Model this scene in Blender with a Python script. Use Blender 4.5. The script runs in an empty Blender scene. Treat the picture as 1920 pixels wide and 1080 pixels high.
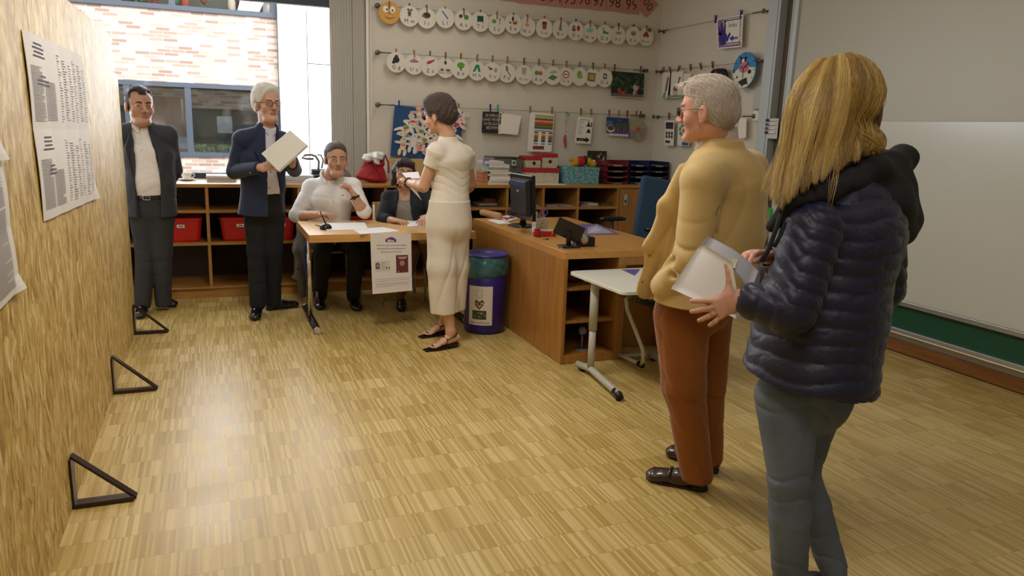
import bpy, math, random
import numpy as np
from mathutils import Vector, Matrix
random.seed(7); rng = np.random.default_rng(7)
C = bpy.context.scene.collection
SC = bpy.context.scene
sin, cos, pi = math.sin, math.cos, math.pi
V = lambda *a: np.array(a, float)

# ------------------------------------------------------------------ camera
FPX = 1395.69; PITCH, ROLL, YAW = [math.radians(a) for a in (11.9637, 1.85, 21.9948)]; H = 1.5
_fw = V(sin(YAW)*cos(PITCH), cos(YAW)*cos(PITCH), -sin(PITCH)); _rt = V(cos(YAW), -sin(YAW), 0); _up = np.cross(_rt, _fw)
RT = cos(ROLL)*_rt + sin(ROLL)*_up; UP = -sin(ROLL)*_rt + cos(ROLL)*_up; FW = _fw
FH = V(sin(YAW), cos(YAW), 0); RH = V(cos(YAW), -sin(YAW), 0); ZZ = V(0, 0, 1)
cam = bpy.data.objects.new('camera', bpy.data.cameras.new('camera')); C.objects.link(cam)
m = Matrix.Identity(4)
for i in range(3):
    m[i][0], m[i][1], m[i][2] = RT[i], UP[i], -FW[i]
m[0][3], m[1][3], m[2][3] = 0, 0, H
cam.matrix_world = m
cam.data.sensor_width = 36; cam.data.lens = FPX/1920*36; cam.data.clip_start = .05
SC.camera = cam
CAMP = V(0, 0, H)
def ray(px, py): return (px-960)/FPX*RT - (py-540)/FPX*UP + FW
def at_x(px, py, X): d = ray(px, py); return CAMP + d*(X/d[0])
def at_y(px, py, Y): d = ray(px, py); return CAMP + d*(Y/d[1])
def at_z(px, py, z=0): d = ray(px, py); return CAMP + d*((z-H)/d[2])
def J(px, py, D): d = ray(px, py); return CAMP + d*(D/(d@FH))

# ------------------------------------------------------------------ world, light, exposure
W = bpy.data.worlds.new('world'); SC.world = W; W.use_nodes = True
nt = W.node_tree; bg = nt.nodes['Background']
sky = nt.nodes.new('ShaderNodeTexSky'); sky.sky_type = 'NISHITA'; sky.sun_disc = False
sky.sun_elevation = math.radians(48); sky.sun_rotation = math.radians(150); sky.dust_density = 3; sky.air_density = 1.2
hs = nt.nodes.new('ShaderNodeHueSaturation'); hs.inputs['Saturation'].default_value = .45
nt.links.new(sky.outputs[0], hs.inputs['Color']); nt.links.new(hs.outputs[0], bg.inputs[0]); bg.inputs[1].default_value = 1.1
sun = bpy.data.objects.new('sun', bpy.data.lights.new('sun', 'SUN')); C.objects.link(sun)
sun.data.energy = 1.6; sun.data.angle = .02; sun.data.color = (1, .96, .9)
sun.rotation_euler = Vector((.35, 1, -.75)).to_track_quat('-Z', 'Y').to_euler()
def area(name, loc, direction, sx, sy, power, color=(1, 1, 1), spread=180):
    l = bpy.data.lights.new(name, 'AREA'); l.shape = 'RECTANGLE'; l.size = sx; l.size_y = sy; l.energy = power; l.color = color; l.spread = math.radians(spread)
    o = bpy.data.objects.new(name, l); C.objects.link(o); o.location = loc
    o.rotation_euler = Vector(direction).to_track_quat('-Z', 'Z').to_euler(); return o
# daylight through the back window, plus an added light before the windowless left wall
area('back_window_daylight', (-1.4, 7.42, 1.8), (0.05, -1, -.25), 4.9, 1.5, 165, (.9, .95, 1))
area('left_side_fill', (-3.9, 2.6, 1.95), (1, 0, -.12), 6.5, 1.5, 115, (.97, .98, 1))
SC.view_settings.view_transform = 'Standard'; SC.view_settings.look = 'None'; SC.view_settings.gamma = 1
SC.view_settings.use_curve_mapping = False; SC.view_settings.exposure = -0.14
SC.cycles.use_denoising = True; SC.cycles.max_bounces = 7; SC.cycles.diffuse_bounces = 4; SC.cycles.glossy_bounces = 3
SC.cycles.transmission_bounces = 6; SC.cycles.transparent_max_bounces = 8; SC.cycles.caustics_reflective = False; SC.cycles.caustics_refractive = False
SC.cycles.sample_clamp_indirect = 6

# ------------------------------------------------------------------ materials
MATS = {}
def nodemat(name):
    mt = bpy.data.materials.new(name); mt.use_nodes = True; n = mt.node_tree
    return mt, n, n.nodes['Principled BSDF']
def srgb(h):
    if isinstance(h, str):
        c = [int(h[i:i+2], 16)/255 for i in (0, 2, 4)]
    else: c = [v/255 for v in h]
    return tuple(v/12.92 if v <= .04045 else ((v+.055)/1.055)**2.4 for v in c) + (1,)
def mat(name, col=None, rough=.6, metal=0, noise=0, nscale=20, bump=0, bscale=60, coat=0, stretch=None, sheen=0, alpha=None, trans=0, sss=0, spec=.5):
    if name in MATS: return MATS[name]
    mt, n, b = nodemat(name); c = srgb(col)
    b.inputs['Base Color'].default_value = c; b.inputs['Roughness'].default_value = rough; b.inputs['Metallic'].default_value = metal
    b.inputs['Specular IOR Level'].default_value = spec
    if coat: b.inputs['Coat Weight'].default_value = coat; b.inputs['Coat Roughness'].default_value = .15
    if sheen: b.inputs['Sheen Weight'].default_value = sheen; b.inputs['Sheen Roughness'].default_value = .4
    if trans: b.inputs['Transmission Weight'].default_value = trans
    if alpha is not None: b.inputs['Alpha'].default_value = alpha
    if sss: b.inputs['Subsurface Weight'].default_value = sss; b.inputs['Subsurface Radius'].default_value = (.02, .008, .004); b.inputs['Subsurface Scale'].default_value = .4
    tc = n.nodes.new('ShaderNodeTexCoord'); mp = n.nodes.new('ShaderNodeMapping'); n.links.new(tc.outputs['Object'], mp.inputs[0])
    if stretch: mp.inputs['Scale'].default_value = stretch
    if noise:
        tx = n.nodes.new('ShaderNodeTexNoise'); tx.inputs['Scale'].default_value = nscale; tx.inputs['Detail'].default_value = 4
        n.links.new(mp.outputs[0], tx.inputs[0])
        cr = n.nodes.new('ShaderNodeValToRGB'); cr.color_ramp.elements[0].position = .3; cr.color_ramp.elements[1].position = .7
        cr.color_ramp.elements[0].color = tuple(max(0, v*(1-noise)) for v in c[:3])+(1,); cr.color_ramp.elements[1].color = tuple(min(1, v*(1+noise)) for v in c[:3])+(1,)
        n.links.new(tx.outputs[0], cr.inputs[0]); n.links.new(cr.outputs[0], b.inputs['Base Color'])
    if bump:
        tb = n.nodes.new('ShaderNodeTexNoise'); tb.inputs['Scale'].default_value = bscale; tb.inputs['Detail'].default_value = 3
        n.links.new(mp.outputs[0], tb.inputs[0]); bu = n.nodes.new('ShaderNodeBump'); bu.inputs['Strength'].default_value = bump; bu.inputs['Distance'].default_value = .01
        n.links.new(tb.outputs[0], bu.inputs['Height']); n.links.new(bu.outputs[0], b.inputs['Normal'])
    MATS[name] = mt; return mt
def wood(name, c1, c2, rough=.35, axis=2, scale=1.0, coat=.2):
    mt, n, b = nodemat(name); tc = n.nodes.new('ShaderNodeTexCoord'); mp = n.nodes.new('ShaderNodeMapping'); n.links.new(tc.outputs['Object'], mp.inputs[0])
    s = [22*scale]*3; s[axis] = 1.3*scale; mp.inputs['Scale'].default_value = s
    t1 = n.nodes.new('ShaderNodeTexNoise'); t1.inputs['Scale'].default_value = 1.5; t1.inputs['Detail'].default_value = 6; t1.inputs['Distortion'].default_value = .6
    n.links.new(mp.outputs[0], t1.inputs[0])
    cr = n.nodes.new('ShaderNodeValToRGB'); cr.color_ramp.elements[0].position = .32; cr.color_ramp.elements[1].position = .68
    cr.color_ramp.elements[0].color = srgb(c1); cr.color_ramp.elements[1].color = srgb(c2)
    n.links.new(t1.outputs[0], cr.inputs[0]); n.links.new(cr.outputs[0], b.inputs['Base Color'])
    b.inputs['Roughness'].default_value = rough; b.inputs['Coat Weight'].default_value = coat; b.inputs['Coat Roughness'].default_value = .25
    MATS[name] = mt; return mt
def mathn(n, op, a, b=None):
    x = n.nodes.new('ShaderNodeMath'); x.operation = op
    for i, v in enumerate((a, b)):
        if v is None: continue
        if isinstance(v, (int, float)): x.inputs[i].default_value = v
        else: n.links.new(v, x.inputs[i])
    return x.outputs[0]
def floor_mat():
    mt, n, b = nodemat('parquet'); tc = n.nodes.new('ShaderNodeTexCoord'); sp = n.nodes.new('ShaderNodeSeparateXYZ'); n.links.new(tc.outputs['Object'], sp.inputs[0])
    X, Y = sp.outputs[0], sp.outputs[1]
    rowf = mathn(n, 'DIVIDE', Y, .165); row = mathn(n, 'FLOOR', rowf)
    st = mathn(n, 'FLOOR', mathn(n, 'DIVIDE', X, .0095))
    cb = n.nodes.new('ShaderNodeCombineXYZ'); n.links.new(st, cb.inputs[0]); n.links.new(row, cb.inputs[1])
    wn = n.nodes.new('ShaderNodeTexWhiteNoise'); wn.noise_dimensions = '2D'; n.links.new(cb.outputs[0], wn.inputs[0])
    blk = mathn(n, 'FLOOR', mathn(n, 'DIVIDE', X, .16)); cb2 = n.nodes.new('ShaderNodeCombineXYZ'); n.links.new(blk, cb2.inputs[0]); n.links.new(row, cb2.inputs[1])
    wn2 = n.nodes.new('ShaderNodeTexWhiteNoise'); wn2.noise_dimensions = '2D'; n.links.new(cb2.outputs[0], wn2.inputs[0])
    tn = n.nodes.new('ShaderNodeTexNoise'); tn.inputs['Scale'].default_value = 1.3; tn.inputs['Detail'].default_value = 3; n.links.new(tc.outputs['Object'], tn.inputs[0])
    v = mathn(n, 'ADD', mathn(n, 'ADD', mathn(n, 'MULTIPLY', wn.outputs[0], .46), .16), mathn(n, 'ADD', mathn(n, 'MULTIPLY', wn2.outputs[0], .16), mathn(n, 'MULTIPLY', tn.outputs[0], .22)))
    cr = n.nodes.new('ShaderNodeValToRGB'); e = cr.color_ramp.elements
    e[0].position = .1; e[0].color = srgb('94763A'); e[1].position = .95; e[1].color = srgb('D8C288')
    x = e.new(.4); x.color = srgb('AE9450'); x = e.new(.65); x.color = srgb('C2A868')
    n.links.new(v, cr.inputs[0])
    fr = mathn(n, 'FRACT', rowf); jl = mathn(n, 'LESS_THAN', fr, .018)
    fx = mathn(n, 'FRACT', mathn(n, 'DIVIDE', X, .0095)); jx = mathn(n, 'LESS_THAN', fx, .07)
    jj = mathn(n, 'MAXIMUM', mathn(n, 'MULTIPLY', jl, .3), mathn(n, 'MULTIPLY', jx, .22))
    mx = n.nodes.new('ShaderNodeMix'); mx.data_type = 'RGBA'; n.links.new(jj, mx.inputs[0]); n.links.new(cr.outputs[0], mx.inputs[6]); mx.inputs[7].default_value = srgb('6A4A22')
    n.links.new(mx.outputs[2], b.inputs['Base Color'])
    b.inputs['Roughness'].default_value = .36; b.inputs['Specular IOR Level'].default_value = .5
    nr = n.nodes.new('ShaderNodeTexNoise'); nr.inputs['Scale'].default_value = 3; n.links.new(tc.outputs['Object'], nr.inputs[0])
    n.links.new(mathn(n, 'ADD', mathn(n, 'MULTIPLY', nr.outputs[0], .12), mathn(n, 'ADD', mathn(n, 'MULTIPLY', wn.outputs[0], .08), .27)), b.inputs['Roughness'])
    return mt
def osb_mat():
    mt, n, b = nodemat('oriented_strand_board'); tc = n.nodes.new('ShaderNodeTexCoord')
    ns = n.nodes.new('ShaderNodeTexNoise'); ns.inputs['Scale'].default_value = 4; ns.inputs['Detail'].default_value = 2; n.links.new(tc.outputs['Object'], ns.inputs[0])
    va = n.nodes.new('ShaderNodeVectorMath'); va.operation = 'MULTIPLY_ADD'; n.links.new(ns.outputs['Color'], va.inputs[0]); va.inputs[1].default_value = (.16, .16, .16); n.links.new(tc.outputs['Object'], va.inputs[2])
    outs = []
    for sc, sv, rot in ((1, (30, 52, 14), .16), (1, (30, 38, 11), -.4), (1, (30, 90, 24), .7)):
        mp = n.nodes.new('ShaderNodeMapping'); mp.inputs['Scale'].default_value = sv; mp.inputs['Rotation'].default_value = (rot, 0, 0); n.links.new(va.outputs[0], mp.inputs[0])
        vo = n.nodes.new('ShaderNodeTexVoronoi'); vo.inputs['Scale'].default_value = sc; n.links.new(mp.outputs[0], vo.inputs[0]); outs.append(vo)
    sep = []
    for vo in outs:
        s = n.nodes.new('ShaderNodeSeparateColor'); n.links.new(vo.outputs['Color'], s.inputs[0]); sep.append(s.outputs[0])
    nf = n.nodes.new('ShaderNodeTexNoise'); nf.inputs['Scale'].default_value = 1; nf.inputs['Detail'].default_value = 6
    mpf = n.nodes.new('ShaderNodeMapping'); mpf.inputs['Scale'].default_value = (60, 130, 18); n.links.new(va.outputs[0], mpf.inputs[0]); n.links.new(mpf.outputs[0], nf.inputs[0])
    v = mathn(n, 'ADD', mathn(n, 'ADD', mathn(n, 'MULTIPLY', sep[0], .36), mathn(n, 'MULTIPLY', sep[1], .30)), mathn(n, 'ADD', mathn(n, 'MULTIPLY', sep[2], .26), mathn(n, 'MULTIPLY', nf.outputs[0], .22)))
    cr = n.nodes.new('ShaderNodeValToRGB'); e = cr.color_ramp.elements; e[0].position = .22; e[0].color = srgb('8C6C30'); e[1].position = .9; e[1].color = srgb('DEC88E')
    x = e.new(.42); x.color = srgb('B08F4A'); x = e.new(.62); x.color = srgb('C3A55F')
    n.links.new(v, cr.inputs[0]); n.links.new(cr.outputs[0], b.inputs['Base Color']); b.inputs['Roughness'].default_value = .55
    bu = n.nodes.new('ShaderNodeBump'); bu.inputs['Strength'].default_value = .25; bu.inputs['Distance'].default_value = .004; n.links.new(v, bu.inputs['Height']); n.links.new(bu.outputs[0], b.inputs['Normal'])
    return mt
def brick_mat():
    mt, n, b = nodemat('pale_brick'); tc = n.nodes.new('ShaderNodeTexCoord'); sp = n.nodes.new('ShaderNodeSeparateXYZ'); n.links.new(tc.outputs['Object'], sp.inputs[0])
    cb = n.nodes.new('ShaderNodeCombineXYZ'); n.links.new(sp.outputs[0], cb.inputs[0]); n.links.new(sp.outputs[2], cb.inputs[1])
    br = n.nodes.new('ShaderNodeTexBrick'); n.links.new(cb.outputs[0], br.inputs[0]); br.inputs['Scale'].default_value = 1
    br.inputs['Brick Width'].default_value = .2; br.inputs['Row Height'].default_value = .052; br.inputs['Mortar Size'].default_value = .005
    br.inputs['Color1'].default_value = srgb('7A6256'); br.inputs['Color2'].default_value = srgb('BCADA2'); br.inputs['Mortar'].default_value = srgb('B0A89E'); br.inputs['Bias'].default_value = .1
    n.links.new(br.outputs[0], b.inputs['Base Color']); b.inputs['Roughness'].default_value = .9; return mt
M_FLOOR = floor_mat(); M_OSB = osb_mat(); M_BRICK = brick_mat()
M_WALL = mat('wall_paint', 'D9D3C6', .85, noise=.02, nscale=3)
M_CEIL = mat('ceiling_paint', 'E8E6E0', .9)
M_OAK = wood('oak_veneer', '9C6E34', 'B88746', axis=0)
M_DESK = wood('desk_veneer', '94632A', 'AB7838', axis=2)
M_BEECH = wood('beech_top', 'D2A76C', 'E3BE86', axis=0)
M_BEECHE = wood('beech_edge', 'BC8B4A', 'CFA05C', axis=0)
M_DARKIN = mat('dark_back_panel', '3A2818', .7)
M_WHITE = mat('white_paper', 'EFEDE8', .7)
M_ALU = mat('aluminium', 'C3C8CC', .35, .9)
M_CHROME = mat('chrome', 'D8D8D8', .12, 1)
M_BLACK = mat('black_plastic', '101012', .35)
M_GREYM = mat('grey_painted_metal', 'B5B3A8', .4)
M_RED = mat('red_plastic', 'C8201E', .4)
def P(col, rough=.65): return mat('print_'+col.lower(), col, rough)

# ------------------------------------------------------------------ mesh builder
def unit(v): v = np.asarray(v, float); return v/max(np.linalg.norm(v), 1e-9)
class MB:
    def __init__(s): s.v = []; s.f = []; s.m = []; s.mats = []; s.c = 0; s.smooth = []; s.sm = False
    def use(s, m):
        if m not in s.mats: s.mats.append(m)
        s.c = s.mats.index(m); return s
    def add(s, vs, fs):
        o = len(s.v); s.v += [tuple(map(float, p)) for p in vs]; s.f += [tuple(i+o for i in f) for f in fs]; s.m += [s.c]*len(fs); s.smooth += [s.sm]*len(fs); return s
    def box(s, x0, x1, y0, y1, z0, z1): return s.obox(((x0+x1)/2, (y0+y1)/2, (z0+z1)/2), (abs(x1-x0)/2, abs(y1-y0)/2, abs(z1-z0)/2))
    def obox(s, c, h, ax=((1, 0, 0), (0, 1, 0), (0, 0, 1)), taper=1.0):
        c = np.array(c, float); A = [np.array(a, float) for a in ax]; vs = []
        for k in (-1, 1):
            t = taper if k < 0 else 1
            for i, j in ((-1, -1), (1, -1), (1, 1), (-1, 1)): vs.append(c+A[0]*h[0]*i*t+A[1]*h[1]*j*t+A[2]*h[2]*k)
        return s.add(vs, [(3, 2, 1, 0), (4, 5, 6, 7), (0, 1, 5, 4), (1, 2, 6, 5), (2, 3, 7, 6), (3, 0, 4, 7)])
    def tube(s, pts, r, n=10, cap=True):
        pts = [np.array(p, float) for p in pts]; r = [r]*len(pts) if isinstance(r, (int, float)) else r
        o = len(s.v); up = V(0, 0, 1)
        t0 = unit(pts[1]-pts[0]); a = np.cross(t0, up if abs(t0[2]) < .9 else V(1, 0, 0)); a = unit(a)
        vs = []
        for i, p in enumerate(pts):
            t = unit(pts[min(i+1, len(pts)-1)]-pts[max(i-1, 0)]); a = unit(a-t*(a@t)); b = np.cross(t, a)
            for k in range(n):
                g = 2*pi*k/n; vs.append(p+r[i]*(a*cos(g)+b*sin(g)))
        fs = [(i*n+k, i*n+(k+1) % n, (i+1)*n+(k+1) % n, (i+1)*n+k) for i in range(len(pts)-1) for k in range(n)]
        old = s.sm; s.sm = True; s.add(vs, fs); s.sm = old
        if cap:
            s.f.append(tuple(o+k for k in reversed(range(n)))); s.f.append(tuple(o+(len(pts)-1)*n+k for k in range(n))); s.m += [s.c]*2; s.smooth += [False]*2
        return s
    def lathe(s, c, prof, n=24, ax=((1, 0, 0), (0, 1, 0), (0, 0, 1)), smooth=True):
        c = np.array(c, float); A = [np.array(a, float) for a in ax]; vs = []
        for r, h in prof:
            for k in range(n): g = 2*pi*k/n; vs.append(c+A[0]*r*cos(g)+A[1]*r*sin(g)+A[2]*h)
        fs = [(i*n+k, i*n+(k+1) % n, (i+1)*n+(k+1) % n, (i+1)*n+k) for i in range(len(prof)-1) for k in range(n)]
        fs += [tuple(reversed(range(n))), tuple((len(prof)-1)*n+k for k in range(n))]
        old = s.sm; s.sm = smooth; s.add(vs, fs); s.sm = old; return s
    def poly(s, pts, th, nrm):
        pts = [np.array(p, float) for p in pts]; nrm = np.array(nrm, float)*th; n = len(pts)
        ar = sum(np.cross(pts[i]-pts[0], pts[(i+1) % n]-pts[0]) for i in range(1, n-1))
        if ar@nrm < 0: pts = pts[::-1]
        vs = [p+nrm for p in pts]+pts
        return s.add(vs, [tuple(range(n)), tuple(range(2*n-1, n-1, -1))]+[(i, n+i, n+(i+1) % n, (i+1) % n) for i in range(n)])
    def ball(s, c, r, n=12, ax=((1, 0, 0), (0, 1, 0), (0, 0, 1))):
        r = (r, r, r) if isinstance(r, (int, float)) else r; c = np.array(c, float); A = [np.array(a, float) for a in ax]; m = n//2; vs = []
        for i in range(1, m):
            t = pi*i/m
            for k in range(n): g = 2*pi*k/n; vs.append(c+A[0]*r[0]*sin(t)*cos(g)+A[1]*r[1]*sin(t)*sin(g)-A[2]*r[2]*cos(t))
        b = len(vs); vs += [c-A[2]*r[2], c+A[2]*r[2]]
        fs = [(i*n+k, i*n+(k+1) % n, (i+1)*n+(k+1) % n, (i+1)*n+k) for i in range(m-2) for k in range(n)]
        fs += [(b, (k+1) % n, k) for k in range(n)]+[(b+1, (m-2)*n+k, (m-2)*n+(k+1) % n) for k in range(n)]
        old = s.sm; s.sm = True; s.add(vs, fs); s.sm = old; return s
    def build(s, name, mats=None, parent=None, loc=None, bevel=0, bseg=2):
        if not s.v: return None
        me = bpy.data.meshes.new(name); o = bpy.data.objects.new(name, me)
        off = np.zeros(3)
        if parent is not None: off = WL[parent.name]
        if parent is None and loc is not None: off = np.array(loc, float)
        vv = np.array(s.v)-off
        me.from_pydata([tuple(p) for p in vv], [], s.f)
        ms = s.mats if s.mats else (mats if isinstance(mats, list) else [mats])
        for x in ms: me.materials.append(x)
        me.polygons.foreach_set('material_index', s.m); me.polygons.foreach_set('use_smooth', s.smooth); me.update()
        C.objects.link(o)
        if parent is not None: o.parent = parent; WL[o.name] = off
        else: o.location = off; WL[o.name] = off
        if bevel:
            b = o.modifiers.new('bevel', 'BEVEL'); b.width = bevel; b.segments = bseg; b.limit_method = 'ANGLE'; b.angle_limit = .7
        return o
WL = {}
def empty(name, loc, label=None, cat=None, group=None):
    o = bpy.data.objects.new(name, None); C.objects.link(o); o.location = loc; WL[o.name] = np.array(loc, float); o.empty_display_size = .1
    if label: tag(o, label, cat, group)
    return o
def tag(o, label, cat, group=None, kind=None):
    if label: o['label'] = label
    if cat: o['category'] = cat
    if group: o['group'] = group
    if kind: o['kind'] = kind
    return o
def struct(o): o['kind'] = 'structure'; return o
class Flat:
    """a small drawing plane standing in the place: origin, right, up, outward normal"""
    def __init__(s, o, u, v, n=None): s.o = np.array(o, float); s.u = np.array(u, float); s.v = np.array(v, float); s.n = unit(np.cross(s.u, s.v)) if n is None else np.array(n, float)
    def p(s, u, v, h=0): return s.o+s.u*u+s.v*v+s.n*h
    def rect(s, mb, u0, v0, u1, v1, h=.001, th=.0005): return mb.poly([s.p(u0, v0, h), s.p(u1, v0, h), s.p(u1, v1, h), s.p(u0, v1, h)], th, s.n)
    def pol(s, mb, pts, h=.001, th=.0005): return mb.poly([s.p(a, b, h) for a, b in pts], th, s.n)
    def ell(s, mb, u, v, ru, rv=None, h=.001, th=.0005, n=16, rot=0):
        rv = ru if rv is None else rv
        return s.pol(mb, [(u+ru*cos(g)*cos(rot)-rv*sin(g)*sin(rot), v+ru*cos(g)*sin(rot)+rv*sin(g)*cos(rot)) for g in [2*pi*k/n for k in range(n)]], h, th)
    def text(s, mb, txt, u, v, size, h=.0012, align='CENTER', spacing=1, bold=0, rot=0, xs=1):
        vs, fs = text_mesh(txt, align, spacing, bold); cr, sr = cos(rot), sin(rot)
        out = []
        for x, y in vs:
            x = x*size*xs; y = y*size; out.append(s.p(u+x*cr-y*sr, v+x*sr+y*cr, h))
        return mb.add(out, fs)
_TX = {}
def text_mesh(t, align='CENTER', spacing=1, bold=0):
    k = (t, align, spacing, bold)
    if k not in _TX:
        cu = bpy.data.curves.new('t', 'FONT'); cu.body = t; cu.align_x = align; cu.align_y = 'CENTER'; cu.size = 1; cu.space_character = spacing; cu.resolution_u = 2; cu.offset = bold
        o = bpy.data.objects.new('t', cu); C.objects.link(o); dg = bpy.context.evaluated_depsgraph_get(); me = bpy.data.meshes.new_from_object(o.evaluated_get(dg))
        _TX[k] = ([(p.co.x, p.co.y) for p in me.vertices], [tuple(f.vertices) for f in me.polygons])
        bpy.data.objects.remove(o); bpy.data.curves.remove(cu); bpy.data.meshes.remove(me)
    return _TX[k]
# ------------------------------------------------------------------ implicit-surface modelling (one continuous skin per mesh)
def ecap(a, b, ra, rb, side=None, fl=1.0, fb=None, capf=1.0):
    """tapered rounded limb from a to b; radius along `side` is ra..rb, across it ra*fl..rb*fb"""
    a = np.array(a, float); b = np.array(b, float); fb = fl if fb is None else fb
    ax = b-a; L = max(np.linalg.norm(ax), 1e-6); ax = ax/L
    s = V(1, 0, 0) if side is None else np.array(side, float)
    if abs(unit(s)@ax) > .95: s = V(0, 1, 0) if abs(ax[1]) < .9 else V(0, 0, 1)
    u = unit(s-ax*(s@ax)); v = np.cross(ax, u)
    R = max(ra, rb, ra*fl, rb*fb)
    def f(x, y, z):
        x = x-a[0]; y = y-a[1]; z = z-a[2]
        t = x*ax[0]+y*ax[1]+z*ax[2]; tc = np.clip(t, 0, L); al = t-tc; k = tc/L
        du = x*u[0]+y*u[1]+z*u[2]; dv = x*v[0]+y*v[1]+z*v[2]
        ru = ra+(rb-ra)*k; rv = ra*fl+(rb*fb-ra*fl)*k; rm = np.minimum(ru, rv)
        q = np.sqrt((du/ru)**2+(dv/rv)**2+(al/(rm*capf))**2); return (q-1)*rm
    return f, np.minimum(a, b)-R, np.maximum(a, b)+R
def ell(c, r, ax=((1, 0, 0), (0, 1, 0), (0, 0, 1))):
    c = np.array(c, float); A = [np.array(k, float) for k in ax]; R = max(r)
    def f(x, y, z):
        x = x-c[0]; y = y-c[1]; z = z-c[2]; q = 0
        for k in range(3): q = q+((x*A[k][0]+y*A[k][1]+z*A[k][2])/r[k])**2
        return (np.sqrt(q)-1)*min(r)
    return f, c-R, c+R
def rbox(c, h, ax=((1, 0, 0), (0, 1, 0), (0, 0, 1)), rad=.01):
    c = np.array(c, float); A = [np.array(k, float) for k in ax]; R = float(np.linalg.norm(h))
    def f(x, y, z):
        x = x-c[0]; y = y-c[1]; z = z-c[2]; o = 0; mx_ = -1e9
        for k in range(3):
            d = np.abs(x*A[k][0]+y*A[k][1]+z*A[k][2])-h[k]+rad; o = o+np.maximum(d, 0)**2; mx_ = np.maximum(mx_, d)
        return np.sqrt(o)+np.minimum(mx_, 0)-rad
    return f, c-R, c+R
def add(p, k=.0): return ('add', p, k)
def sub(p, k=.0): return ('sub', p, k)
def cut(p0, n, lo=None, hi=None): return ('cut', (np.array(p0, float), unit(n)), (lo, hi))
class SDF:
    def __init__(s, vox=.006): s.ops = []; s.vox = vox; s.dsp = []
    def add(s, p, k=0): s.ops.append(('add', p, k)); return s
    def sub(s, p, k=0): s.ops.append(('sub', p, k)); return s
    def cut(s, p0, n): s.ops.append(cut(p0, n)); return s
    def disp(s, fn, band=.03): s.ops.append(('disp', fn, band)); return s
    def mesh(s):
        h = s.vox; lo = np.min([o[1][1] for o in s.ops if o[0] == 'add'], 0)-3*h; hi = np.max([o[1][2] for o in s.ops if o[0] == 'add'], 0)+3*h
        n = np.ceil((hi-lo)/h).astype(int)+1; X = [(lo[i]+h*np.arange(n[i])).astype(np.float32) for i in range(3)]
        D = np.full(n, .12, np.float32)
        for o in s.ops:
            if o[0] in ('add', 'sub'):
                f, l, u = o[1]; k = o[2]; mg = k+3*h
                i0 = np.maximum(((l-mg-lo)/h).astype(int), 0); i1 = np.minimum(((u+mg-lo)/h).astype(int)+2, n)
                if np.any(i1 <= i0): continue
                sl = tuple(slice(i0[j], i1[j]) for j in range(3))
                d = f(X[0][sl[0]][:, None, None], X[1][sl[1]][None, :, None], X[2][sl[2]][None, None, :]).astype(np.float32); c = D[sl]
                if o[0] == 'sub': d = -d
                if k > 0:
                    if o[0] == 'add': t = np.maximum(k-np.abs(c-d), 0)/k; D[sl] = np.minimum(c, d)-t*t*k*.25
                    else: t = np.maximum(k-np.abs(c-d), 0)/k; D[sl] = np.maximum(c, d)+t*t*k*.25
                else: D[sl] = np.minimum(c, d) if o[0] == 'add' else np.maximum(c, d)
            elif o[0] == 'cut':
                p0, nn = o[1]; lo_, hi_ = o[2] if o[2] else (None, None)
                sl = [slice(0, n[j]) for j in range(3)]
                if lo_ is not None:
                    for j in range(3): sl[j] = slice(int(np.clip((lo_[j]-lo[j])/h, 0, n[j])), int(np.clip((hi_[j]-lo[j])/h+1, 0, n[j])))
                sl = tuple(sl)
                d = (X[0][sl[0]][:, None, None]-p0[0])*nn[0]+(X[1][sl[1]][None, :, None]-p0[1])*nn[1]+(X[2][sl[2]][None, None, :]-p0[2])*nn[2]
                D[sl] = np.maximum(D[sl], d.astype(np.float32))
            elif o[0] == 'disp':
                m_ = np.abs(D) < o[2]; ii = np.nonzero(m_); D[ii] += o[1](X[0][ii[0]], X[1][ii[1]], X[2][ii[2]]).astype(np.float32)
        S = D < 0
        A = S[:-1, :-1, :-1].astype(np.int8)
        cnt = sum(S[a:n[0]-1+a, b:n[1]-1+b, c:n[2]-1+c].astype(np.int8) for a in (0, 1) for b in (0, 1) for c in (0, 1))
        ci, cj, ck = np.nonzero((cnt > 0) & (cnt < 8)); N = len(ci); acc = np.zeros((N, 3)); w = np.zeros(N)
        idx = np.full(cnt.shape, -1, np.int32); idx[ci, cj, ck] = np.arange(N)
        for axis in range(3):
            o1, o2 = [k for k in range(3) if k != axis]
            for a in (0, 1):
                for b in (0, 1):
                    off = [0, 0, 0]; off[o1] = a; off[o2] = b; off2 = list(off); off2[axis] = 1
                    d0 = D[ci+off[0], cj+off[1], ck+off[2]]; d1 = D[ci+off2[0], cj+off2[1], ck+off2[2]]; m_ = (d0 < 0) != (d1 < 0)
                    t = np.where(m_, d0/np.where(m_, d0-d1, 1), 0); pt = np.zeros((N, 3)); pt[:] = off; pt[:, axis] = t
                    acc += pt*m_[:, None]; w += m_
        vs = lo+h*(np.stack([ci, cj, ck], 1)+acc/w[:, None]); fs = []
        for axis in range(3):
            o1, o2 = [(1, 2), (2, 0), (0, 1)][axis]
            s0 = [slice(None)]*3; s1 = [slice(None)]*3; s0[axis] = slice(0, -1); s1[axis] = slice(1, None)
            cr = S[tuple(s0)] != S[tuple(s1)]; e = np.stack(np.nonzero(cr), 1); e = e[(e[:, o1] > 0) & (e[:, o2] > 0)]
            q = []
            for a, b in ((-1, -1), (0, -1), (0, 0), (-1, 0)):
                g = e.copy(); g[:, o1] += a; g[:, o2] += b; q.append(idx[g[:, 0], g[:, 1], g[:, 2]])
            q = np.stack(q, 1); fl = S[e[:, 0], e[:, 1], e[:, 2]]; q[~fl] = q[~fl][:, ::-1]; fs.append(q)
        return vs, np.concatenate(fs)
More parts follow.
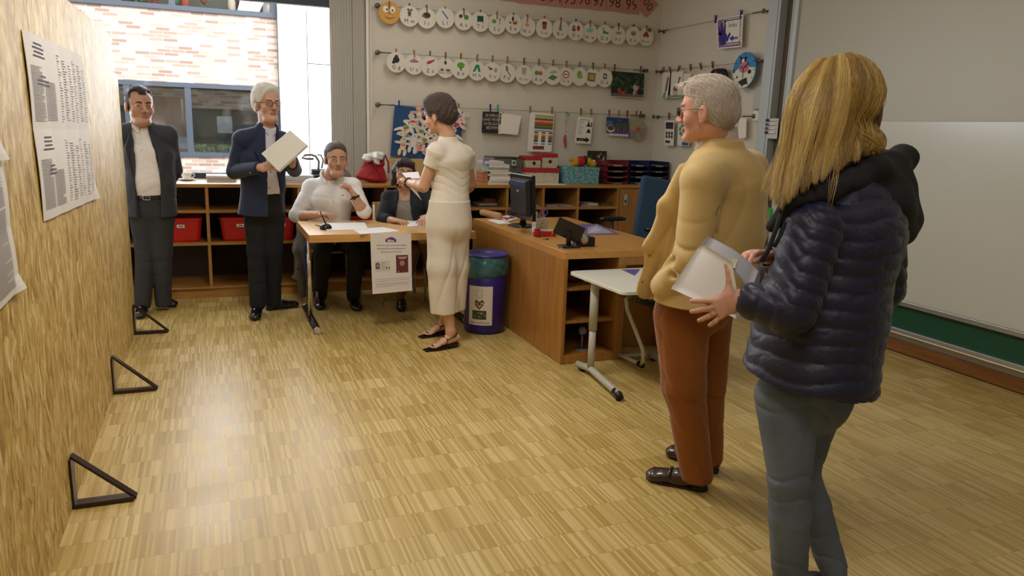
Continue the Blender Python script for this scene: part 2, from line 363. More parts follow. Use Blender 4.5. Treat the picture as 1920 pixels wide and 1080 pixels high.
    def build(s, name, mats, parent=None, loc=None, colorf=None, post=None, smooth_it=1):
        vs, fs = s.mesh(); fs = fs[(fs >= 0).all(1)]
        for _ in range(smooth_it):   # light relaxation of the voxel stepping
            a = np.zeros_like(vs); c = np.zeros(len(vs))
            for i in range(4):
                j = (i+1) % 4
                for p_, q_ in ((i, j), (j, i)):
                    for x in range(3): a[:, x] += np.bincount(fs[:, p_], vs[fs[:, q_], x], len(vs))
                    c += np.bincount(fs[:, p_], minlength=len(vs))
            vs = vs*.5+.5*a/np.maximum(c, 1)[:, None]
        if post is not None: vs = post(vs, fs)
        off = WL[parent.name] if parent is not None else (np.array(loc, float) if loc is not None else np.array([vs[:, 0].mean(), vs[:, 1].mean(), vs[:, 2].min()]))
        me = bpy.data.meshes.new(name); me.vertices.add(len(vs)); me.vertices.foreach_set('co', (vs-off).astype(np.float32).ravel())
        me.loops.add(len(fs)*4); me.loops.foreach_set('vertex_index', fs.astype(np.int32).ravel()); me.polygons.add(len(fs))
        me.polygons.foreach_set('loop_start', np.arange(0, len(fs)*4, 4, dtype=np.int32)); me.polygons.foreach_set('loop_total', np.full(len(fs), 4, np.int32))
        me.polygons.foreach_set('use_smooth', np.ones(len(fs), bool))
        for x in (mats if isinstance(mats, list) else [mats]): me.materials.append(x)
        if colorf is not None: me.polygons.foreach_set('material_index', colorf(vs[fs].mean(1)).astype(np.int32))
        me.update(); me.validate(); o = bpy.data.objects.new(name, me); C.objects.link(o); WL[o.name] = off
        if parent is not None: o.parent = parent
        else: o.location = off
        return o
def vnormals(vs, fs):
    nf = np.cross(vs[fs[:, 2]]-vs[fs[:, 0]], vs[fs[:, 3]]-vs[fs[:, 1]]); nv = np.zeros_like(vs)
    for i in range(4):
        for x in range(3): nv[:, x] += np.bincount(fs[:, i], nf[:, x], len(vs))
    return nv/np.maximum(np.linalg.norm(nv, axis=1), 1e-9)[:, None]
# ================================================================== the setting
XR = 4.62; YB = 7.35; XO = -.57
b = MB().use(M_FLOOR).box(-4.2, 8, -3, 7.6, -.12, 0); struct(b.build('floor'))
b = MB().use(M_CEIL).box(-4.2, 4.9, -3, 7.6, 3.15, 3.3); struct(b.build('ceiling'))
b = MB().use(M_WALL).box(1.41, 4.9, YB, 7.6, 0, 3.15).box(-4.2, 1.41, YB+.06, 7.6, 0, .98).box(-4.2, 1.41, YB+.06, 7.6, 2.62, 3.15)
struct(b.build('wall_back'))
b = MB().use(M_WALL).box(XR, 4.9, -3, YB, 0, 3.15); struct(b.build('wall_right'))
b = MB().use(M_WALL).box(-4.4, -4.2, -3, 7.6, -.12, 3.15); struct(b.build('wall_left'))
b = MB().use(M_WALL).box(-4.2, 4.9, -3.2, -3, -.12, 3.3); struct(b.build('wall_front'))
wm = wood('baseboard_oak', '7A4A22', '93602F', axis=1)
b = MB().use(wm).box(XR-.02, XR, -3, YB, 0, .09); struct(b.build('baseboard_right', bevel=.003))
# floor inspection strip along the right wall
b = MB().use(mat('floor_joint', '3A2815', .8)).box(XR-.032, XR-.021, -3, YB, .0, .002); struct(b.build('trim_1'))
# window frame and glass in the back wall
M_FRAME = mat('window_frame_grey', '39434B', .45)
b = MB().use(M_FRAME)
b.box(-4.2, 1.41, YB+.06, YB+.14, 2.56, 2.66).box(-4.2, 1.41, YB+.06, YB+.14, .98, 1.03).box(1.33, 1.41, YB+.06, YB+.14, 1.03, 2.56).box(-2.3, -2.22, YB+.06, YB+.14, 1.03, 2.56)
wf = struct(b.build('window_1', bevel=.004))
gl, gn, gb = nodemat('window_glass'); tr = gn.nodes.new('ShaderNodeBsdfTransparent'); gs = gn.nodes.new('ShaderNodeBsdfGlossy'); gs.inputs['Roughness'].default_value = 0; mx = gn.nodes.new('ShaderNodeMixShader')
fr = gn.nodes.new('ShaderNodeFresnel'); fr.inputs[0].default_value = 1.45; gn.links.new(fr.outputs[0], mx.inputs[0]); gn.links.new(tr.outputs[0], mx.inputs[1]); gn.links.new(gs.outputs[0], mx.inputs[2]); gn.links.new(mx.outputs[0], gn.nodes['Material Output'].inputs[0])
b = MB().use(gl).box(-4.2, -2.3, YB+.095, YB+.101, 1.03, 2.56).box(-2.22, 1.33, YB+.095, YB+.101, 1.03, 2.56); b.build('glass', parent=wf)
# panel curtain right of the window, its side strip and pull cord
M_CURT = mat('curtain_cloth', 'BAB7AF', .9, noise=.03, nscale=8, stretch=(60, 60, .6), bump=.06, bscale=30)
def curtain(x0, x1, y, name, label, amp, m):
    b = MB().use(m); n = 60; vs = []; b.sm = True
    for i in range(n+1):
        x = x0+(x1-x0)*i/n; yy = y+amp*sin(i*.9)+amp*.6*sin(i*2.3+1)
        for z in (.985, 2.72): vs.append((x, yy, z))
    m0 = len(vs)
    vs += [(a, c-.006, d) for a, c, d in vs]
    fs = [(2*i, 2*i+1, 2*i+3, 2*i+2) for i in range(n)]+[(m0+2*i, m0+2*i+2, m0+2*i+3, m0+2*i+1) for i in range(n)]
    b.add(vs, fs); o = b.build(name); tag(o, label, 'curtain'); return o
curtain(1.075, 1.30, 7.40, 'curtain', 'grey panel curtain hanging at the right edge of the window', .0035, M_CURT)
curtain(1.285, 1.405, 7.385, 'curtain', 'narrow lighter curtain strip between grey curtain and white wall', .002, mat('curtain_cloth_light', 'B9B5AA', .9))
b = MB().use(M_WHITE).box(1.405, 1.425, YB-.012, YB-.001, 1.0, 3.1); struct(b.build('trim_2'))
b = MB().use(M_WHITE).tube([(1.447, YB-.012, 2.8), (1.447, YB-.012, 1.6), (1.45, YB-.014, 1.55)], .004, 6); tag(b.build('pull_cord'), 'white curtain pull cord hanging beside the grey curtain', 'cord')
# ---- ceiling luminaires above the room (out of view, they light it)
for i, (x, y, pw) in enumerate(((.6, .6, 26), (.6, 3.4, 50), (3.1, .6, 3), (3.1, 3.4, 5), (1.9, 6.0, 11))):
    e = empty('ceiling_lamp', (x, y, 3.15), 'long flat ceiling luminaire '+('above the camera side by the partition', 'above the open floor by the partition', 'above the camera side by the whiteboard', 'above the old man and the whiteboard', 'above the polling table')[i], 'lamp', 'ceiling luminaires above the frame')
    MB().use(M_ALU).box(x-.16, x+.16, y-.62, y+.62, 3.09, 3.15).build('housing', parent=e)
    l = area('lamp_light', (x, y, 3.08), (0, 0, -1), .3, 1.2, pw, (1, .95, .88))
# ---- opposite building seen through the window
YF = 13.0
e = empty('building', (0, YF, 0), 'pale brick building with dark framed window bands outside the window', 'building')
b = MB().use(M_BRICK).box(-9, 1.06, YF, YF+.3, 2.06, 3.12).box(-9, 1.06, YF, YF+.3, -2, .93).box(-9, 1.06, YF, YF+.3, 4.4, 7); b.build('brick_wall', parent=e)
MW = mat('white_cladding', 'E8E8E4', .8)
b = MB().use(MW).box(1.07, 1.50, YF-.15, YF+.3, -2, 7).box(1.515, 6, YF-.15, YF+.3, -2, 2.44).box(1.515, 6, YF-.15, YF+.3, 2.455, 7)
b.use(mat('cladding_joint', '77777A', .8)).box(1.50, 6, YF-.12, YF-.1, -2, 7); b.build('white_cladding', parent=e)
MF = mat('facade_frame', '38424F', .5)
def band(z0, z1, xs, nm):
    b = MB().use(MF).box(-9, 1.06, YF-.03, YF+.08, z0, z0+.07).box(-9, 1.06, YF-.03, YF+.08, z1-.07, z1)
    for x in xs: b.box(x-.045, x+.045, YF-.025, YF+.075, z0+.07, z1-.07)
    f = b.build('window_frame', parent=e)
    MB().use(gl).box(-9, 1.06, YF+.03, YF+.04, z0, z1).build('window_pane', parent=f)
band(.93, 2.06, (-9, -6.5, -4, -2.7, -1.15, -.30, 1.02), 0)
band(3.12, 4.4, (-9, -6, -3.9, -1.6, -.45, 1.02), 1)
area('far_room_fill', (-1, YF+1.6, 2.05), (0, .5, -1), 5, .8, 34, (1, 1, .95))  # fill light added to brighten the interior behind the facade panes
M_IN = mat('dim_interior', '4C5548', .9, noise=.35, nscale=1.1)
b = MB().use(M_IN).box(-9, 1.06, YF+3, YF+3.1, .3, 4.4).box(-9, 1.06, YF+.3, YF+3, .3, .9).box(-9, 1.06, YF+.3, YF+3, 2.1, 3.1).box(1.06, 1.2, YF+.3, YF+3.1, .3, 4.4)
b.use(mat('interior_brown', '6B5A4A', .8)).box(-1.1, -.3, YF+2.2, YF+2.3, .9, 1.9).use(M_BRICK).box(-4, 1.0, YF+2.7, YF+2.8, 1.72, 2.06).use(P('7E8A90')).box(.12, .38, YF+2.0, YF+2.05, 1.28, 1.58).box(-.62, -.3, YF+1.5, YF+1.6, 1.0, 1.2)  # brick band placed indoors, standing in for a brick reflection in the panes
b.use(mat('planting', '4E7A3C', .9, noise=.5, nscale=25))
for i in range(90): b.ball((-.3+1.3*random.random(), YF+.5+random.random()*.5, .95+random.random()*.12), .02+.03*random.random(), 6)
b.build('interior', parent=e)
b = MB()
for i in range(70):
    b.use(P(random.choice(['7A3B2E', '3C5A34', 'B9B2A2', '2D2B2B', 'A84A3A', '6C7C50', 'D9D2C4']))); x = -3+4*random.random(); b.ball((x, YF+.4+.3*random.random(), 3.3+random.random()*.25), (.03+.06*random.random(), .05, .05+.15*random.random()), 6)
b.build('shelf_clutter', parent=e)
# yard
b = MB().use(mat('paving', 'B5B0A6', .9, noise=.1)).box(-12, 10, 7.6, YF, -2.1, -2); struct(b.build('trim_3'))
b = MB().use(M_BRICK).box(-12, 1.2, 7.6, 7.9, 2.75, 5.6); struct(b.build('trim_4'))

# ---- OSB partition: four sheets on welded steel brackets
def sheet(y0, y1, z1, label):
    b = MB().use(M_OSB).box(XO-.018, XO, y0+.0015, y1-.0015, .004, z1); o = b.build('osb_panel', loc=(XO, (y0+y1)/2, 0), bevel=.0012, bseg=1); tag(o, label, 'partition panel', 'OSB sheets of the partition')
sheet(.65, 1.9, 2.01, 'OSB sheet nearest the camera, at the left edge of the picture')
sheet(1.9, 3.15, 2.01, 'OSB sheet behind the left half of the hanging poster sheets')
sheet(3.15, 4.42, 2.01, 'tall OSB sheet carrying the large folded printed poster')
sheet(4.42, 5.53, 2.018, 'tall OSB sheet between the poster and the partition end')
sheet(5.53, 5.89, 1.788, 'narrow lower OSB sheet at the far end of the partition')
b = MB().use(mat('whitewood', 'F2F0EA', .6)).box(XO-.06, XO-.02, 5.5, 5.86, .0, 2.015); tag(b.build('edge_board', bevel=.002), 'white board standing behind the far end of the OSB partition', 'board')
M_STEEL = mat('brown_steel', '3B2B26', .35, .5, noise=.2, nscale=15)
for y, lab in ((3.12, 'nearest the camera'), (4.46, 'in the middle of the partition'), (5.72, 'at the feet of the suited man')):
    e = empty('floor_bracket', (XO, y, 0), 'brown steel triangular bracket holding the OSB wall, '+lab, 'bracket', 'steel brackets on the floor')
    hb = .205; lb = .215
    MB().use(M_STEEL).box(XO+.001, XO+.009, y-.035, y+.035, .002, hb).build('upright', parent=e, bevel=.001)
    MB().use(M_STEEL).box(XO+.001, XO+lb, y-.035, y+.035, .001, .009).box(XO+.009, XO+lb, y-.038, y-.032, .002, .020).build('foot_plate', parent=e, bevel=.001)
    d = unit((lb, 0, -hb)); nn = np.cross(d, (0, 1, 0))
    MB().use(M_STEEL).obox((XO+lb/2+.006, y, hb/2+.006), (math.hypot(lb, hb)/2, .020, .0045), (d, (0, 1, 0), nn)).build('brace', parent=e)
    b = MB().use(mat('weld', 'B9B4AC', .3, .8))
    for k in range(5): b.ball((XO+.009+.004*random.random(), y-.012+k*.006, hb-.004+.006*random.random()), .005, 6); b.ball((XO+lb-.006, y-.012+k*.006, .014+.004*random.random()), .0045, 6)
    b.build('weld_bead', parent=e)
# ---- printed poster sheets on the partition
M_PAPER = mat('poster_paper', 'D9D3CE', .75)
def sheet_poster(name, corners, label, cols, seed):
    # corners: lower-left, lower-right, upper-right, upper-left (y,z) on the partition
    r = random.Random(seed); e = empty(name, (XO, corners[0][0], corners[0][1]), label, 'poster', 'election poster sheets')
    c = [np.array(q, float) for q in corners]
    def pt(u, v, h=0):
        q = (c[0]*(1-u)+c[1]*u)*(1-v)+(c[3]*(1-u)+c[2]*u)*v; fold = .004*abs(sin(u*pi*4))+.004*abs(sin(v*pi*2))
        return (XO+.004+fold+h+(.02*max(0, u-.93)*14*max(0, .12-v)*9), q[0], q[1])
    nu, nv = 40, 24; vs = []
    for h in (0, -.0015):
        for i in range(nu+1):
            for j in range(nv+1): vs.append(pt(i/nu, j/nv, h))
    k = (nu+1)*(nv+1); fs = []
    for i in range(nu):
        for j in range(nv): a = i*(nv+1)+j; q = (a, a+nv+1, a+nv+2, a+1); fs.append(q); fs.append(tuple(k+t for t in q[::-1]))
    for i in range(nu): a = i*(nv+1); fs.append((a, k+a, k+a+nv+1, a+nv+1)); a += nv; fs.append((a+nv+1, k+a+nv+1, k+a, a))
    for j in range(nv): fs.append((j+1, k+j+1, k+j, j)); a = nu*(nv+1)+j; fs.append((a, k+a, k+a+1, a+1))
    MB().use(M_PAPER).add(vs, fs).build('paper_sheet', parent=e)
    b = MB().use(mat('poster_ink', '6E6A6E', .8))
    def line(u0, u1, v, t):
        n = max(1, int((u1-u0)*24)); vs = []
        for i in range(n+1):
            u = u0+(u1-u0)*i/n; vs += [pt(u, v, .0016), pt(u, v+t, .0016)]
        b.add(vs, [(2*i, 2*i+2, 2*i+3, 2*i+1) for i in range(n)])
    for (u0, u1, v0, v1, kind) in cols:
        if kind == 'title':
            v = v1
            while v > v0: b.use(mat('poster_ink_dark', '3A383C', .8)); w = (u1-u0)*(.4+.6*r.random())/2; line((u0+u1)/2-w, (u0+u1)/2+w, v, .008); v -= .022
        elif kind == 'text':
            v = v1; b.use(MATS['poster_ink'])
            while v > v0: line(u0, u1-(u1-u0)*.25*(r.random() < .12), v, .0028); v -= .0085
        elif kind == 'list':
            v = v1
            while v > v0:
                b.use(MATS['poster_ink_dark'] if r.random() < .5 else MATS['poster_ink']); line(u0, u0+(u1-u0)*(.35+.6*r.random()), v, .0036); v -= .0155
    b.build('printed_text', parent=e)
cl = []
for c0 in (0.02,):
    for v0, v1 in ((.52, .98), (.03, .48)):
        cl += [(.05+.0, .27, v1-.10, v1-.03, 'title'), (.03, .17, v0+.02, v1-.15, 'text'), (.19, .34, v0+.02, v1-.22, 'text'), (.09, .27, v0+.20, v0+.26, 'title')]
        for k in range(6): cl.append((.42+k*.095, .49+k*.095, v0+.02, v1-.05-(.02*(k % 3)), 'list'))
q = [at_x(80, 415, XO), at_x(178, 372, XO), at_x(152, 105, XO), at_x(38, 55, XO)]
sheet_poster('election_poster', [(p[1], p[2]) for p in q], 'large folded white poster with dense printed columns on the OSB wall', cl, 3)
sheet_poster('election_poster', [(1.35, .93), (2.617, .981), (2.575, 1.369), (1.33, 1.36)], 'white printed poster cut off by the left picture edge', [(.03, .3, .05, .95, 'text'), (.35, .62, .05, .95, 'text'), (.68, .95, .05, .95, 'text')], 5)
sheet_poster('election_poster', [(1.33, 1.362), (2.575, 1.371), (2.54, 1.78), (1.33, 1.77)], 'upper white printed poster half outside the left picture edge', [(.03, .3, .05, .95, 'text'), (.35, .62, .05, .95, 'text'), (.68, .95, .05, .95, 'text')], 6)

# ---- shelving run under the window and along the back wall
YS = 6.77; ZT = .98
b = MB().use(M_OAK).box(-3.6, XR-.01, YS-.01, YB-.005, .95, ZT); tag(b.build('worktop', bevel=.003), 'continuous wooden worktop lying on the row of open cabinets', 'worktop')
divs = [-3.4, -2.6, -1.75, -.92, -.055, .695, 1.46, 2.24, 2.655, 3.04, 3.425, 3.885, 4.60]
place = ['hidden behind the partition, far left', 'second behind the partition', 'third behind the partition', 'behind the man in the dark grey suit', 'behind the man holding white papers', 'behind the seated man in the white shirt', 'behind the seated woman', 'behind the standing woman in white', 'behind the desk, left of the monitor', 'behind the desk, right of the monitor', 'left of the cabinet with the door', 'with a wooden door, behind the blue chair back']
for i in range(len(divs)-1):
    x0, x1 = divs[i], divs[i+1]
    if i < 3: continue
    e = empty('cabinet', ((x0+x1)/2, YS, 0), 'open wooden shelf cabinet '+place[i] if i < 11 else 'wooden cabinet '+place[i], 'cabinet', 'cabinets under the worktop')
    MB().use(M_OAK).box(x0+.0, x0+.0125, YS, YB-.01, .085, .95).box(x1-.0125, x1, YS, YB-.01, .085, .95).box(x0+.0125, x1-.0125, YS, YB-.01, .085, .10).box(x0, x1, YS+.03, YS+.05, 0, .085).build('carcass', parent=e)
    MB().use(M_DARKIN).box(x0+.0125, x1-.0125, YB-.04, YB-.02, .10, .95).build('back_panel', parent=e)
    if i < 11:
        for z in (.735, .46): MB().use(M_OAK).box(x0+.0125, x1-.0125, YS+.005, YB-.04, z, z+.025).build('shelf', parent=e)
    else:
        d = MB().use(M_DESK).box(x0+.014, x1-.005, YS-.018, YS, .10, .945).build('door', parent=e, bevel=.002)
        h = MB().use(M_ALU).box(x0+.055, x0+.095, YS-.024, YS-.018, .78, .89).use(M_BLACK).box(x0+.065, x0+.085, YS-.026, YS-.0235, .80, .83).build('lock_plate', parent=d, bevel=.001)
# red storage tubs in the second shelf row
def tub(xc, lab, w=.33):
    e = empty('storage_tub', (xc, YS+.2, .486), lab, 'storage box', 'red tubs on the middle shelf')
    b = MB().use(M_RED); b.sm = False; y0, y1 = YS+.02, YS+.40
    prof = [(.0, 0, .86), (.02, 0, .9), (.19, 0, 1.0), (.19, .012, 1.03), (.205, .014, 1.04)]
    rings = []
    for z, _, s in prof:
        hx, hy = w/2*s, (y1-y0)/2*s; r = .045; pts = []
        for cx, cy, a0 in ((1, 1, 0), (-1, 1, 90), (-1, -1, 180), (1, -1, 270)):
            for k in range(5):
                a = math.radians(a0+k*22.5); pts.append((xc+cx*(hx-r)+r*cos(a), (y0+y1)/2+cy*(hy-r)+r*sin(a), .486+z))
        rings.append(pts)
    for s, z in ((.95, .19), (.84, .03)):
        hx, hy = w/2*s, (y1-y0)/2*s; rings.append([(xc+(p[0]-xc)*s/1.04, (y0+y1)/2+(p[1]-(y0+y1)/2)*s/1.04, .486+z) for p in rings[4]])
    n = 20; vs = [p for r_ in rings for p in r_]; fs = [(i*n+k, i*n+(k+1) % n, (i+1)*n+(k+1) % n, (i+1)*n+k) for i in range(len(rings)-1) for k in range(n)]+[tuple(reversed(range(n))), tuple((len(rings)-1)*n+k for k in range(n))]
    b.add(vs, fs); b.build('tub', parent=e)
    f = MB().use(P('E8E4DC')).box(xc-.03, xc+.03, y0-.001, y0+.004, .486+.125, .486+.15); f.use(P('333333')).box(xc-.015, xc+.02, y0-.0015, y0, .486+.134, .486+.142); f.build('name_label', parent=e)
tub(-.34+.07, 'red plastic tub on shelf beside the suited man by the partition')
tub(.20, 'red plastic tub on shelf left of the man holding papers')
tub(.545, 'red plastic tub on shelf behind the man holding papers', .22)
tub(.93, 'red plastic tub on shelf behind the seated man in white')
tub(1.26, 'red plastic tub on shelf between the two seated people', .30)
# ---- blackboard / whiteboard unit on the right wall
XW = 4.52
e = empty('sliding_board', (XW, 3, 0), 'large sliding whiteboard with grey rails and green panel on right wall', 'whiteboard')
M_WB = mat('whiteboard_enamel', 'C9CBC4', .22, coat=.3)
M_WB2 = mat('whiteboard_upper', 'B7B5A9', .4)
MB().use(M_WB).box(XW-.02, XW, -1.2, 5.18, .405, 1.645).build('lower_leaf', parent=e, bevel=.002)
MB().use(M_WB2).box(XW+.015, XW+.03, -1.2, 5.12, 1.60, 3.1).build('upper_leaf', parent=e)
MB().use(mat('green_board', '0F4A33', .5)).box(XW+.012, XW+.03, -1.2, 5.12, .2, .42).build('green_panel', parent=e)
MB().use(M_ALU).box(XW-.035, XW+.0, -1.2, 5.18, .372, .405).use(P('2B2E30')).box(XW-.03, XW, -1.2, 5.18, .366, .372).build('pen_rail', parent=e, bevel=.003)
MB().use(M_ALU).box(XW-.02, XW+.04, -1.2, 5.3, .165, .20).use(M_WHITE).box(XW-.022, XW-.018, -1.2, 5.3, .163, .170).build('bottom_rail', parent=e, bevel=.002)
MC = mat('pillar_aluminium', 'BFC7CB', .45, .3)
MB().use(MC).box(XW-.03, XR, 5.31, 5.46, 0.02, 3.1).use(P('2B2E30')).box(XW-.031, XW-.028, 5.335, 5.341, .02, 3.1).box(XW-.02, XR, 5.2, 5.31, .02, .05).build('pillar', parent=e, bevel=.004)
MB().use(mat('pillar_recess', '5A4D40', .7)).box(XW+.045, XR, 5.19, 5.31, .05, 3.1).build('recess_panel', parent=e)
MB().use(MC).box(XW-.01, XW+.035, 5.12, 5.17, 1.6, 3.1).box(XW+.0, XR, 5.185, 5.2, .2, 3.1).build('slide_rail', parent=e, bevel=.003)
# marker rack in the recess
e = empty('marker_rack', (XW, 5.2, 1.6), 'small rack of whiteboard markers on the board pillar', 'marker rack')
b = MB().use(P('C9CCCB')).box(XW-.033, XW-.0315, 5.19, 5.32, 1.50, 1.67)
b.build('tray', parent=e)
cols = ['1E2A2A', '2E8B78', 'B5403A', '2C3A5C']
for k, c in enumerate(cols): MB().use(P('E4E4E2')).tube([(XW-.04, 5.21, 1.655-k*.035), (XW-.04, 5.30, 1.655-k*.035)], .009, 8).use(P(c)).tube([(XW-.04, 5.29, 1.655-k*.035), (XW-.04, 5.335, 1.655-k*.035)], .0105, 8).build('marker', parent=e)
# green magnet / cloth bit low on the pillar
b = MB().use(mat('bright_green', '2FB24A', .5)); p = at_x(1441, 400, XW-.04); b.box(XW-.045, XW-.031, p[1]-.03, p[1]+.03, p[2]-.06, p[2]+.05); tag(b.build('magnet', bevel=.008), 'bright green magnet on the pillar between jacket and blonde hair', 'magnet')
# black switch, white dispenser with cable on right wall
p = at_x(1447, 90, XR); b = MB().use(M_BLACK).box(XR-.012, XR, p[1]-.03, p[1]+.03, p[2]-.035, p[2]+.035); tag(b.build('black_switch', bevel=.002), 'small black square on the wall left of the board pillar', 'switch')
e = empty('soap_dispenser', tuple(at_x(1432, 205, XR)), 'white curved holder with small charger box on wall under the clock', 'dispenser')
p = at_x(1433, 180, XR); pts = [(XR, p[1]+.09, p[2]-.12), (XR, p[1]+.09, p[2]), (XR, p[1]+.06, p[2]+.07), (XR, p[1]+.0, p[2]+.1), (XR, p[1]-.05, p[2]+.1), (XR, p[1]-.05, p[2]-.12)]
MB().use(P('BEBFB9')).poly(pts, .05, (-1, 0, 0)).build('holder', parent=e, bevel=.01)
MB().use(P('E9E7DF')).box(XR-.06, XR, p[1]-.03, p[1]+.06, p[2]-.22, p[2]-.13).build('charger_box', parent=e, bevel=.006)
MB().use(M_BLACK).tube([(XR-.03, p[1]-.02, p[2]-.22), (XR-.02, p[1]-.01, p[2]-.5), (XR-.012, p[1]+.05, p[2]-.8), (XR-.012, p[1]+.04, p[2]-1.2)], .003, 6).build('cable', parent=e)
# ================================================================== wires, cards and pins on the walls
M_WIRE = mat('steel_wire', '6E6A62', .4, .8); M_PINW = mat('pin_wood', '9C7444', .7)
YW = 7.295; XWI = 4.565
M_CARD = mat('laminated_card', 'E2DED2', .45)
rows = (2.60, 2.18, 1.70)
def wire(p0, p1, lab):
    p0, p1 = np.array(p0), np.array(p1); e = empty('wall_wire', tuple(p0), lab, 'wire', 'tension wires on the classroom walls'); d = unit(p1-p0)
    back = V(0, 1, 0) if abs(d[0]) > .5 else V(1, 0, 0); off = YB-YW if abs(d[0]) > .5 else XR-XWI
    MB().use(M_WIRE).tube([p0, p1], .0022, 6).build('cable', parent=e)
    for q, s in ((p0, 1), (p1, -1)):
        b = MB().use(M_WIRE).tube([q+d*s*.02, q+d*s*.16], .006, 8).tube([q-back*.012, q+back*(off-.002)], .007, 8)
        A = (unit(np.cross(back, ZZ)), ZZ, back); b.lathe(q-back*.012, [(.004, -.008), (.019, -.004), (.021, .004), (.012, .012)], 14, A).lathe(q+back*(off-.012), [(.02, 0), (.02, .01)], 14, A)
        b.build('wire_anchor', parent=e)
for z, n in zip(rows, ('top', 'middle', 'lowest')):
    wire((1.505, YW, z), (4.44, YW, z), f'{n} steel wire stretched along the back wall')
    wire((XWI, 7.27, z-.005), (XWI, 5.6, z-.008), f'{n} steel wire stretched along the right wall')
def pin(x, y, z, col='9C7444', holding='', right=False, tilt=0.0):
    u = V(0, -1, 0) if right else V(1, 0, 0); n = V(-1, 0, 0) if right else V(0, -1, 0)
    c = V(x, y, z); u2 = u*cos(tilt)+ZZ*sin(tilt); v2 = -u*sin(tilt)+ZZ*cos(tilt)
    b = MB().use(P(col, .7))
    b.obox(c+n*.007, (.0055, .0035, .036), (u2, n, unit(v2+n*.09))).obox(c-n*.007, (.0055, .0035, .036), (u2, n, unit(v2-n*.09)))
    b.use(M_WIRE).tube([c-u2*.008, c+u2*.008], .004, 6)
    name = {'9C7444': 'wooden', '7E5A34': 'dark wooden', '1F2A8C': 'dark blue', '3FA88A': 'teal', 'C8705A': 'pink wooden', '9A2B2B': 'red', '4A2E86': 'purple', '2A2A2C': 'black'}.get(col, 'wooden')
    o = b.build('clothespin', loc=tuple(c)); tag(o, f'{name} clothespin {holding}', 'clothespin', 'clothespins on the wall wires'); return o
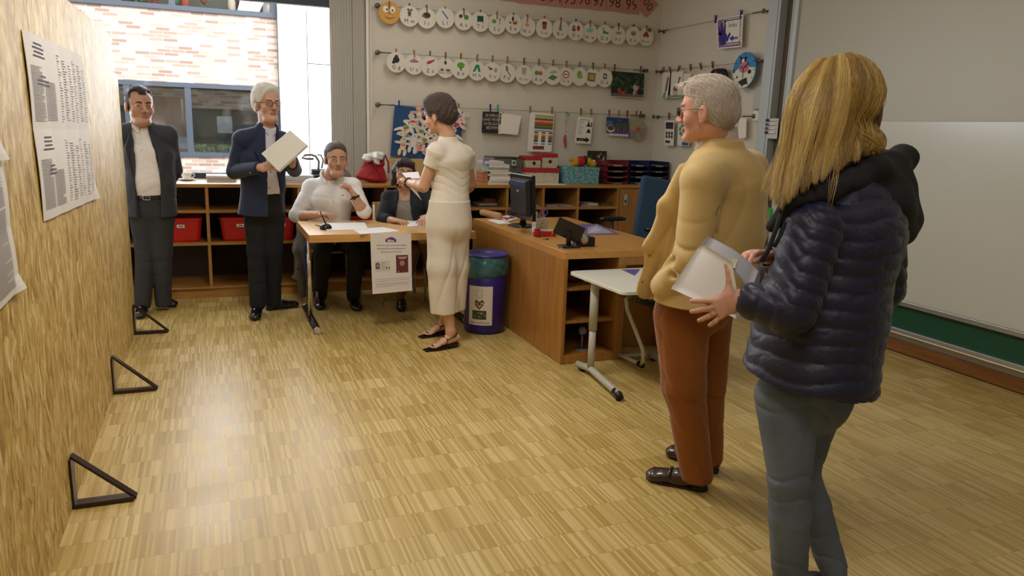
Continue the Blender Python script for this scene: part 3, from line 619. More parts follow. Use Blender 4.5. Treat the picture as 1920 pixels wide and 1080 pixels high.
IC = {
 'mouse': [('e', 0, .3, .18, .26, '4B5157'), ('e', -.12, .62, .12, .12, '4B5157'), ('e', .2, .6, .12, .12, '6A5050'), ('e', .05, .5, .14, .12, '7A8086'), ('p', [(-.3, .0), (.0, .1), (.3, -.02), (0, .0)], '7A3A40')],
 'hedgehog': [('e', 0, .28, .42, .3, '5F4A30'), ('e', -.36, .2, .16, .12, '8A6C48'), ('e', .05, .36, .3, .2, '3F2F20')],
 'ruler': [('p', [(-.38, .62), (-.26, .72), (.36, -.02), (.24, -.12)], '4F86B8')],
 'apple': [('e', .3, .3, .27, .25, '4B8E2E'), ('e', -.3, .38, .2, .18, '5C2B2A'), ('e', -.38, .28, .12, .1, '7D3A2A')],
 'blackboard': [('p', [(-.34, .0), (.34, .0), (.34, .58), (-.34, .58)], '1D4A38'), ('p', [(-.34, -.12), (-.27, -.12), (-.22, .02), (-.3, .02)], '8A6A3A'), ('p', [(.27, -.12), (.34, -.12), (.3, .02), (.22, .02)], '8A6A3A')],
 'salad': [('e', -.3, .3, .26, .22, '6E9A3C'), ('e', .35, .5, .06, .2, '555555'), ('e', .35, .15, .05, .15, '888888')],
 'donkey': [('e', -.05, .5, .14, .26, '4A4A4C'), ('e', .2, .1, .26, .16, '9A4B3A'), ('e', -.35, .1, .14, .1, '5A5A5A'), ('e', .4, .25, .1, .18, 'C9A05A')],
 'nose': [('e', 0, .15, .26, .16, 'D29A78'), ('e', 0, .4, .1, .28, 'D9A584')],
 'bucket': [('p', [(-.3, .58), (.3, .58), (.2, -.12), (-.2, -.12)], 'A14A34'), ('e', 0, .58, .3, .09, '3C2018')],
 'knight': [('e', 0, .5, .1, .14, '6A6C70'), ('p', [(-.14, .4), (.14, .4), (.2, -.12), (-.2, -.12)], '84868A')],
 'oma': [('e', -.26, .35, .2, .26, '9A6A72'), ('e', .3, .3, .2, .3, 'B03A34'), ('e', -.26, .1, .26, .16, '8C5A66')],
 'cloud': [('e', 0, .28, .42, .24, '7FC4C0'), ('e', -.2, .42, .2, .14, '9AD0CC')],
 'dino': [('e', 0, .18, .24, .16, '2F9A5A'), ('p', [(-.3, .62), (-.16, .64), (-.02, .2), (-.14, .18)], '2F9A5A'), ('p', [(.1, .1), (.5, .3), (.42, -.02)], '2F8A50')],
 'fish': [('e', 0, .26, .34, .17, 'A8A068'), ('p', [(.28, .26), (.5, .5), (.5, .05)], 'C9B45E')],
 'basket': [('e', 0, .28, .32, .26, '8A7A3A'), ('e', 0, .42, .22, .14, 'B09A50')],
 'car': [('e', 0, .2, .44, .16, 'A83A34'), ('e', 0, .4, .24, .16, '8E2E2C'), ('e', -.22, .04, .1, .1, '2A2A2A'), ('e', .22, .04, .1, .1, '2A2A2A')],
 'gorilla': [('e', 0, .25, .34, .32, '26282A'), ('e', .02, .58, .18, .16, '2E3032'), ('e', -.28, 0, .16, .16, '202224')],
 'ufo': [('e', 0, .3, .5, .1, '9A5A72'), ('e', 0, .42, .28, .14, 'B07A90')],
 'toothpaste': [('p', [(-.4, .2), (-.3, .45), (.5, .7), (.42, .5), (-.05, .2)], 'A84048'), ('p', [(-.45, .1), (-.2, .18), (-.2, .05), (-.45, -.02)], 'D8B4B0')],
 'bird': [('e', 0, .52, .14, .2, '303236'), ('e', -.35, -.2, .2, .13, '8A5248'), ('e', .3, -.22, .28, .14, '8E6A5E')],
 'tree': [('e', 0, .38, .42, .32, '5FA02E'), ('p', [(-.08, -.15), (.12, -.15), (.06, .2), (-.04, .2)], '5E3F22')],
 'trousers': [('p', [(-.12, .62), (.24, .62), (.42, -.12), (.16, -.12), (.05, .35), (-.22, -.12), (-.46, -.12)], '1F8A62')],
 'bird2': [('e', -.2, .3, .2, .14, '8E4A42'), ('e', .35, .2, .2, .22, '9AA0A4'), ('e', -.42, .46, .12, .08, 'A85A48')],
 'parrot': [('e', 0, .4, .14, .24, '3F9A3C'), ('p', [(0, .2), (.1, .24), (.5, -.3), (.42, -.34)], 'A03C3A'), ('e', -.06, .64, .09, .09, '2E6A36')],
 'owl': [('e', 0, .3, .26, .34, 'A8AAAC'), ('e', -.16, .6, .09, .13, '8C8E90'), ('e', .16, .6, .09, .13, '8C8E90')],
 'apples': [('e', -.2, .22, .27, .24, '4A9A48'), ('e', .24, .22, .27, .24, 'C0684A')],
 'sheets': [('p', [(-.5, .3), (.1, .62), (.6, .4), (0, .16)], 'A8B4A8'), ('p', [(-.6, -.3), (-.1, .1), (.6, -.1), (.1, -.5)], '4E8A5A')],
 'stop': [('e', 0, .22, .42, .42, 'B23A3C'), ('e', 0, .22, .3, .3, 'E6E0D6'), ('p', [(-.2, .18), (.2, .18), (.2, .28), (-.2, .28)], '333333')],
 'leaf': [('e', 0, .2, .3, .44, '7FA848'), ('e', .2, 0, .24, .2, '9AB860')],
 'frame': [('p', [(-.6, -.35), (.3, -.45), (.4, .5), (-.55, .55)], '7A6A30'), ('p', [(-.42, -.2), (.2, -.25), (.25, .35), (-.4, .38)], 'B8A85E')],
 'oil': [('p', [(-.2, -.1), (.26, -.1), (.26, .5), (-.2, .5)], '4A4C4A'), ('e', .02, .2, .14, .16, 'C8C8C0')],
}
NDISC = [0]
def disc(px, py, letters, icon, r=.094, lab=None):
    NDISC[0] += 1; p = at_y(px, py, YW-.005); e = empty('letter_card', (p[0], YW-.005, p[2]), lab, 'letter card', 'round letter cards on the wires')
    F = Flat((p[0], YW-.005-.008*(NDISC[0] % 2), p[2]), (1, 0, 0), (0, 0, 1), (0, -1, 0))
    b = MB().use(M_CARD); F.ell(b, 0, 0, r, h=0, th=.0015, n=32)
    for it in IC[icon]:
        b.use(P(it[-1]))
        if it[0] == 'e': F.ell(b, it[1]*r, it[2]*r, it[3]*r, it[4]*r, h=.0017+.0004*IC[icon].index(it), th=.0003, n=14)
        else: F.pol(b, [(u*r, v*r) for u, v in it[1]], h=.0017+.0004*IC[icon].index(it), th=.0003)
    if letters: b.use(P('2A2A2A')); F.text(b, letters, 0, -.48*r, .052 if len(letters) < 4 else .038, h=.0022, spacing=1.15)
    b.build('card', parent=e)
R1 = [(767.3, 30.6, 'M m', 'mouse', 'a mouse'), (799.9, 34.4, 'I i', 'hedgehog', 'a hedgehog'), (834, 34, 'L l', 'ruler', 'a blue ruler'), (869, 37.9, 'A a', 'apple', 'a green apple'), (900, 41, 'T t', 'blackboard', 'a small blackboard'), (931, 46, 'S s', 'salad', 'a green salad'), (961.7, 45, 'E e', 'donkey', 'small animals'), (988, 50, 'N n', 'nose', 'a nose'), (1020, 53, 'Ei ei', 'bucket', 'a red bucket'), (1050.6, 55.4, 'R r', 'knight', 'a grey knight'), (1079, 58.3, 'O o', 'oma', 'pink and red figures'), (1105.5, 62, 'W w', 'cloud', 'a turquoise cloud'), (1132.9, 64, 'D d', 'dino', 'a green dinosaur'), (1158.5, 66.5, 'F f', 'fish', 'a fish'), (1186.5, 67.6, 'K k', 'basket', 'a brown basket'), (1211, 69.4, 'Au au', 'car', 'a red car')]
R2 = [(742.5, 117, 'G g', 'gorilla', 'a gorilla'), (776.3, 121, 'U u', 'ufo', 'a pink saucer'), (806, 124, 'Z z', 'toothpaste', 'a red tube'), (835, 127.4, 'Sch sch', 'bird', 'small brown animals'), (863.5, 129.7, 'B b', 'tree', 'a green tree'), (894, 132.7, 'H h', 'trousers', 'green trousers'), (922.7, 135, 'V v', 'bird2', 'a flying bird'), (950.4, 137, 'P p', 'parrot', 'a parrot'), (981.6, 140, 'Eu eu', 'owl', 'a grey owl'), (1009.3, 140.9, 'Ä ä', 'apples', 'two apples'), (1036, 142, '', 'sheets', 'grey and green sheets'), (1061, 143.5, 'Ü ü', 'stop', 'a red ring sign'), (1085.6, 143.5, '', 'leaf', 'a green leaf'), (1110.7, 145.8, '', 'frame', 'a brown frame'), (1133, 146.7, 'Ö ö', 'oil', 'a dark can')]
for R_, z, w in ((R1, rows[0], 'top'), (R2, rows[1], 'middle')):
    for px, py, l, ic, d in R_:
        lt = f'with letters {l.replace(" ", "")} and' if l else 'without letters, showing'
        disc(px, py, l, ic, lab=f'round white card {lt} {d} on the {w} wire'.replace('and a ', 'and a '))
        p = at_y(px, py, YW); pin(p[0], YW-.003, z+.008, random.choice(['9C7444', '7E5A34']), f'holding the card showing {d} on the {w} wire', tilt=random.uniform(-.08, .08))
# smiley
p = at_y(730, 24, YW-.005); e = empty('smiley_card', tuple(p), 'orange round smiling face card hanging first on the top wire', 'wall decoration')
F = Flat(p, (1, 0, 0), (0, 0, 1), (0, -1, 0)); r = .1
b = MB().use(mat('smiley_orange', 'D9A24A', .6)); F.ell(b, 0, 0, r, h=0, th=.002, n=32)
b.use(P('F0EDE4')); F.ell(b, -.035, .03, .026, .03, h=.0022, n=16); F.ell(b, .03, .03, .026, .03, h=.0022, n=16)
b.use(P('2A1A14')); F.ell(b, -.022, .028, .009, h=.003, n=10); F.ell(b, .03, .022, .009, h=.003, n=10)
pts = [(-.04+.012*k, -.035-.012*sin(pi*k/7)) for k in range(8)]; F.pol(b, pts+[(u, v-.006) for u, v in pts[::-1]], h=.0025)
b.use(P('B5703A')); F.ell(b, .0, -.002, .01, h=.0025, n=10); b.build('face', parent=e); pin(p[0], YW-.003, rows[0]+.008, '7E5A34', 'holding the orange smiling face')
# number banner
e = empty('number_banner', (2.7, YB-.012, 2.76), 'row of pink number cards ending in 100, cut by the picture top', 'number banner')
bx = [939, 970, 996, 1028, 1054, 1082, 1108, 1137, 1168, 1200]
for k in range(9):
    x0, x1 = at_y(bx[k], 10, YB-.01)[0], at_y(bx[k+1], 10, YB-.01)[0]
    b = MB().use(P('C48C80')); F = Flat((x0, YB-.008, 2.756+random.uniform(-.006, .006)), (1, 0, 0), (0, 0, 1), (0, -1, 0)); F.rect(b, .002, 0, x1-x0-.002, .21, h=0)
    b.use(P('5A2B30')); F.text(b, str(91+k), (x1-x0)/2, .085, .15, h=.0015); b.build('number_card', parent=e)
p = at_y(1211, 5, YB-.01); b = MB().use(P('C48C80')); F = Flat(p, (cos(-.75), 0, sin(-.75)), (-sin(-.75), 0, cos(-.75)), (0, -1, 0)); F.rect(b, -.115, -.1, .115, .1, h=.003)
b.use(P('5A2B30')); F.text(b, '100', 0, 0, .13, h=.0045); b.build('number_card', parent=e)
# row 2 photo
def quadY(px, Y=YW-.006): return [at_y(a, c, Y) for a, c in px]
def card(name, pix, label, cat, fn, col='EDEAE2', Y=YW-.006, group=None, right=False, th=.0015):
    q = [at_x(a, c, XWI-.006) if right else at_y(a, c, Y) for a, c in pix]  # BL BR TR TL
    n = V(-1, 0, 0) if right else V(0, -1, 0)
    e = empty(name, tuple(q[0]), label, cat, group)
    class QF(Flat):
        def __init__(s): s.n = n
        def p(s, u, v, h=0): return (q[0]*(1-u)+q[1]*u)*(1-v)+(q[3]*(1-u)+q[2]*u)*v+n*h
    F = QF(); b = MB().use(P(col)); F.rect(b, 0, 0, 1, 1, h=0, th=th); fn(F, b); b.build('print', parent=e); return q
def f_photo(F, b):
    b.use(P('1C2A1E')); F.rect(b, .0, .02, 1, 1, h=.0018)
    r = random.Random(4)
    for i in range(60): b.use(P(r.choice(['2E4A2C', '14201A', '3F5F3A', '22382A']))); F.ell(b, r.uniform(.05, .95), r.uniform(.3, .95), .05, .06, h=.0024+.00002*i, th=.0002, n=8)
    b.use(P('6A665C')); F.rect(b, 0, .02, 1, .14, h=.0038)
    for i in range(9): b.use(P(r.choice(['A8302C', 'C24A44', '7A2A28']))); F.ell(b, .22+.24*r.random(), .12+.2*r.random(), .05, .06, h=.0042+.00003*i, th=.0002, n=8)
    for i in range(8): b.use(P(r.choice(['B09A9A', 'A85A60', '3A3A44', 'C0B4B0']))); F.ell(b, .68+.24*r.random(), .15+.3*r.random(), .035, .1, h=.0042+.00003*i, th=.0002, n=8)
card('photo_print', [(1145, 181), (1206, 184), (1208, 138), (1147, 133)], 'dark outdoor group photo hanging on the middle wire of back wall', 'photo', f_photo)
for px in (1152, 1201): pin(at_y(px, 132, YW)[0], YW-.003, rows[1]+.008, '7E5A34', f'at the {"left" if px < 1160 else "right"} corner of the dark group photo')
# row 3: blue paper-people picture
def f_blue(F, b):
    r = random.Random(11)
    def man(u, v, s, rot, c, c2):
        hh = .0012; man.k += 1
        def E(du, dv, ru, rv, col, dh=0): man.e += 1; dh = .00012*man.e; b.use(P(col)); F.ell(b, u+s*(du*cos(rot)-dv*sin(rot)), v+s*(du*sin(rot)+dv*cos(rot))*1.25, s*ru, s*rv*1.25, h=hh+dh, th=.0003, n=12, rot=rot)
        for du, dv, ru, rv in ((0, .62, .26, .26), (0, .05, .26, .48), (-.45, .28, .34, .13), (.45, .28, .34, .13), (-.22, -.6, .15, .36), (.22, -.6, .15, .36)): E(du, dv, ru, rv, c)
        E(0, .1, .22, .16, c2, .0004); E(0, .64, .12, .05, r.choice(K), .0004); E(0, -.12, .2, .07, r.choice(['C83A34', 'E0C23A', '3A6AA8', 'E8E4DC']), .0004)
    man.k = 0; man.e = 0
    W_ = ['E9DFD2', 'D9CFC4', 'E8C9C0', 'E2D8B8', 'DADDE0', 'EEE6DA', 'D8A89A']; K = ['C8403A', 'D8C232', 'E08A78', '4A78B0', '6A9A3C', 'D86A50', '9A7AB0', 'E8E0D4']
    for u, v in ((.36, .85), (.55, .82), (.78, .8), (.28, .68), (.5, .66), (.7, .64), (.18, .58), (.4, .52), (.62, .5), (.85, .55), (.22, .4), (.45, .36), (.66, .36), (.16, .22), (.42, .2), (.62, .2), (.93, .88), (.9, .72), (.8, .28), (.3, .3)):
        man(u, v, .165+.02*r.random(), r.uniform(-1.2, 1.2), r.choice(W_), r.choice(K))
card('collage', [(732, 292), (862, 306), (868, 209), (740, 197)], 'blue poster covered with colourful cut-out paper people behind the standing woman', 'collage', f_blue, col='1E4C7E')
for px, h in ((748, 'left'), (800, 'middle')): pin(at_y(px, 195, YW)[0], YW-.003, rows[2]+.012, '1F2A8C', f'at the {h} of the blue collage poster'); 
pin(at_y(860, 203, YW)[0], YW-.003, rows[2]+.008, '9C7444', 'at the right corner of the blue collage poster')
def f_black(F, b):
    b.use(P('C9C7BE'))
    for i, t in enumerate(('SEI WIRKLICH', 'DANKT PROBIERE', 'DU SEI ALLE DA', 'BESTIMMT')): F.text(b, t, .5, .82-.19*i, .19, h=.002, xs=.62 if i != 3 else .7)
card('quote_poster', [(903, 249), (943, 251), (944, 210), (905, 209)], 'small black poster with four lines of white lettering', 'poster', f_black, col='22221F')
def stripes(F, b, u0, u1, v1, cols, h, hh=.0018):
    for i, c in enumerate(cols): b.use(P(c)); F.rect(b, u0, v1-(i+1)*h, u1, v1-i*h, h=hh)
def f_strip(F, b): stripes(F, b, .1, .9, .95, ['7A4A2A', 'C8A03A', '5A3A22', '6A9A3C', '2A2A28', '3A3A30'], .085); b.use(P('2A2A28')); [F.rect(b, .2, .1+.1*i, .5, .12+.1*i, h=.0018) for i in range(4)]
card('strip_card', [(934, 251), (941, 251), (943, 211), (936, 210)], 'narrow striped chart strip between black poster and white sheet', 'chart', f_strip, Y=YW-.012)
card('blank_sheet', [(937, 250), (971, 253), (977, 217), (941, 212)], 'blank white sheet hanging slanted on the lowest wire', 'sheet', lambda F, b: None, Y=YW-.016)
def f_rain(F, b):
    stripes(F, b, .22, .98, .95, ['B8AE4A', 'B8B2A0', '6A5068', 'D8A84A', 'C85A34', 'A83A2A', '5A8A3A', '5A5A60'], .045)
    b.use(P('5878A0')); F.rect(b, .22, .53, .98, .555, h=.0018)
    for u in (.24, .54, .82): b.use(P('6A4A50')); F.rect(b, u, .475, u+.16, .515, h=.0018); stripes(F, b, u, u+.16, .455, ['C8A84A', 'C86A34', 'A83A2A', '6A8A3A', '4A6A6A', '2A4A68'], .034); b.use(P('5878A0')); F.rect(b, u, .19, u+.16, .22, h=.0018)
    b.use(P('8A3A38')); F.rect(b, .22, .06, .68, .15, h=.0018)
card('rainbow_chart', [(988, 284), (1034, 285), (1039, 214), (994, 210)], 'white chart with rainbow coloured bars hanging on the lowest wire', 'chart', f_rain)
for px, c, h in ((919, '1F2A8C', 'on the black lettered poster'), (933, '3FA88A', 'between black poster and white sheet'), (994, '9C7444', 'left on the rainbow chart'), (1035, '9C7444', 'right on the rainbow chart')): pin(at_y(px, 205, YW)[0], YW-.003, rows[2]+.014, c, h)
# feather charm
p = at_y(1062, 215, YW); e = empty('feather_charm', (p[0], YW, 1.70), 'pink feather charm hanging on a green ribbon loop', 'charm')
x = p[0]; MB().use(P('5A6A3A')).tube([(x, YW-.004, 1.70), (x-.012, YW-.004, 1.62), (x-.004, YW-.004, 1.53), (x+.016, YW-.004, 1.62), (x+.012, YW-.004, 1.70)], .002, 5).use(P('4FA06A')).obox((x+.01, YW-.006, 1.69), (.03, .002, .008), ((.8, 0, -.6), (0, 1, 0), (.6, 0, .8))).build('ribbon', parent=e)
b = MB().use(P('B04A6E')); b.ball((x-.008, YW-.008, 1.42), (.02, .006, .055), 10).ball((x-.002, YW-.008, 1.38), (.014, .005, .05), 8).use(P('2A2A2A')).ball((x+.001, YW-.006, 1.505), .006, 8); b.build('feather', parent=e)
def f_arrow(F, b):
    b.use(P('77756E')); r = random.Random(2)
    for i in range(11): F.rect(b, .12, .84-.05*i, .12+.35*r.uniform(.5, 1), .85-.05*i, h=.0018)
    b.use(P('2C2E2C')); F.pol(b, [(.6, .66), (.9, .66), (.8, .78), (.78, .86), (.72, .86), (.7, .76)], h=.0018); F.rect(b, .9, .66, .97, .84, h=.0018); F.pol(b, [(.66, .42), (.94, .42), (.86, .55), (.78, .58), (.7, .52)], h=.0018); F.rect(b, .2, .9, .8, .915, h=.0018)
    b.use(P('1E201E')); F.pol(b, [(.1, .09), (.68, .09), (.68, .04), (.93, .145), (.68, .26), (.68, .2), (.1, .2)], h=.0018)
    b.use(P('C9C7BE')); F.text(b, 'Lösung', .38, .145, .075, h=.0026, xs=1.3)
card('arrow_sheet', [(1077, 268), (1107, 270), (1112, 222), (1083, 218)], 'white sheet with small pictures and a black arrow', 'sheet', f_arrow)
def f_post(F, b):
    b.use(P('28406E')); F.rect(b, 0, .12, 1, 1, h=.0018); b.use(P('4A6E9A')); F.rect(b, .02, .55, .3, .8, h=.0024); b.use(P('5E4A86')); F.rect(b, 0, .12, 1, .3, h=.0024)
    b.use(P('DAD6D0')); F.ell(b, .2, .38, .18, .2, h=.0028); b.use(P('6A4A2C')); F.ell(b, .2, .42, .15, .14, h=.0034)
    b.use(P('4A5A4A')); F.rect(b, .4, .3, .95, .72, h=.003); r = random.Random(1)
    for i in range(8): b.use(P(r.choice(['2A2A2A', '7A5A4A', '9A8A7A']))); F.ell(b, .45+.06*i, .4, .03, .1, h=.0036, n=8)
    b.use(P('B06A8A')); F.text(b, 'PHILIPPS', .58, .85, .1, h=.003, xs=.6)
    b.use(P('5A5A5A')); F.rect(b, .04, .04, .16, .08, h=.0018); F.rect(b, .22, .05, .9, .065, h=.0018)
card('event_print', [(1136, 254), (1178, 256), (1179, 222), (1137, 219)], 'blue and purple printed picture on the lowest wire beside round mandala', 'print', f_post)
p = at_y(1196, 243, YW-.012); e = empty('mandala', tuple(p), 'round paper mandala with orange centre on the lowest wire', 'wall decoration')
F = Flat(p, (1, 0, 0), (0, 0, 1), (0, -1, 0)); b = MB().use(P('A89A88')); F.ell(b, 0, 0, .108, .118, h=0, n=32); r = random.Random(5)
for i in range(14):
    a = i*2*pi/14; b.use(P(r.choice(['9A7A8A', '8A9A7A', 'B0A898', '7A8A9A', 'B08A8A', 'A8A07A']))); F.ell(b, .07*cos(a), .075*sin(a), .04, .016, h=.0014+.0002*i, th=.0002, rot=a, n=12)
b.use(P('C86A2A')); F.ell(b, 0, 0, .028, h=.0055, n=16); b.use(P('B0502A')); F.ell(b, 0, 0, .014, h=.0062, n=12); b.build('paper_disc', parent=e)
for px, c, h in ((1089, '7E5A34', 'left on the arrow sheet'), (1108, '9C7444', 'right on the arrow sheet'), (1142, '7E5A34', 'left on the blue and purple print'), (1160, 'C8705A', 'on the middle of the blue print'), (1176, '9A2B2B', 'on the right end of the blue print'), (1193, '9C7444', 'left on the round mandala'), (1201, '7E5A34', 'right on the round mandala')): pin(at_y(px, 215, YW)[0], YW-.003, rows[2]+.014, c, h)
# ---- right wall items
def f_links(F, b):
    b.use(P('8E6FA0')); F.rect(b, .04, .04, .96, .96, h=.0018)
    b.use(P('ECE8E4')); F.rect(b, .3, .14, .92, .9, h=.0024)
    for i in range(7): F.ell(b, .93, .18+.115*i, .04, .06, h=.0024, n=10); F.ell(b, .31, .18+.115*i, .05, .06, h=.0024, n=10)
    for i in range(5): F.ell(b, .36+.13*i, .9, .07, .035, h=.0024, n=10); F.ell(b, .36+.13*i, .14, .07, .035, h=.0024, n=10)
    b.use(P('3A2C86'))
    F.pol(b, [(.12, .12), (.34, .12), (.4, .3), (.4, .46), (.1, .5), (.08, .3)], h=.003)
    for pts in ([(.05, .52), (.1, .58), (.22, .4), (.14, .3)], [(.1, .44), (.06, .7), (.12, .72), (.2, .46)], [(.16, .46), (.16, .84), (.23, .84), (.26, .46)], [(.24, .46), (.3, .8), (.36, .78), (.34, .44)], [(.34, .28), (.5, .5), (.56, .46), (.42, .2)]): F.pol(b, pts, h=.0036)
    b.use(P('26242A')); F.text(b, 'links', .63, .72, .2, h=.003, xs=.9)
    b.use(P('2C3FA0')); F.pol(b, [(.5, .3), (.64, .4), (.64, .34), (.72, .34), (.72, .26), (.64, .26), (.64, .2)], h=.003); F.rect(b, .74, .26, .79, .34, h=.003); F.rect(b, .81, .26, .84, .34, h=.003)
card('links_sign', [(1346, 92), (1391, 88), (1394, 27), (1344, 36)], 'purple card with hand and arrow reading links on right wall', 'sign', f_links, right=True)
for px, py, h in ((1343, 30, 'left'), (1391, 20, 'right')): q = at_x(px, py, XWI); pin(XWI-.003, q[1], rows[0]+.005, '2A2A6C' if 0 else '1F2A8C', f'at the {h} top corner of the links card', right=True)
def f_gir(F, b):
    b.use(P('6FA86A')); F.rect(b, .02, .02, .98, .1, h=.0018)
    b.use(P('9A5A44')); F.ell(b, .5, .36, .16, .1, h=.0024, n=12); F.pol(b, [(.6, .4), (.68, .36), (.8, .72), (.72, .74)], h=.0024); F.ell(b, .78, .74, .09, .05, h=.0024, n=8)
    for u in (.38, .46, .56, .62): F.rect(b, u, .08, u+.03, .34, h=.0024)
def f_snake(F, b):
    b.use(P('8A4A44')); F.pol(b, [(.4, .2), (.6, .3), (.75, .8), (.6, .85), (.45, .5)], h=.0018); b.use(P('6FA86A')); F.pol(b, [(.1, 0), (.5, 0), (.5, .3), (.3, .2)], h=.0022)
def f_line(F, b): b.use(P('5A5050')); F.pol(b, [(.3, .3), (.4, .3), (.7, .7), (.6, .72)], h=.0018)
card('child_drawing', [(1240, 183), (1256, 184), (1259, 136), (1243, 136)], 'childs drawing of a red figure on grass, left beside giraffe', 'drawing', f_snake, right=True)
card('child_drawing', [(1252, 184), (1279, 183), (1281, 133), (1257, 136)], 'childs drawing of a brown giraffe on the right wall', 'drawing', f_gir, right=True)
card('child_drawing', [(1280, 180), (1290, 172), (1296, 138), (1282, 138)], 'childs drawing turned sideways right of the giraffe', 'drawing', f_line, right=True)
for i, (px, h) in enumerate(((1244, 'left on the red figure drawing'), (1257, 'between red figure drawing and giraffe'), (1273, 'right on the giraffe drawing'), (1295, 'right on the sideways drawing'), (1314, 'empty, right of the childrens drawings'), (1336, 'above the black bag'))): q = at_x(px, 132, XWI); pin(XWI-.003, q[1], rows[1]+.0, '7E5A34', h, right=True, tilt=(.0, .5, -.5, .2, .4, .2)[i])
q = at_x(1350, 145, XWI); e = empty('traffic_light_bag', (XWI, q[1], q[2]), 'black pouch with dark red circle hanging on the right wall', 'pouch')
b = MB().use(mat('black_felt', '1A1817', .9)); pts = []
for a in range(24): t = 2*pi*a/24; pts.append((XWI-.01, q[1]-.135*np.sign(cos(t))*abs(cos(t))**.45, q[2]-.09+.17*np.sign(sin(t))*abs(sin(t))**.45))
b.poly(pts, .02, (-1, 0, 0)).build('pouch', parent=e, bevel=.004); F = Flat((XWI-.031, q[1], q[2]), (0, -1, 0), (0, 0, 1), (-1, 0, 0)); b = MB().use(P('7A2A22')); F.ell(b, -.03, 0, .045, .06); b.use(P('D8D4CC')); F.ell(b, .02, -.07, .02, .018); b.build('red_circle', parent=e)
# cow clock
q = at_x(1397, 132, XWI-.03); e = empty('wall_clock', tuple(q), 'round blue wall clock with a painted cow', 'clock'); R = .155*1.02
q2 = at_x(1397, 98, XWI-.03); R = q2[2]-q[2]
F = Flat((XWI-.03, q[1], q[2]), (0, -1, 0), (0, 0, 1), (-1, 0, 0)); b = MB().use(P('3E8CC8')); F.ell(b, 0, 0, R, h=0, th=.012, n=48); b.build('dial', parent=e)
b = MB().use(P('DDE0D0')); F.pol(b, [(-R*.98, -.1*R), (-.5*R, .12*R), (0, .2*R), (.5*R, .15*R), (R*.97, .1*R)]+[(R*.98*cos(t), R*.98*sin(t)) for t in [-pi*k/12 for k in range(1, 12)]], h=.0125)
b.use(P('222226')); F.ell(b, -.55*R, -.35*R, .07*R, h=.014); F.ell(b, .5*R, -.1*R, .16*R, .12*R, h=.014); F.pol(b, [(-.45*R, -.62*R), (-.1*R, -.5*R), (.3*R, -.4*R), (.4*R, -.75*R), (-.1*R, -.85*R)], h=.014); F.ell(b, -.85*R, 0, .06*R, .12*R, h=.014)
b.use(P('1E1E22')); F.ell(b, -.12*R, .5*R, .24*R, .22*R, h=.0145); F.ell(b, -.32*R, .68*R, .1*R, .08*R, h=.0145); F.ell(b, .1*R, .68*R, .1*R, .08*R, h=.0145)
b.use(P('E6E2D8')); F.ell(b, -.12*R, .5*R, .12*R, .16*R, h=.0152); b.use(P('C87A90')); F.ell(b, 0, .16*R, .42*R, .3*R, h=.0158, n=24)
b.use(P('5A2A3A')); F.ell(b, -.2*R, .16*R, .06*R, .08*R, h=.0165); F.ell(b, .18*R, .16*R, .05*R, .07*R, h=.0165)
for k in range(12): a = k*pi/6; F.ell(b, .88*R*cos(a), .88*R*sin(a), .04*R, h=.0165, n=8)
b.build('cow_picture', parent=e)
b = MB().use(M_BLACK); F.pol(b, [(-.02*R, .16*R), (.02*R, .14*R), (.42*R, .36*R), (.38*R, .4*R)], h=.019, th=.001); F.pol(b, [(-.02*R, .16*R), (.03*R, .16*R), (.0, -.45*R), (-.03*R, -.45*R)], h=.021, th=.001); b.build('clock_hands', parent=e)
def f_sm(F, b):
    stripes(F, b, .1, .9, .93, ['3A2C48', '22202A', '4A3A5A', '2A2430'], .065)
    for u in (.12, .4, .68):
        for v in (.44, .3): b.use(P('33303A')); F.rect(b, u, v, u+.2, v+.11, h=.0018)
        b.use(P('7A3A38')); F.rect(b, u, .36, u+.2, .42, h=.002)
    b.use(P('4A2A2A')); F.rect(b, .1, .1, .6, .2, h=.0018)
card('small_chart', [(1246, 272), (1263, 274), (1265, 226), (1247, 226)], 'small white chart with dark bars at the corner of right wall', 'chart', f_sm, right=True)
def f_disc(F, b):
    r = random.Random(8)
    for i in range(14): b.use(P(r.choice(['3A8A6A', '6AA0A8', 'B8C8B8', '4A9A5A']))); F.ell(b, .5+.3*cos(i), .6+.2*sin(i), .12, .06, h=.0018+.0001*i, n=8)
    b.use(P('2A5AA0')); F.rect(b, .4, .02, .95, .14, h=.0018)
card('leaf_drawing', [(1270, 272), (1292, 274), (1292, 226), (1272, 226)], 'white card with green leaf ring partly behind the old mans face', 'drawing', f_disc, right=True)
card('hanging_sheet', [(1384, 260), (1399, 258), (1400, 221), (1386, 222)], 'white sheet behind the old mans head on the right wall', 'sheet', lambda F, b: None, right=True)
for px, h in ((1255, 'on the small dark barred chart'), (1276, 'on the green leaf card'), (1385, 'on the white sheet behind the grey head')): q = at_x(px, 218, XWI); pin(XWI-.003, q[1], rows[2], '7E5A34', h, right=True)

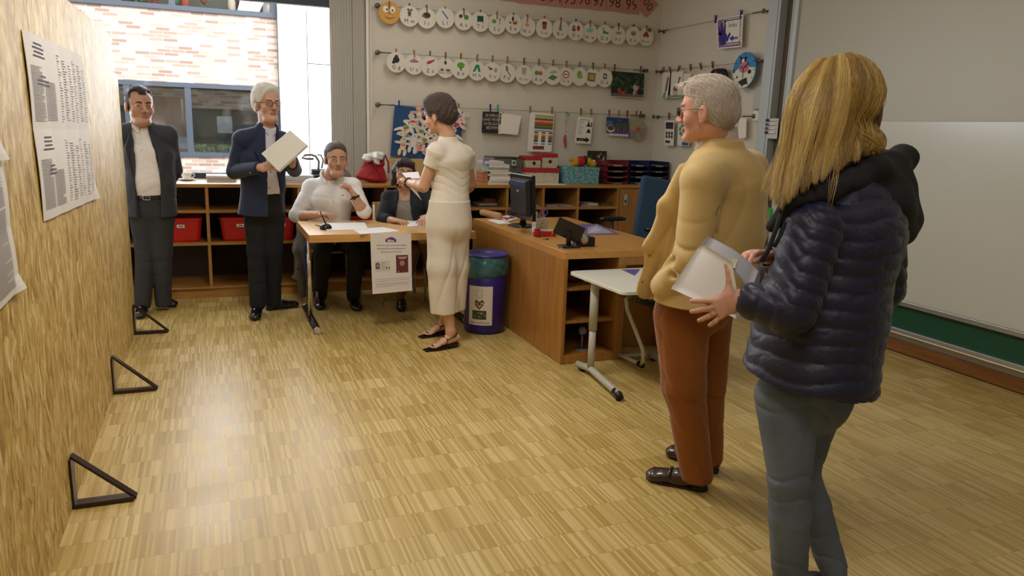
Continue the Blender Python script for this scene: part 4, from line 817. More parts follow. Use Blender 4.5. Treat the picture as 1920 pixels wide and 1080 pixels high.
# ================================================================== things on the worktop
def stack(x0, x1, y0, y1, z, items, base, labelf, cat, group, name, jit=.006):
    """items: (thickness, colour); each sheet bundle or book is a thing of its own"""
    for i, (t, c) in enumerate(items):
        b = MB(); dx, dy = random.uniform(-jit, jit), random.uniform(-jit, jit); a = random.uniform(-.04, .04)
        cx, cy = (x0+x1)/2+dx, (y0+y1)/2+dy
        A = ((cos(a), sin(a), 0), (-sin(a), cos(a), 0), (0, 0, 1)); hx, hy = (x1-x0)/2, (y1-y0)/2
        if t > .008:
            b.use(P(c)).obox((cx, cy, z+t-.001), (hx, hy, .001), A).obox((cx, cy, z+.001), (hx, hy, .001), A).use(P('DEDAD0')).obox((cx, cy, z+t/2), (hx-.003, hy-.003, t/2-.002), A)
        else: b.use(P(c)).obox((cx, cy, z+t/2), (hx, hy, t/2), A)
        o = b.build(name, loc=(cx, cy, z)); tag(o, labelf(i, len(items)), cat, group); z += t+.0004
    return z
ORD = ['lowest', 'second from below', 'third from below', 'fourth from below', 'fifth from below', 'sixth from below', 'seventh from below', 'eighth from below', 'ninth from below', 'tenth from below', 'eleventh from below', 'twelfth from below', 'topmost']
def ordl(i, n): return 'topmost' if i == n-1 and n > 1 else ORD[i]
# cup and saucer
e = empty('cup', (.0-.14, 6.86, ZT+.012), 'white coffee cup on saucer beside the suited man', 'cup')
cx, cy = at_z(350, 338, ZT)[:2]; WL[e.name] = V(cx, cy, ZT+.008); e.location = (cx, cy, ZT+.008); MW2 = mat('porcelain', 'EDEBE6', .15)
MB().use(MW2).lathe((cx, cy, ZT+.009), [(.024, 0), (.026, .004), (.04, .03), (.044, .06), (.041, .06), (.037, .03), (.02, .008)], 24).build('bowl', parent=e)
MB().use(MW2).tube([(cx+.038, cy, ZT+.058), (cx+.062, cy, ZT+.055), (cx+.066, cy, ZT+.04), (cx+.055, cy, ZT+.026), (cx+.036, cy, ZT+.026)], .004, 8).build('handle', parent=e)
b = MB().use(MW2).lathe((cx, cy, ZT), [(.03, 0), (.04, .002), (.078, .012), (.078, .014), (.03, .006)], 28); tag(b.build('saucer', loc=(cx, cy, ZT)), 'white saucer under the coffee cup', 'saucer')
zz = stack(-.05, .19, 7.0, 7.25, ZT, [(.012, 'B9C3CE'), (.01, 'D8DADC'), (.012, '9FB2C6'), (.009, 'E4E4E2'), (.008, 'C9D2DA')], 0, lambda i, n: f'{ordl(i, n)} blue white magazine right of the coffee cup', 'magazine', 'magazines beside the coffee cup', 'magazine')
stack(.27, .42, 6.95, 7.2, ZT, [(.012, 'C5CCD4'), (.012, 'E4E4E2'), (.012, 'B8C6D4'), (.012, 'DCDEE0')], 0, lambda i, n: f'{ordl(i, n)} booklet in stack left of the man with papers', 'booklet', 'booklets left of the standing man', 'booklet')
stack(.58, .84, 6.9, 7.2, ZT, [(.014, '8FA4BA'), (.012, 'D4D8DC'), (.014, '6F8EB0'), (.012, 'C9D2DA'), (.012, 'A8BACB')], 0, lambda i, n: f'{ordl(i, n)} blue brochure in pile behind the white folder', 'brochure', 'brochures behind the man with papers', 'brochure')
p = at_z(573, 332, ZT); b = MB().use(P('27303A')).box(p[0]-.0, p[0]+.13, 7.12, 7.22, ZT, ZT+.11).use(P('C8CED2')).box(p[0]+.005, p[0]+.125, 7.119, 7.121, ZT+.1, ZT+.105).box(p[0]+.005, p[0]+.125, 7.119, 7.121, ZT+.055, ZT+.06); tag(b.build('file_box', bevel=.003), 'small dark box standing by the window behind the seated man', 'box')
def blob(name, prims, mats, parent=None, vox=.006, label=None, cat=None, disp=None, loc=None, colorf=None, group=None):
    s = SDF(vox)
    for q in prims: s.ops.append(q)
    if disp is not None: s.disp(disp, .03)
    o = s.build(name, mats, parent, loc=loc, colorf=colorf)
    if label: tag(o, label, cat, group)
    return o
# grey leather handbag behind the seated man
M_GREYL = mat('grey_leather', '6E6864', .45, noise=.15, nscale=12)
e = empty('handbag', (1.02, 7.02, ZT), 'grey handbag with raised handles by the window behind seated man', 'handbag')
blob('bag_body', [add(ecap((.97, 7.02, ZT+.05), (1.13, 7.02, ZT+.05), .06, .06, V(0, 1, 0), 1.0)), add(ecap((1.0, 7.02, ZT+.05), (1.04, 7.02, ZT+.17), .07, .04, V(0, 1, 0), .8), .03), add(ecap((1.1, 7.02, ZT+.05), (1.1, 7.02, ZT+.15), .07, .04, V(0, 1, 0), .8), .03), cut((0, 0, ZT+.001), (0, 0, -1))], M_GREYL, e, .006, disp=lambda x, y, z: .004*np.sin(x*60+z*40)*np.sin(z*50))
pp = [at_y(a, c, 7.02) for a, c in ((597, 318), (598, 303), (592, 293), (583, 290), (572, 291), (566, 296), (576, 298), (588, 298))]
MB().use(M_GREYL).tube(pp, .01, 8).build('handle', parent=e)
MB().use(M_GREYL).tube([at_y(a, c, 7.04) for a, c in ((603, 316), (606, 300), (602, 291), (595, 290))], .007, 8).build('handle', parent=e)
# red bag with white bag inside
M_REDL = mat('red_felt', '9E1420', .65, noise=.12, nscale=30)
e = empty('tote_bag', (1.45, 7.0, ZT), 'large red bag on worktop with a white bag in it', 'bag')
PB = lambda a, c, y=7.0: at_y(a, c, y)
blob('bag_body', [add(ecap(PB(697, 334), PB(697, 334)+V(.02, 0, .14), .150, .085, V(1, 0, 0), .52, .42, capf=.5)), add(ecap(PB(690, 306), PB(684, 296), .04, .016, V(0, 1, 0), .5), .03), add(ecap(PB(716, 306), PB(720, 292), .045, .014, V(0, 1, 0), .5), .03), cut((0, 0, ZT+.001), (0, 0, -1))], M_REDL, e, .006, disp=lambda x, y, z: .005*((1-np.abs(np.sin(x*18-z*15+np.sin(z*20))))**4-.1))
MB().use(M_REDL).tube([PB(708, 303, 6.93), PB(716, 290, 6.95), PB(722, 291, 6.98), PB(728, 305, 6.98), PB(729, 325, 6.97)], .008, 8).tube([PB(697, 300, 6.92), PB(705, 313, 6.9), PB(712, 325, 6.9), PB(716, 335, 6.9)], .006, 8).build('strap', parent=e)
blob('plastic_bag', [add(ecap(PB(688, 296, 6.95), PB(712, 292, 6.97), .05, .055, V(0, 1, 0), .8)), add(ecap(PB(704, 296, 6.92), PB(708, 306, 6.91), .05, .035, V(0, 1, 0), .6), .02)], mat('white_plastic_bag', 'DADCD8', .35), parent=None, vox=.006, label='crumpled white plastic bag stuffed into the red bag', cat='plastic bag', disp=lambda x, y, z: .006*np.sin(x*70+z*55)*np.sin(z*80-x*30))
p0, p1 = PB(725, 293, 7.22), PB(772, 337, 7.22); b = MB().use(P('BFA06A', .8)).box(1.62, 1.93, 7.20, 7.27, ZT, ZT+.215); tag(b.build('cardboard_box', bevel=.004), 'plain cardboard box behind the seated woman with glasses', 'box')
stack(1.98, 2.07, 7.05, 7.25, ZT, [(.02, 'D2CEC4')]*8, 0, lambda i, n: f'{ordl(i, n)} white booklet in narrow stack right of the cardboard box', 'booklet', 'white booklets beside the cardboard box', 'booklet', .003)
# tall paper stack behind the standing woman
a0, a1 = at_z(899, 343, ZT), at_z(941, 343, ZT)
zs = stack(a0[0]+.03, a1[0], 6.80, 7.01, ZT, [(.03, 'E8E6E0'), (.022, 'E2DED4'), (.03, 'ECEAE4'), (.016, 'D8D2C6'), (.024, 'E6E4DE'), (.02, 'E0D8CC'), (.018, '8E8C86'), (.03, 'E6E4DE')], 0, lambda i, n: f'{ordl(i, n)} bundle of white exercise books in tall stack', 'exercise books', 'tall stack of white exercise books', 'exercise_book', .012)
stack(a0[0]-.02, a1[0]-.06, 6.80, 7.01, zs, [(.014, 'C8B8D8'), (.016, 'E0DCE2')], 0, lambda i, n: ('lilac booklet' if i == 0 else 'pale booklet')+' lying on top of the tall exercise book stack', 'booklet', None, 'booklet', .012)
b = MB().use(P('7A5AA8')).box(a0[0]-.025, a0[0]+.03, 6.82, 6.845, zs, zs+.05); tag(b.build('sticky_note'), 'purple note sticking out left of the tall stack', 'note')
b = MB().use(P('A8CCC4')).box(a0[0]-.03, a0[0]+.02, 6.82, 6.84, zs-.07, zs-.005); tag(b.build('sticky_note'), 'mint green note hanging below the purple note', 'note')
for i in range(7):
    b = MB().use(P(['C88A5A', 'B8764A'][i % 2])).box(a0[0]-.035, a0[0]+.022, 6.83, 7.01, ZT+i*.018, ZT+i*.018+.015); tag(b.build('brown_booklet'), f'{ordl(i, 7)} brown booklet left of the tall white stack', 'booklet', 'brown booklets beside the white stack')
# grey drawer box
d0, d1 = at_y(928, 330, 7.0)[0], at_y(981, 330, 7.0)[0]; e = empty('drawer_box', (d0, 7.0, ZT), 'grey desktop drawer box with green stickers on worktop', 'drawer box')
M_DG = mat('drawer_grey', '5C5E54', .6); zh = .245
MB().use(P('8E8C82')).box(d0, d1, 7.04, 7.34, ZT, ZT+zh).use(M_BLACK).box(d0, d1, 7.03, 7.34, ZT+zh, ZT+zh+.008).build('casing', parent=e)
for k in range(3):
    z0 = ZT+.006+k*.08; dr = MB().use(M_DG).box(d0+.006, d1-.006, 7.025, 7.04, z0, z0+.072).build('drawer', parent=e, bevel=.001)
    MB().use(M_BLACK).box((d0+d1)/2+.05, (d0+d1)/2+.08, 7.022, 7.025, z0+.06, z0+.07).build('grip_hole', parent=dr)
F = Flat((d0, 7.024, ZT), (1, 0, 0), (0, 0, 1), (0, -1, 0)); b = MB().use(P('E0E0D8')); F.rect(b, .185, .175, .23, .225); b.use(P('1E7A4A')); F.ell(b, .2075, .2, .018, h=.002); b.build('sticker', parent=e); b = MB().use(P('B8B83A')); F.rect(b, .05, .17, .09, .215); b.build('sticker', parent=e)
# patterned boxes with red lids
M_FLO = None
def dotmat(name, base, dots, scale, thr=.32, col2=None):
    mt, n, b = nodemat(name); tc = n.nodes.new('ShaderNodeTexCoord'); vo = n.nodes.new('ShaderNodeTexVoronoi'); vo.inputs['Scale'].default_value = scale; n.links.new(tc.outputs['Object'], vo.inputs[0])
    lt = mathn(n, 'LESS_THAN', vo.outputs['Distance'], thr); mx = n.nodes.new('ShaderNodeMix'); mx.data_type = 'RGBA'; n.links.new(lt, mx.inputs[0]); mx.inputs[6].default_value = srgb(base)
    if col2:
        m2 = n.nodes.new('ShaderNodeMix'); m2.data_type = 'RGBA'; s = n.nodes.new('ShaderNodeSeparateColor'); n.links.new(vo.outputs['Color'], s.inputs[0]); n.links.new(mathn(n, 'GREATER_THAN', s.outputs[0], .5), m2.inputs[0]); m2.inputs[6].default_value = srgb(dots); m2.inputs[7].default_value = srgb(col2); n.links.new(m2.outputs[2], mx.inputs[7])
    else: mx.inputs[7].default_value = srgb(dots)
    n.links.new(mx.outputs[2], b.inputs['Base Color']); b.inputs['Roughness'].default_value = .55; return mt
M_FLO = dotmat('floral_print', 'C9C4AA', 'A05A50', 70, .3, '6E8A5A'); M_TURQ = dotmat('turquoise_print', '3E8FA0', 'C8DAD6', 95, .38); M_LID = mat('red_lid', 'A8262C', .5)
def lidbox(x0, x1, y0, y1, z, h, lid, lab, body, lidm, hole=False):
    e = empty('gift_box', ((x0+x1)/2, y0, z), lab, 'storage box')
    MB().use(body).box(x0+.004, x1-.004, y0+.004, y1-.004, z, z+h-.004).build('box_body', parent=e, bevel=.002)
    MB().use(lidm).box(x0, x1, y0, y1, z+h-lid, z+h).build('lid', parent=e, bevel=.002)
    if hole: MB().use(M_BLACK).lathe(((x0+x1)/2, y0+.001, z+(h-lid)*.62), [(.017, 0), (.017, .003)], 16, ((1, 0, 0), (0, 0, 1), (0, -1, 0))).build('grip_hole', parent=e)
g0, g1 = at_y(985, 330, 6.93)[0], at_y(1049, 330, 6.93)[0]
lidbox(g0, g1, 6.93, 7.25, ZT, .155, .045, 'large floral box with red lid beside the drawer box', M_FLO, M_LID)
m0, m1, m2, m3 = at_y(988, 300, 6.98)[0], at_y(1015, 300, 6.98)[0], at_y(1017, 300, 6.98)[0], at_y(1046, 300, 6.98)[0]
lidbox(m0, m1, 6.98, 7.2, ZT+.156, .115, .04, 'small floral box with red lid, left one on the large box', M_FLO, M_LID, True)
lidbox(m2, m3, 6.98, 7.2, ZT+.156, .145, .04, 'small floral box with red lid, right one on the large box', M_FLO, M_LID, True)
t0, t1 = at_y(1058, 330, 6.93)[0], at_y(1124, 330, 6.93)[0]; lidbox(t0, t1, 6.93, 7.22, ZT, .17, .03, 'turquoise dotted box carrying a plush toy', M_TURQ, M_TURQ)
b = MB().use(M_WHITE).box(g0-.02, g1+.03, 6.80, 6.92, ZT, ZT+.002); tag(b.build('paper_sheet'), 'white papers lying in front of the large floral box', 'paper')
# plush toy
q = [at_y(a, c, 7.02) for a, c in ((1072, 297), (1083, 297), (1090, 296), (1097, 298), (1104, 300), (1112, 303))]; zt = ZT+.17
e = empty('plush_toy', (q[1][0], 7.02, zt), 'yellow and red plush toy lying on the turquoise box', 'plush toy')
Z = lambda p, dz=0: V(p[0], 7.03, zt+.045+dz)
mcol = lambda c: mat('plush_'+c, c, .95, bump=.5, bscale=200)
blob('head', [add(ell(Z(q[5], -.008), (.045, .04, .04))), add(ecap(Z(q[4], .01), Z(q[5], -.02), .04, .022), .015)], mcol('D0A62A'), e, .005)
blob('torso', [add(ell(Z(q[2], .01), (.07, .045, .055)))], mcol('B8262A'), e, .005)
blob('legs', [add(ecap(Z(q[1], .015), Z(q[0], .025), .035, .022)), add(ecap(Z(q[1], -.01), V(q[0][0]+.01, 7.0, zt+.022), .03, .022), .01)], mcol('C89A2C'), e, .005)
MB().use(mcol('22202A')).ball(Z(q[3], .02), (.028, .047, .05), 12).build('dark_sleeve', parent=e)
MB().use(P('F2F0EA')).ball((q[5][0]+.0, 6.99, zt+.06), .012, 10).use(M_BLACK).ball((q[5][0]+.002, 6.98, zt+.06), .007, 8).build('eye', parent=e)
# picture book standing behind
e0, e1 = at_y(1103, 300, 7.24)[0], at_y(1137, 300, 7.24)[0]
b = MB().use(P('2E2A26')).box(e0, e1, 7.24, 7.27, ZT, ZT+.33); F = Flat((e0, 7.239, ZT), (1, 0, 0), (0, 0, 1), (0, -1, 0)); r = random.Random(3); w = e1-e0
for i in range(40):
    b.use(P(r.choice(['B8A8A4', '5A2A28', '3A4A3A', 'C8BCB4', '7A3A34']) if i > 12 else r.choice(['4A5A44', '7A4030']))); v = r.uniform(.02, .3); F.ell(b, w*(.55+.3*r.random()) if i > 12 else w*r.random()*.9+.01, v, .01, .02, h=.001+.0001*i, th=.0002, n=8)
tag(b.build('picture_book'), 'dark picture book standing on end behind the plush toy', 'book')
# letter trays
def tray(x0, x1, z, col, lab, grp, paper=True):
    e = empty('letter_tray', ((x0+x1)/2, 6.95, z), lab, 'letter tray', grp); m = mat('tray_'+col, col, .35)
    MB().use(m).box(x0, x1, 6.93, 7.25, z, z+.005).box(x0, x0+.004, 6.93, 7.25, z, z+.058).box(x1-.004, x1, 6.93, 7.25, z, z+.058).box(x0, x1, 7.245, 7.25, z, z+.058).box(x0, x0+.07, 6.93, 6.934, z, z+.022).box(x1-.07, x1, 6.93, 6.934, z, z+.022).build('tray', parent=e)
    if paper: MB().use(P('A8A49C')).box(x0+.02, x1-.02, 6.94, 7.23, z+.006, z+.006+random.uniform(.004, .012)).build('papers', parent=e)
r0, r1 = at_y(1138, 330, 6.93)[0], at_y(1178, 330, 6.93)[0]; b0 = at_y(1181, 330, 6.93)[0]; b1 = at_y(1216, 330, 6.93)[0]; b2 = at_y(1218, 330, 6.93)[0]; b3 = at_y(1253, 330, 6.93)[0]
for k in range(4):
    tray(r0, r1, ZT+k*.06, '6E1F24', f'{ordl(k, 4)} red letter tray in the left stack', 'red letter trays'); tray(b0, b1, ZT+k*.06, '1C2450', f'{ordl(k, 4)} blue letter tray in the middle stack', 'blue letter trays'); tray(b2, b3, ZT+k*.06, '1B2046', f'{ordl(k, 4)} dark blue letter tray in the right stack', 'blue letter trays')
stack(at_y(1216, 340, 6.8)[0], at_y(1250, 340, 6.8)[0], 6.785, 6.9, ZT, [(.012, 'BDB9B0'), (.014, 'D0CCC4'), (.012, 'A9A59C'), (.012, 'C8C4BC')], 0, lambda i, n: f'{ordl(i, n)} pale booklet in front of the blue trays', 'booklet', 'pale booklets before the blue trays', 'booklet', .012)
for k, px in enumerate((1175, 1182)): p = at_z(px, 343, ZT); tag(MB().use(P('CFC6A8')).ball((p[0], 6.82, ZT+.007), (.016, .01, .007), 8).build('eraser'), f'small pale eraser, {"left" if k == 0 else "right"} one before the red trays', 'eraser')
# things inside the right cabinets
def bk(px0, px1, z, zt_, col, lab, y=6.85, dep=.22, name='book', cat='book'):
    x0, x1 = at_y(px0, 380, y)[0], at_y(px1, 380, y)[0]; b = MB().use(P(col)).box(x0, x1, y, y+dep, z, z+zt_); tag(b.build(name, loc=((x0+x1)/2, y, z)), lab, cat)
S1, S2 = .7605, .4855
bk(893, 936, S1, .012, '3A3A34', 'dark flat book lowest on shelf right of the standing woman'); bk(899, 932, S1+.013, .02, '8C8478', 'pale grey book on the dark flat book on shelf'); bk(905, 930, S1+.034, .02, '5A2A22', 'dark red book on top of shelf pile'); bk(908, 928, S1+.055, .025, '4A2018', 'brown red box on top of the shelf book pile')
bk(960, 968, S1, .006, 'C8C4BA', 'white sheets in shelf behind the monitor', name='paper_sheet', cat='paper'); bk(1004, 1018, S1, .006, 'C8C4BA', 'white sheets in shelf right of the monitor', name='paper_sheet', cat='paper')
bk(1025, 1046, S1, .007, 'B9B5AC', 'white sheets on the left in the third shelf bay', name='paper_sheet', cat='paper'); bk(1052, 1080, S1, .007, 'C0BCB2', 'white sheets on the right in the third shelf bay', name='paper_sheet', cat='paper')
bk(1090, 1122, S1, .012, 'A8A69E', 'light magazines in the bay beside the door', name='magazine', cat='magazine'); bk(1103, 1122, S1+.013, .012, 'DDDCD8', 'white magazine on top of the light magazines in shelf', name='magazine', cat='magazine'); bk(1128, 1148, S1, .02, '6A5A3A', 'brown papers in the bay beside the door', name='magazine', cat='magazine')
bk(1090, 1100, S2, .09, '5A1E1C', 'dark red box on lower shelf beside the door cabinet', name='small_box', cat='box'); bk(1092, 1108, S2, .02, '6A7A2C', 'green book on lower shelf behind the desk', y=6.8); bk(1112, 1134, S2, .02, '9A9688', 'pale cardboard pack on lower shelf behind the armrest', y=6.8)

# ================================================================== teacher desk
DX0, DY0, DY1, DZ = 2.065, 4.225, 6.06, .748
e = empty('teacher_desk', (DX0, DY0, 0), 'large closed wooden teacher desk in the middle of the room', 'desk')
DX1 = 2.96
MB().use(M_DESK).box(DX0, DX0+.025, DY0, DY1, 0.003, DZ-.045).build('side_panel', parent=e, bevel=.0015)
MB().use(wood('desk_top_veneer', 'B4803C', 'C48F4A', axis=1)).box(DX0, DX1, DY0, DY1, DZ-.045, DZ).build('desk_top', parent=e, bevel=.002)
X2 = 2.46
MB().use(M_DESK).box(X2, X2+.06, DY0, DY0+.5, .003, DZ-.045).box(DX0+.025, X2, DY0, DY0+.5, .003, .06).box(X2+.06, DX1-.03, DY0+.25, DY0+.27, .003, DZ-.045).box(X2+.06, DX1-.03, DY0, DY0+.02, DZ-.10, DZ-.045).build('front_panel', parent=e, bevel=.0015)
MB().use(M_DESK).box(DX0+.025, X2, DY0+.02, DY0+.5, .27, .29).build('shelf', parent=e); MB().use(M_DESK).box(DX0+.025, X2, DY0+.02, DY0+.5, .49, .51).build('shelf', parent=e)
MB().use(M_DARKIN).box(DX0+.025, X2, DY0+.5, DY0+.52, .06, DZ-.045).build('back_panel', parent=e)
MB().use(M_DESK).box(DX1-.03, DX1, DY0, DY1, .003, DZ-.045).build('side_panel', parent=e)
q = V(2.2, DY0+.2, .51); o = blob('brown_ball', [add(ell(q+V(.03, 0, .045), (.07, .06, .045)))], mat('brown_cloth', '5A3018', .9), label='brown rounded bundle on the top shelf inside the desk', cat='bundle', vox=.008)
p = V(2.27, DY0+.1, .06); tag(MB().use(P('77787A')).lathe(p+V(0, 0, 0), [(.02, 0), (.05, .001), (.05, .0015), (.02, .003)], 16).tube([p, p+V(0, 0, .1)], .006, 8).ball(p+V(0, 0, .13), .03, 10).build('desk_fan'), 'small grey round object on the lowest desk shelf', 'knob')
# on the desk
M_BL2 = mat('black_gloss', '0E1016', .18)
def dp(px, py, z=DZ): return at_z(px, py, z)
a = dp(905, 405); c = dp(935, 412)
e = empty('pencil_case', tuple(a), 'light brown cylindrical pencil case on the far desk edge', 'pencil case')
d = unit(c-a); d[2] = 0
blob('case', [add(ecap(a+V(0, 0, .03), c+V(0, 0, .03), .03, .032)), cut((0, 0, DZ+.001), (0, 0, -1))], mat('tan_leather', 'B08458', .7), e, .005)
def sheet_on(px4, col, lab, name='paper_sheet', cat='paper', z=DZ, th=.0015, deco=None):
    q = [at_z(x, y, z) for x, y in px4]; b = MB().use(P(col)).poly([V(p[0], p[1], z+.0004) for p in q], th, (0, 0, 1))
    if deco: deco(b, q, z+th+.0006)
    o = b.build(name, loc=tuple(q[0])); tag(o, lab, cat); return q
sheet_on([(913, 413), (935, 420), (957, 419), (940, 408)], 'E6E6E4', 'white paper sheet left of the monitor foot')
def deco_r(b, q, z):
    c = sum(q)/4; b.use(P('B8343A')).poly([V(*(c+(q[0]-c)*.8)[:2], z), V(*(c+(q[1]-c)*.6)[:2], z), V(*(c+(q[2]-c)*.2)[:2], z)], .0003, (0, 0, 1)); b.use(P('3A3A44')).poly([V(*(c+(q[2]-c)*.8)[:2], z), V(*(c+(q[3]-c)*.6)[:2], z), V(*(c+(q[1]-c)*.2)[:2], z)], .0003, (0, 0, 1))
sheet_on([(935, 406), (948, 417), (972, 410), (960, 403)], 'D2CECB', 'colourful magazine lying behind the monitor foot', 'magazine', 'magazine', z=DZ+.004, deco=deco_r)
# small phone left of the monitor
a = dp(961, 404); tag(MB().use(M_BLACK).obox(a+V(0, 0, .035), (.075, .05, .014), (unit((.3, .95, .0)), unit((.8, -.25, .5)), unit(np.cross(unit((.3, .95, 0)), unit((.8, -.25, .5)))))).obox(a+V(0.03, 0, .012), (.05, .05, .012)).build('desk_telephone', bevel=.004), 'small black telephone set left of the monitor', 'telephone')
# monitor
base = dp(980, 424); e = empty('monitor', tuple(base), 'black flat monitor seen from behind on the desk', 'monitor')
L_ = dp(0, 0) if 0 else None
tl, tr, br, bl_ = J(958, 336, 5.55), J(998, 342, 5.22), J(1003, 402, 5.2), J(965, 395, 5.5)
c = (tl+tr+br+bl_)/4; U = unit((tr+br-tl-bl_)); U = unit(U-V(0, 0, U[2])*.9); Vv = unit((tl+tr-bl_-br)); Vv = unit(Vv-U*(U@Vv)); N = unit(np.cross(U, Vv))
if N@(CAMP-c) < 0: N = -N
w, h = np.linalg.norm(tr-tl)/2, np.linalg.norm(tl-bl_)/2; h = .16
MB().use(M_BL2).obox(c, (w, h, .014), (U, Vv, N)).build('screen_housing', parent=e, bevel=.004)
MB().use(M_BLACK).obox(c+N*.026, (w*.72, h*.72, .014), (U, Vv, N), 1.15).use(mat('blue_sheen_plastic', '2A3560', .25)).obox(c+N*.03+Vv*h*.62, (w*.72, h*.1, .014), (U, Vv, N)).use(P('8A94A8')).obox(c+N*.041+Vv*h*.28, (.014, .006, .001), (U, Vv, N)).build('rear_cover', parent=e, bevel=.003)
MB().use(M_BL2).tube([V(base[0], base[1], DZ+.012), V(base[0], base[1], DZ+.06), c+N*.02-Vv*.07], [.032, .024, .02], 10).build('neck', parent=e)
MB().use(M_BL2).lathe((base[0], base[1], DZ+.0005), [(.115, 0), (.12, .006), (.1, .012), (.03, .018)], 28).build('foot', parent=e)
# pen box
a = dp(1013, 440); b0_ = a+V(.01, .03, 0)
e = empty('pen_box', tuple(b0_), 'white patterned pen box with scissors and pens', 'pen holder')
A = (unit((.99, -.1, 0)), unit((.1, .99, 0)), (0, 0, 1)); ctr = V(b0_[0]+.02, b0_[1]+.05, DZ)
MB().use(M_FLO).obox(ctr+V(0, 0, .058), (.048, .045, .056), A).use(M_WHITE).obox(ctr+V(-.049, 0, .058), (.0015, .045, .056), A).use(P('6A2A3A')).obox(ctr+V(-.0515, -.005, .06), (.0006, .006, .012), A).build('box', parent=e, bevel=.001)
r = random.Random(9); pens = [('5A2E7A', .006), ('C8553A', .006), ('2A2A5A', .005), ('B8A89A', .007), ('E0DCD4', .005), ('8A5A3A', .004), ('303034', .005), ('D87A3A', .006)]
for k, (cc, rr) in enumerate(pens):
    o_ = ctr+V(r.uniform(-.035, .035), r.uniform(-.03, .03), .115); MB().use(P(cc)).tube([o_-V(0, 0, .03), o_+V(r.uniform(-.02, .025), r.uniform(-.01, .01), .02+.03*r.random())], rr, 7).build('pen', parent=e)
so = ctr+V(.03, 0, .13); b = MB().use(P('6A3A90'))
for s in (-1, 1): b.tube([so+V(.014*s+.014*cos(t), 0, .025+.022*sin(t)) for t in [2*pi*k/12 for k in range(13)]], .004, 6, False)
b.use(M_ALU).obox(so+V(0, 0, -.012), (.006, .002, .025)).build('scissors', parent=e)
a = dp(1007, 443); tag(MB().use(mat('red_lacquer', 'B81C24', .35)).lathe(a, [(.026, 0), (.031, .006), (.031, .016), (.029, .018), (.031, .02), (.031, .036), (.024, .042), (.02, .044), (.022, .046), (.022, .054), (.02, .056)], 24).build('red_jar', loc=tuple(a)), 'small round red jar in front of the pen box', 'jar')
a = dp(1030, 443); e = empty('gift_tin', tuple(a), 'red box with ribbon and paper on it beside the red jar', 'box')
MB().use(MATS['red_lacquer']).obox(a+V(0, .02, .018), (.05, .035, .018), A).build('box', parent=e, bevel=.002)
MB().use(P('C8D0B0')).obox(a+V(-.005, .03, .04), (.045, .03, .003), A).use(P('E8DAD0')).tube([a+V(.01, -.02, .005), a+V(.02, -.018, .04), a+V(.04, 0, .045), a+V(.035, -.016, .02)], .0025, 6).use(P('C8403A')).tube([a+V(.0, -.03, .004), a+V(.02, -.022, .03), a+V(.03, -.02, .004)], .002, 6).build('ribbon', parent=e)
a = dp(1051, 438); tag(MB().use(P('C8BE9A')).obox(a+V(0, 0, .012), (.03, .02, .012), (unit((.8, .5, 0)), unit((-.5, .8, 0)), (0, 0, 1))).build('eraser', bevel=.004), 'beige lump lying between red box and black telephone', 'eraser')
a = dp(1025, 449); tag(MB().use(M_BLACK).tube([a+V(-.03, 0, .002), a+V(.02, .01, .002)], .002, 6).tube([a+V(-.01, .0, .002), a+V(.03, .04, .003)], .002, 6).lathe(a+V(0, -.005, 0), [(.014, 0), (.014, .004)], 12).build('paper_clip'), 'small dark clip lying in front of the red box', 'clip')
# office telephone
a = dp(1078, 452); e = empty('office_telephone', tuple(a), 'black office telephone with angled display on the desk front', 'telephone')
tl, br_ = J(1040, 418, 4.85), J(1108, 452, 4.72)
U = unit(V(.80, -.35, -.34)); Vv = unit(np.cross(unit(V(.55, .6, 0.1)), U)); Nn = unit(np.cross(U, Vv)); 
if Nn[2] < 0: Nn = -Nn
Ay = unit(np.cross(Nn, U)); c0 = J(1067, 431, 4.93)
MB().use(M_BL2).obox(c0+Nn*-.01, (.095, .058, .011), (U, Ay, Nn)).build('base', parent=e, bevel=.004)
MB().use(M_BLACK).obox(V(c0[0]+.0, c0[1]+.0, DZ+.006), (.06, .05, .006)).tube([V(c0[0], c0[1], DZ+.01), c0-Nn*.02], .018, 8).build('stand', parent=e, bevel=.002)
b = MB().use(M_BLACK); b.tube([c0+Nn*.028-U*.075+Ay*.01, c0+Nn*.036+Ay*.01, c0+Nn*.028+U*.085+Ay*.01], [.021, .015, .021], 10); b.build('handset', parent=e)
b = MB().use(M_BLACK); cd = [V(c0[0]-.1+.009*k, c0[1]-.07+.02*sin(k*1.9), DZ+.008+.004*abs(sin(k))) for k in range(18)]; b.tube(cd, .0035, 6); b.build('cord', parent=e)
# tape dispenser
a = dp(1098, 463); e = empty('tape_dispenser', tuple(a), 'black tape dispenser on the front edge of the desk', 'tape dispenser')
c0 = a+V(.0, .035, 0); prof = [(-.07, 0), (.07, 0), (.07, .06), (.045, .068), (.02, .06), (.0, .03), (-.025, .03), (-.04, .055), (-.07, .05)]
MB().use(M_BLACK).poly([c0+V(u, -.035, v+.001) for u, v in prof], .06, (0, 1, 0)).build('body', parent=e, bevel=.003)
MB().use(P('C8C4BC')).lathe(c0+V(-.012, -.02, .048), [(.026, 0), (.026, .02)], 20, ((1, 0, 0), (0, 0, 1), (0, -1, 0))).build('tape_roll', parent=e)
def deco_m(b, q, z):
    c = sum(q)/4; b.use(P('9A93B0')).poly([V(*(c+(k-c)*s)[:2], z) for k, s in zip(q, (.8, .75, .8, .3))], .0003, (0, 0, 1)); b.use(P('B4B2BC')).poly([V(*(c+(k-c)*s)[:2], z+.0005) for k, s in zip(q, (.7, .3, .5, .1))], .0003, (0, 0, 1))
sheet_on([(1098, 441), (1163, 440), (1120, 420), (1076, 421)], '6A5480', 'purple desk mat on the right of the teacher desk', 'desk_mat', 'desk mat', deco=deco_m)
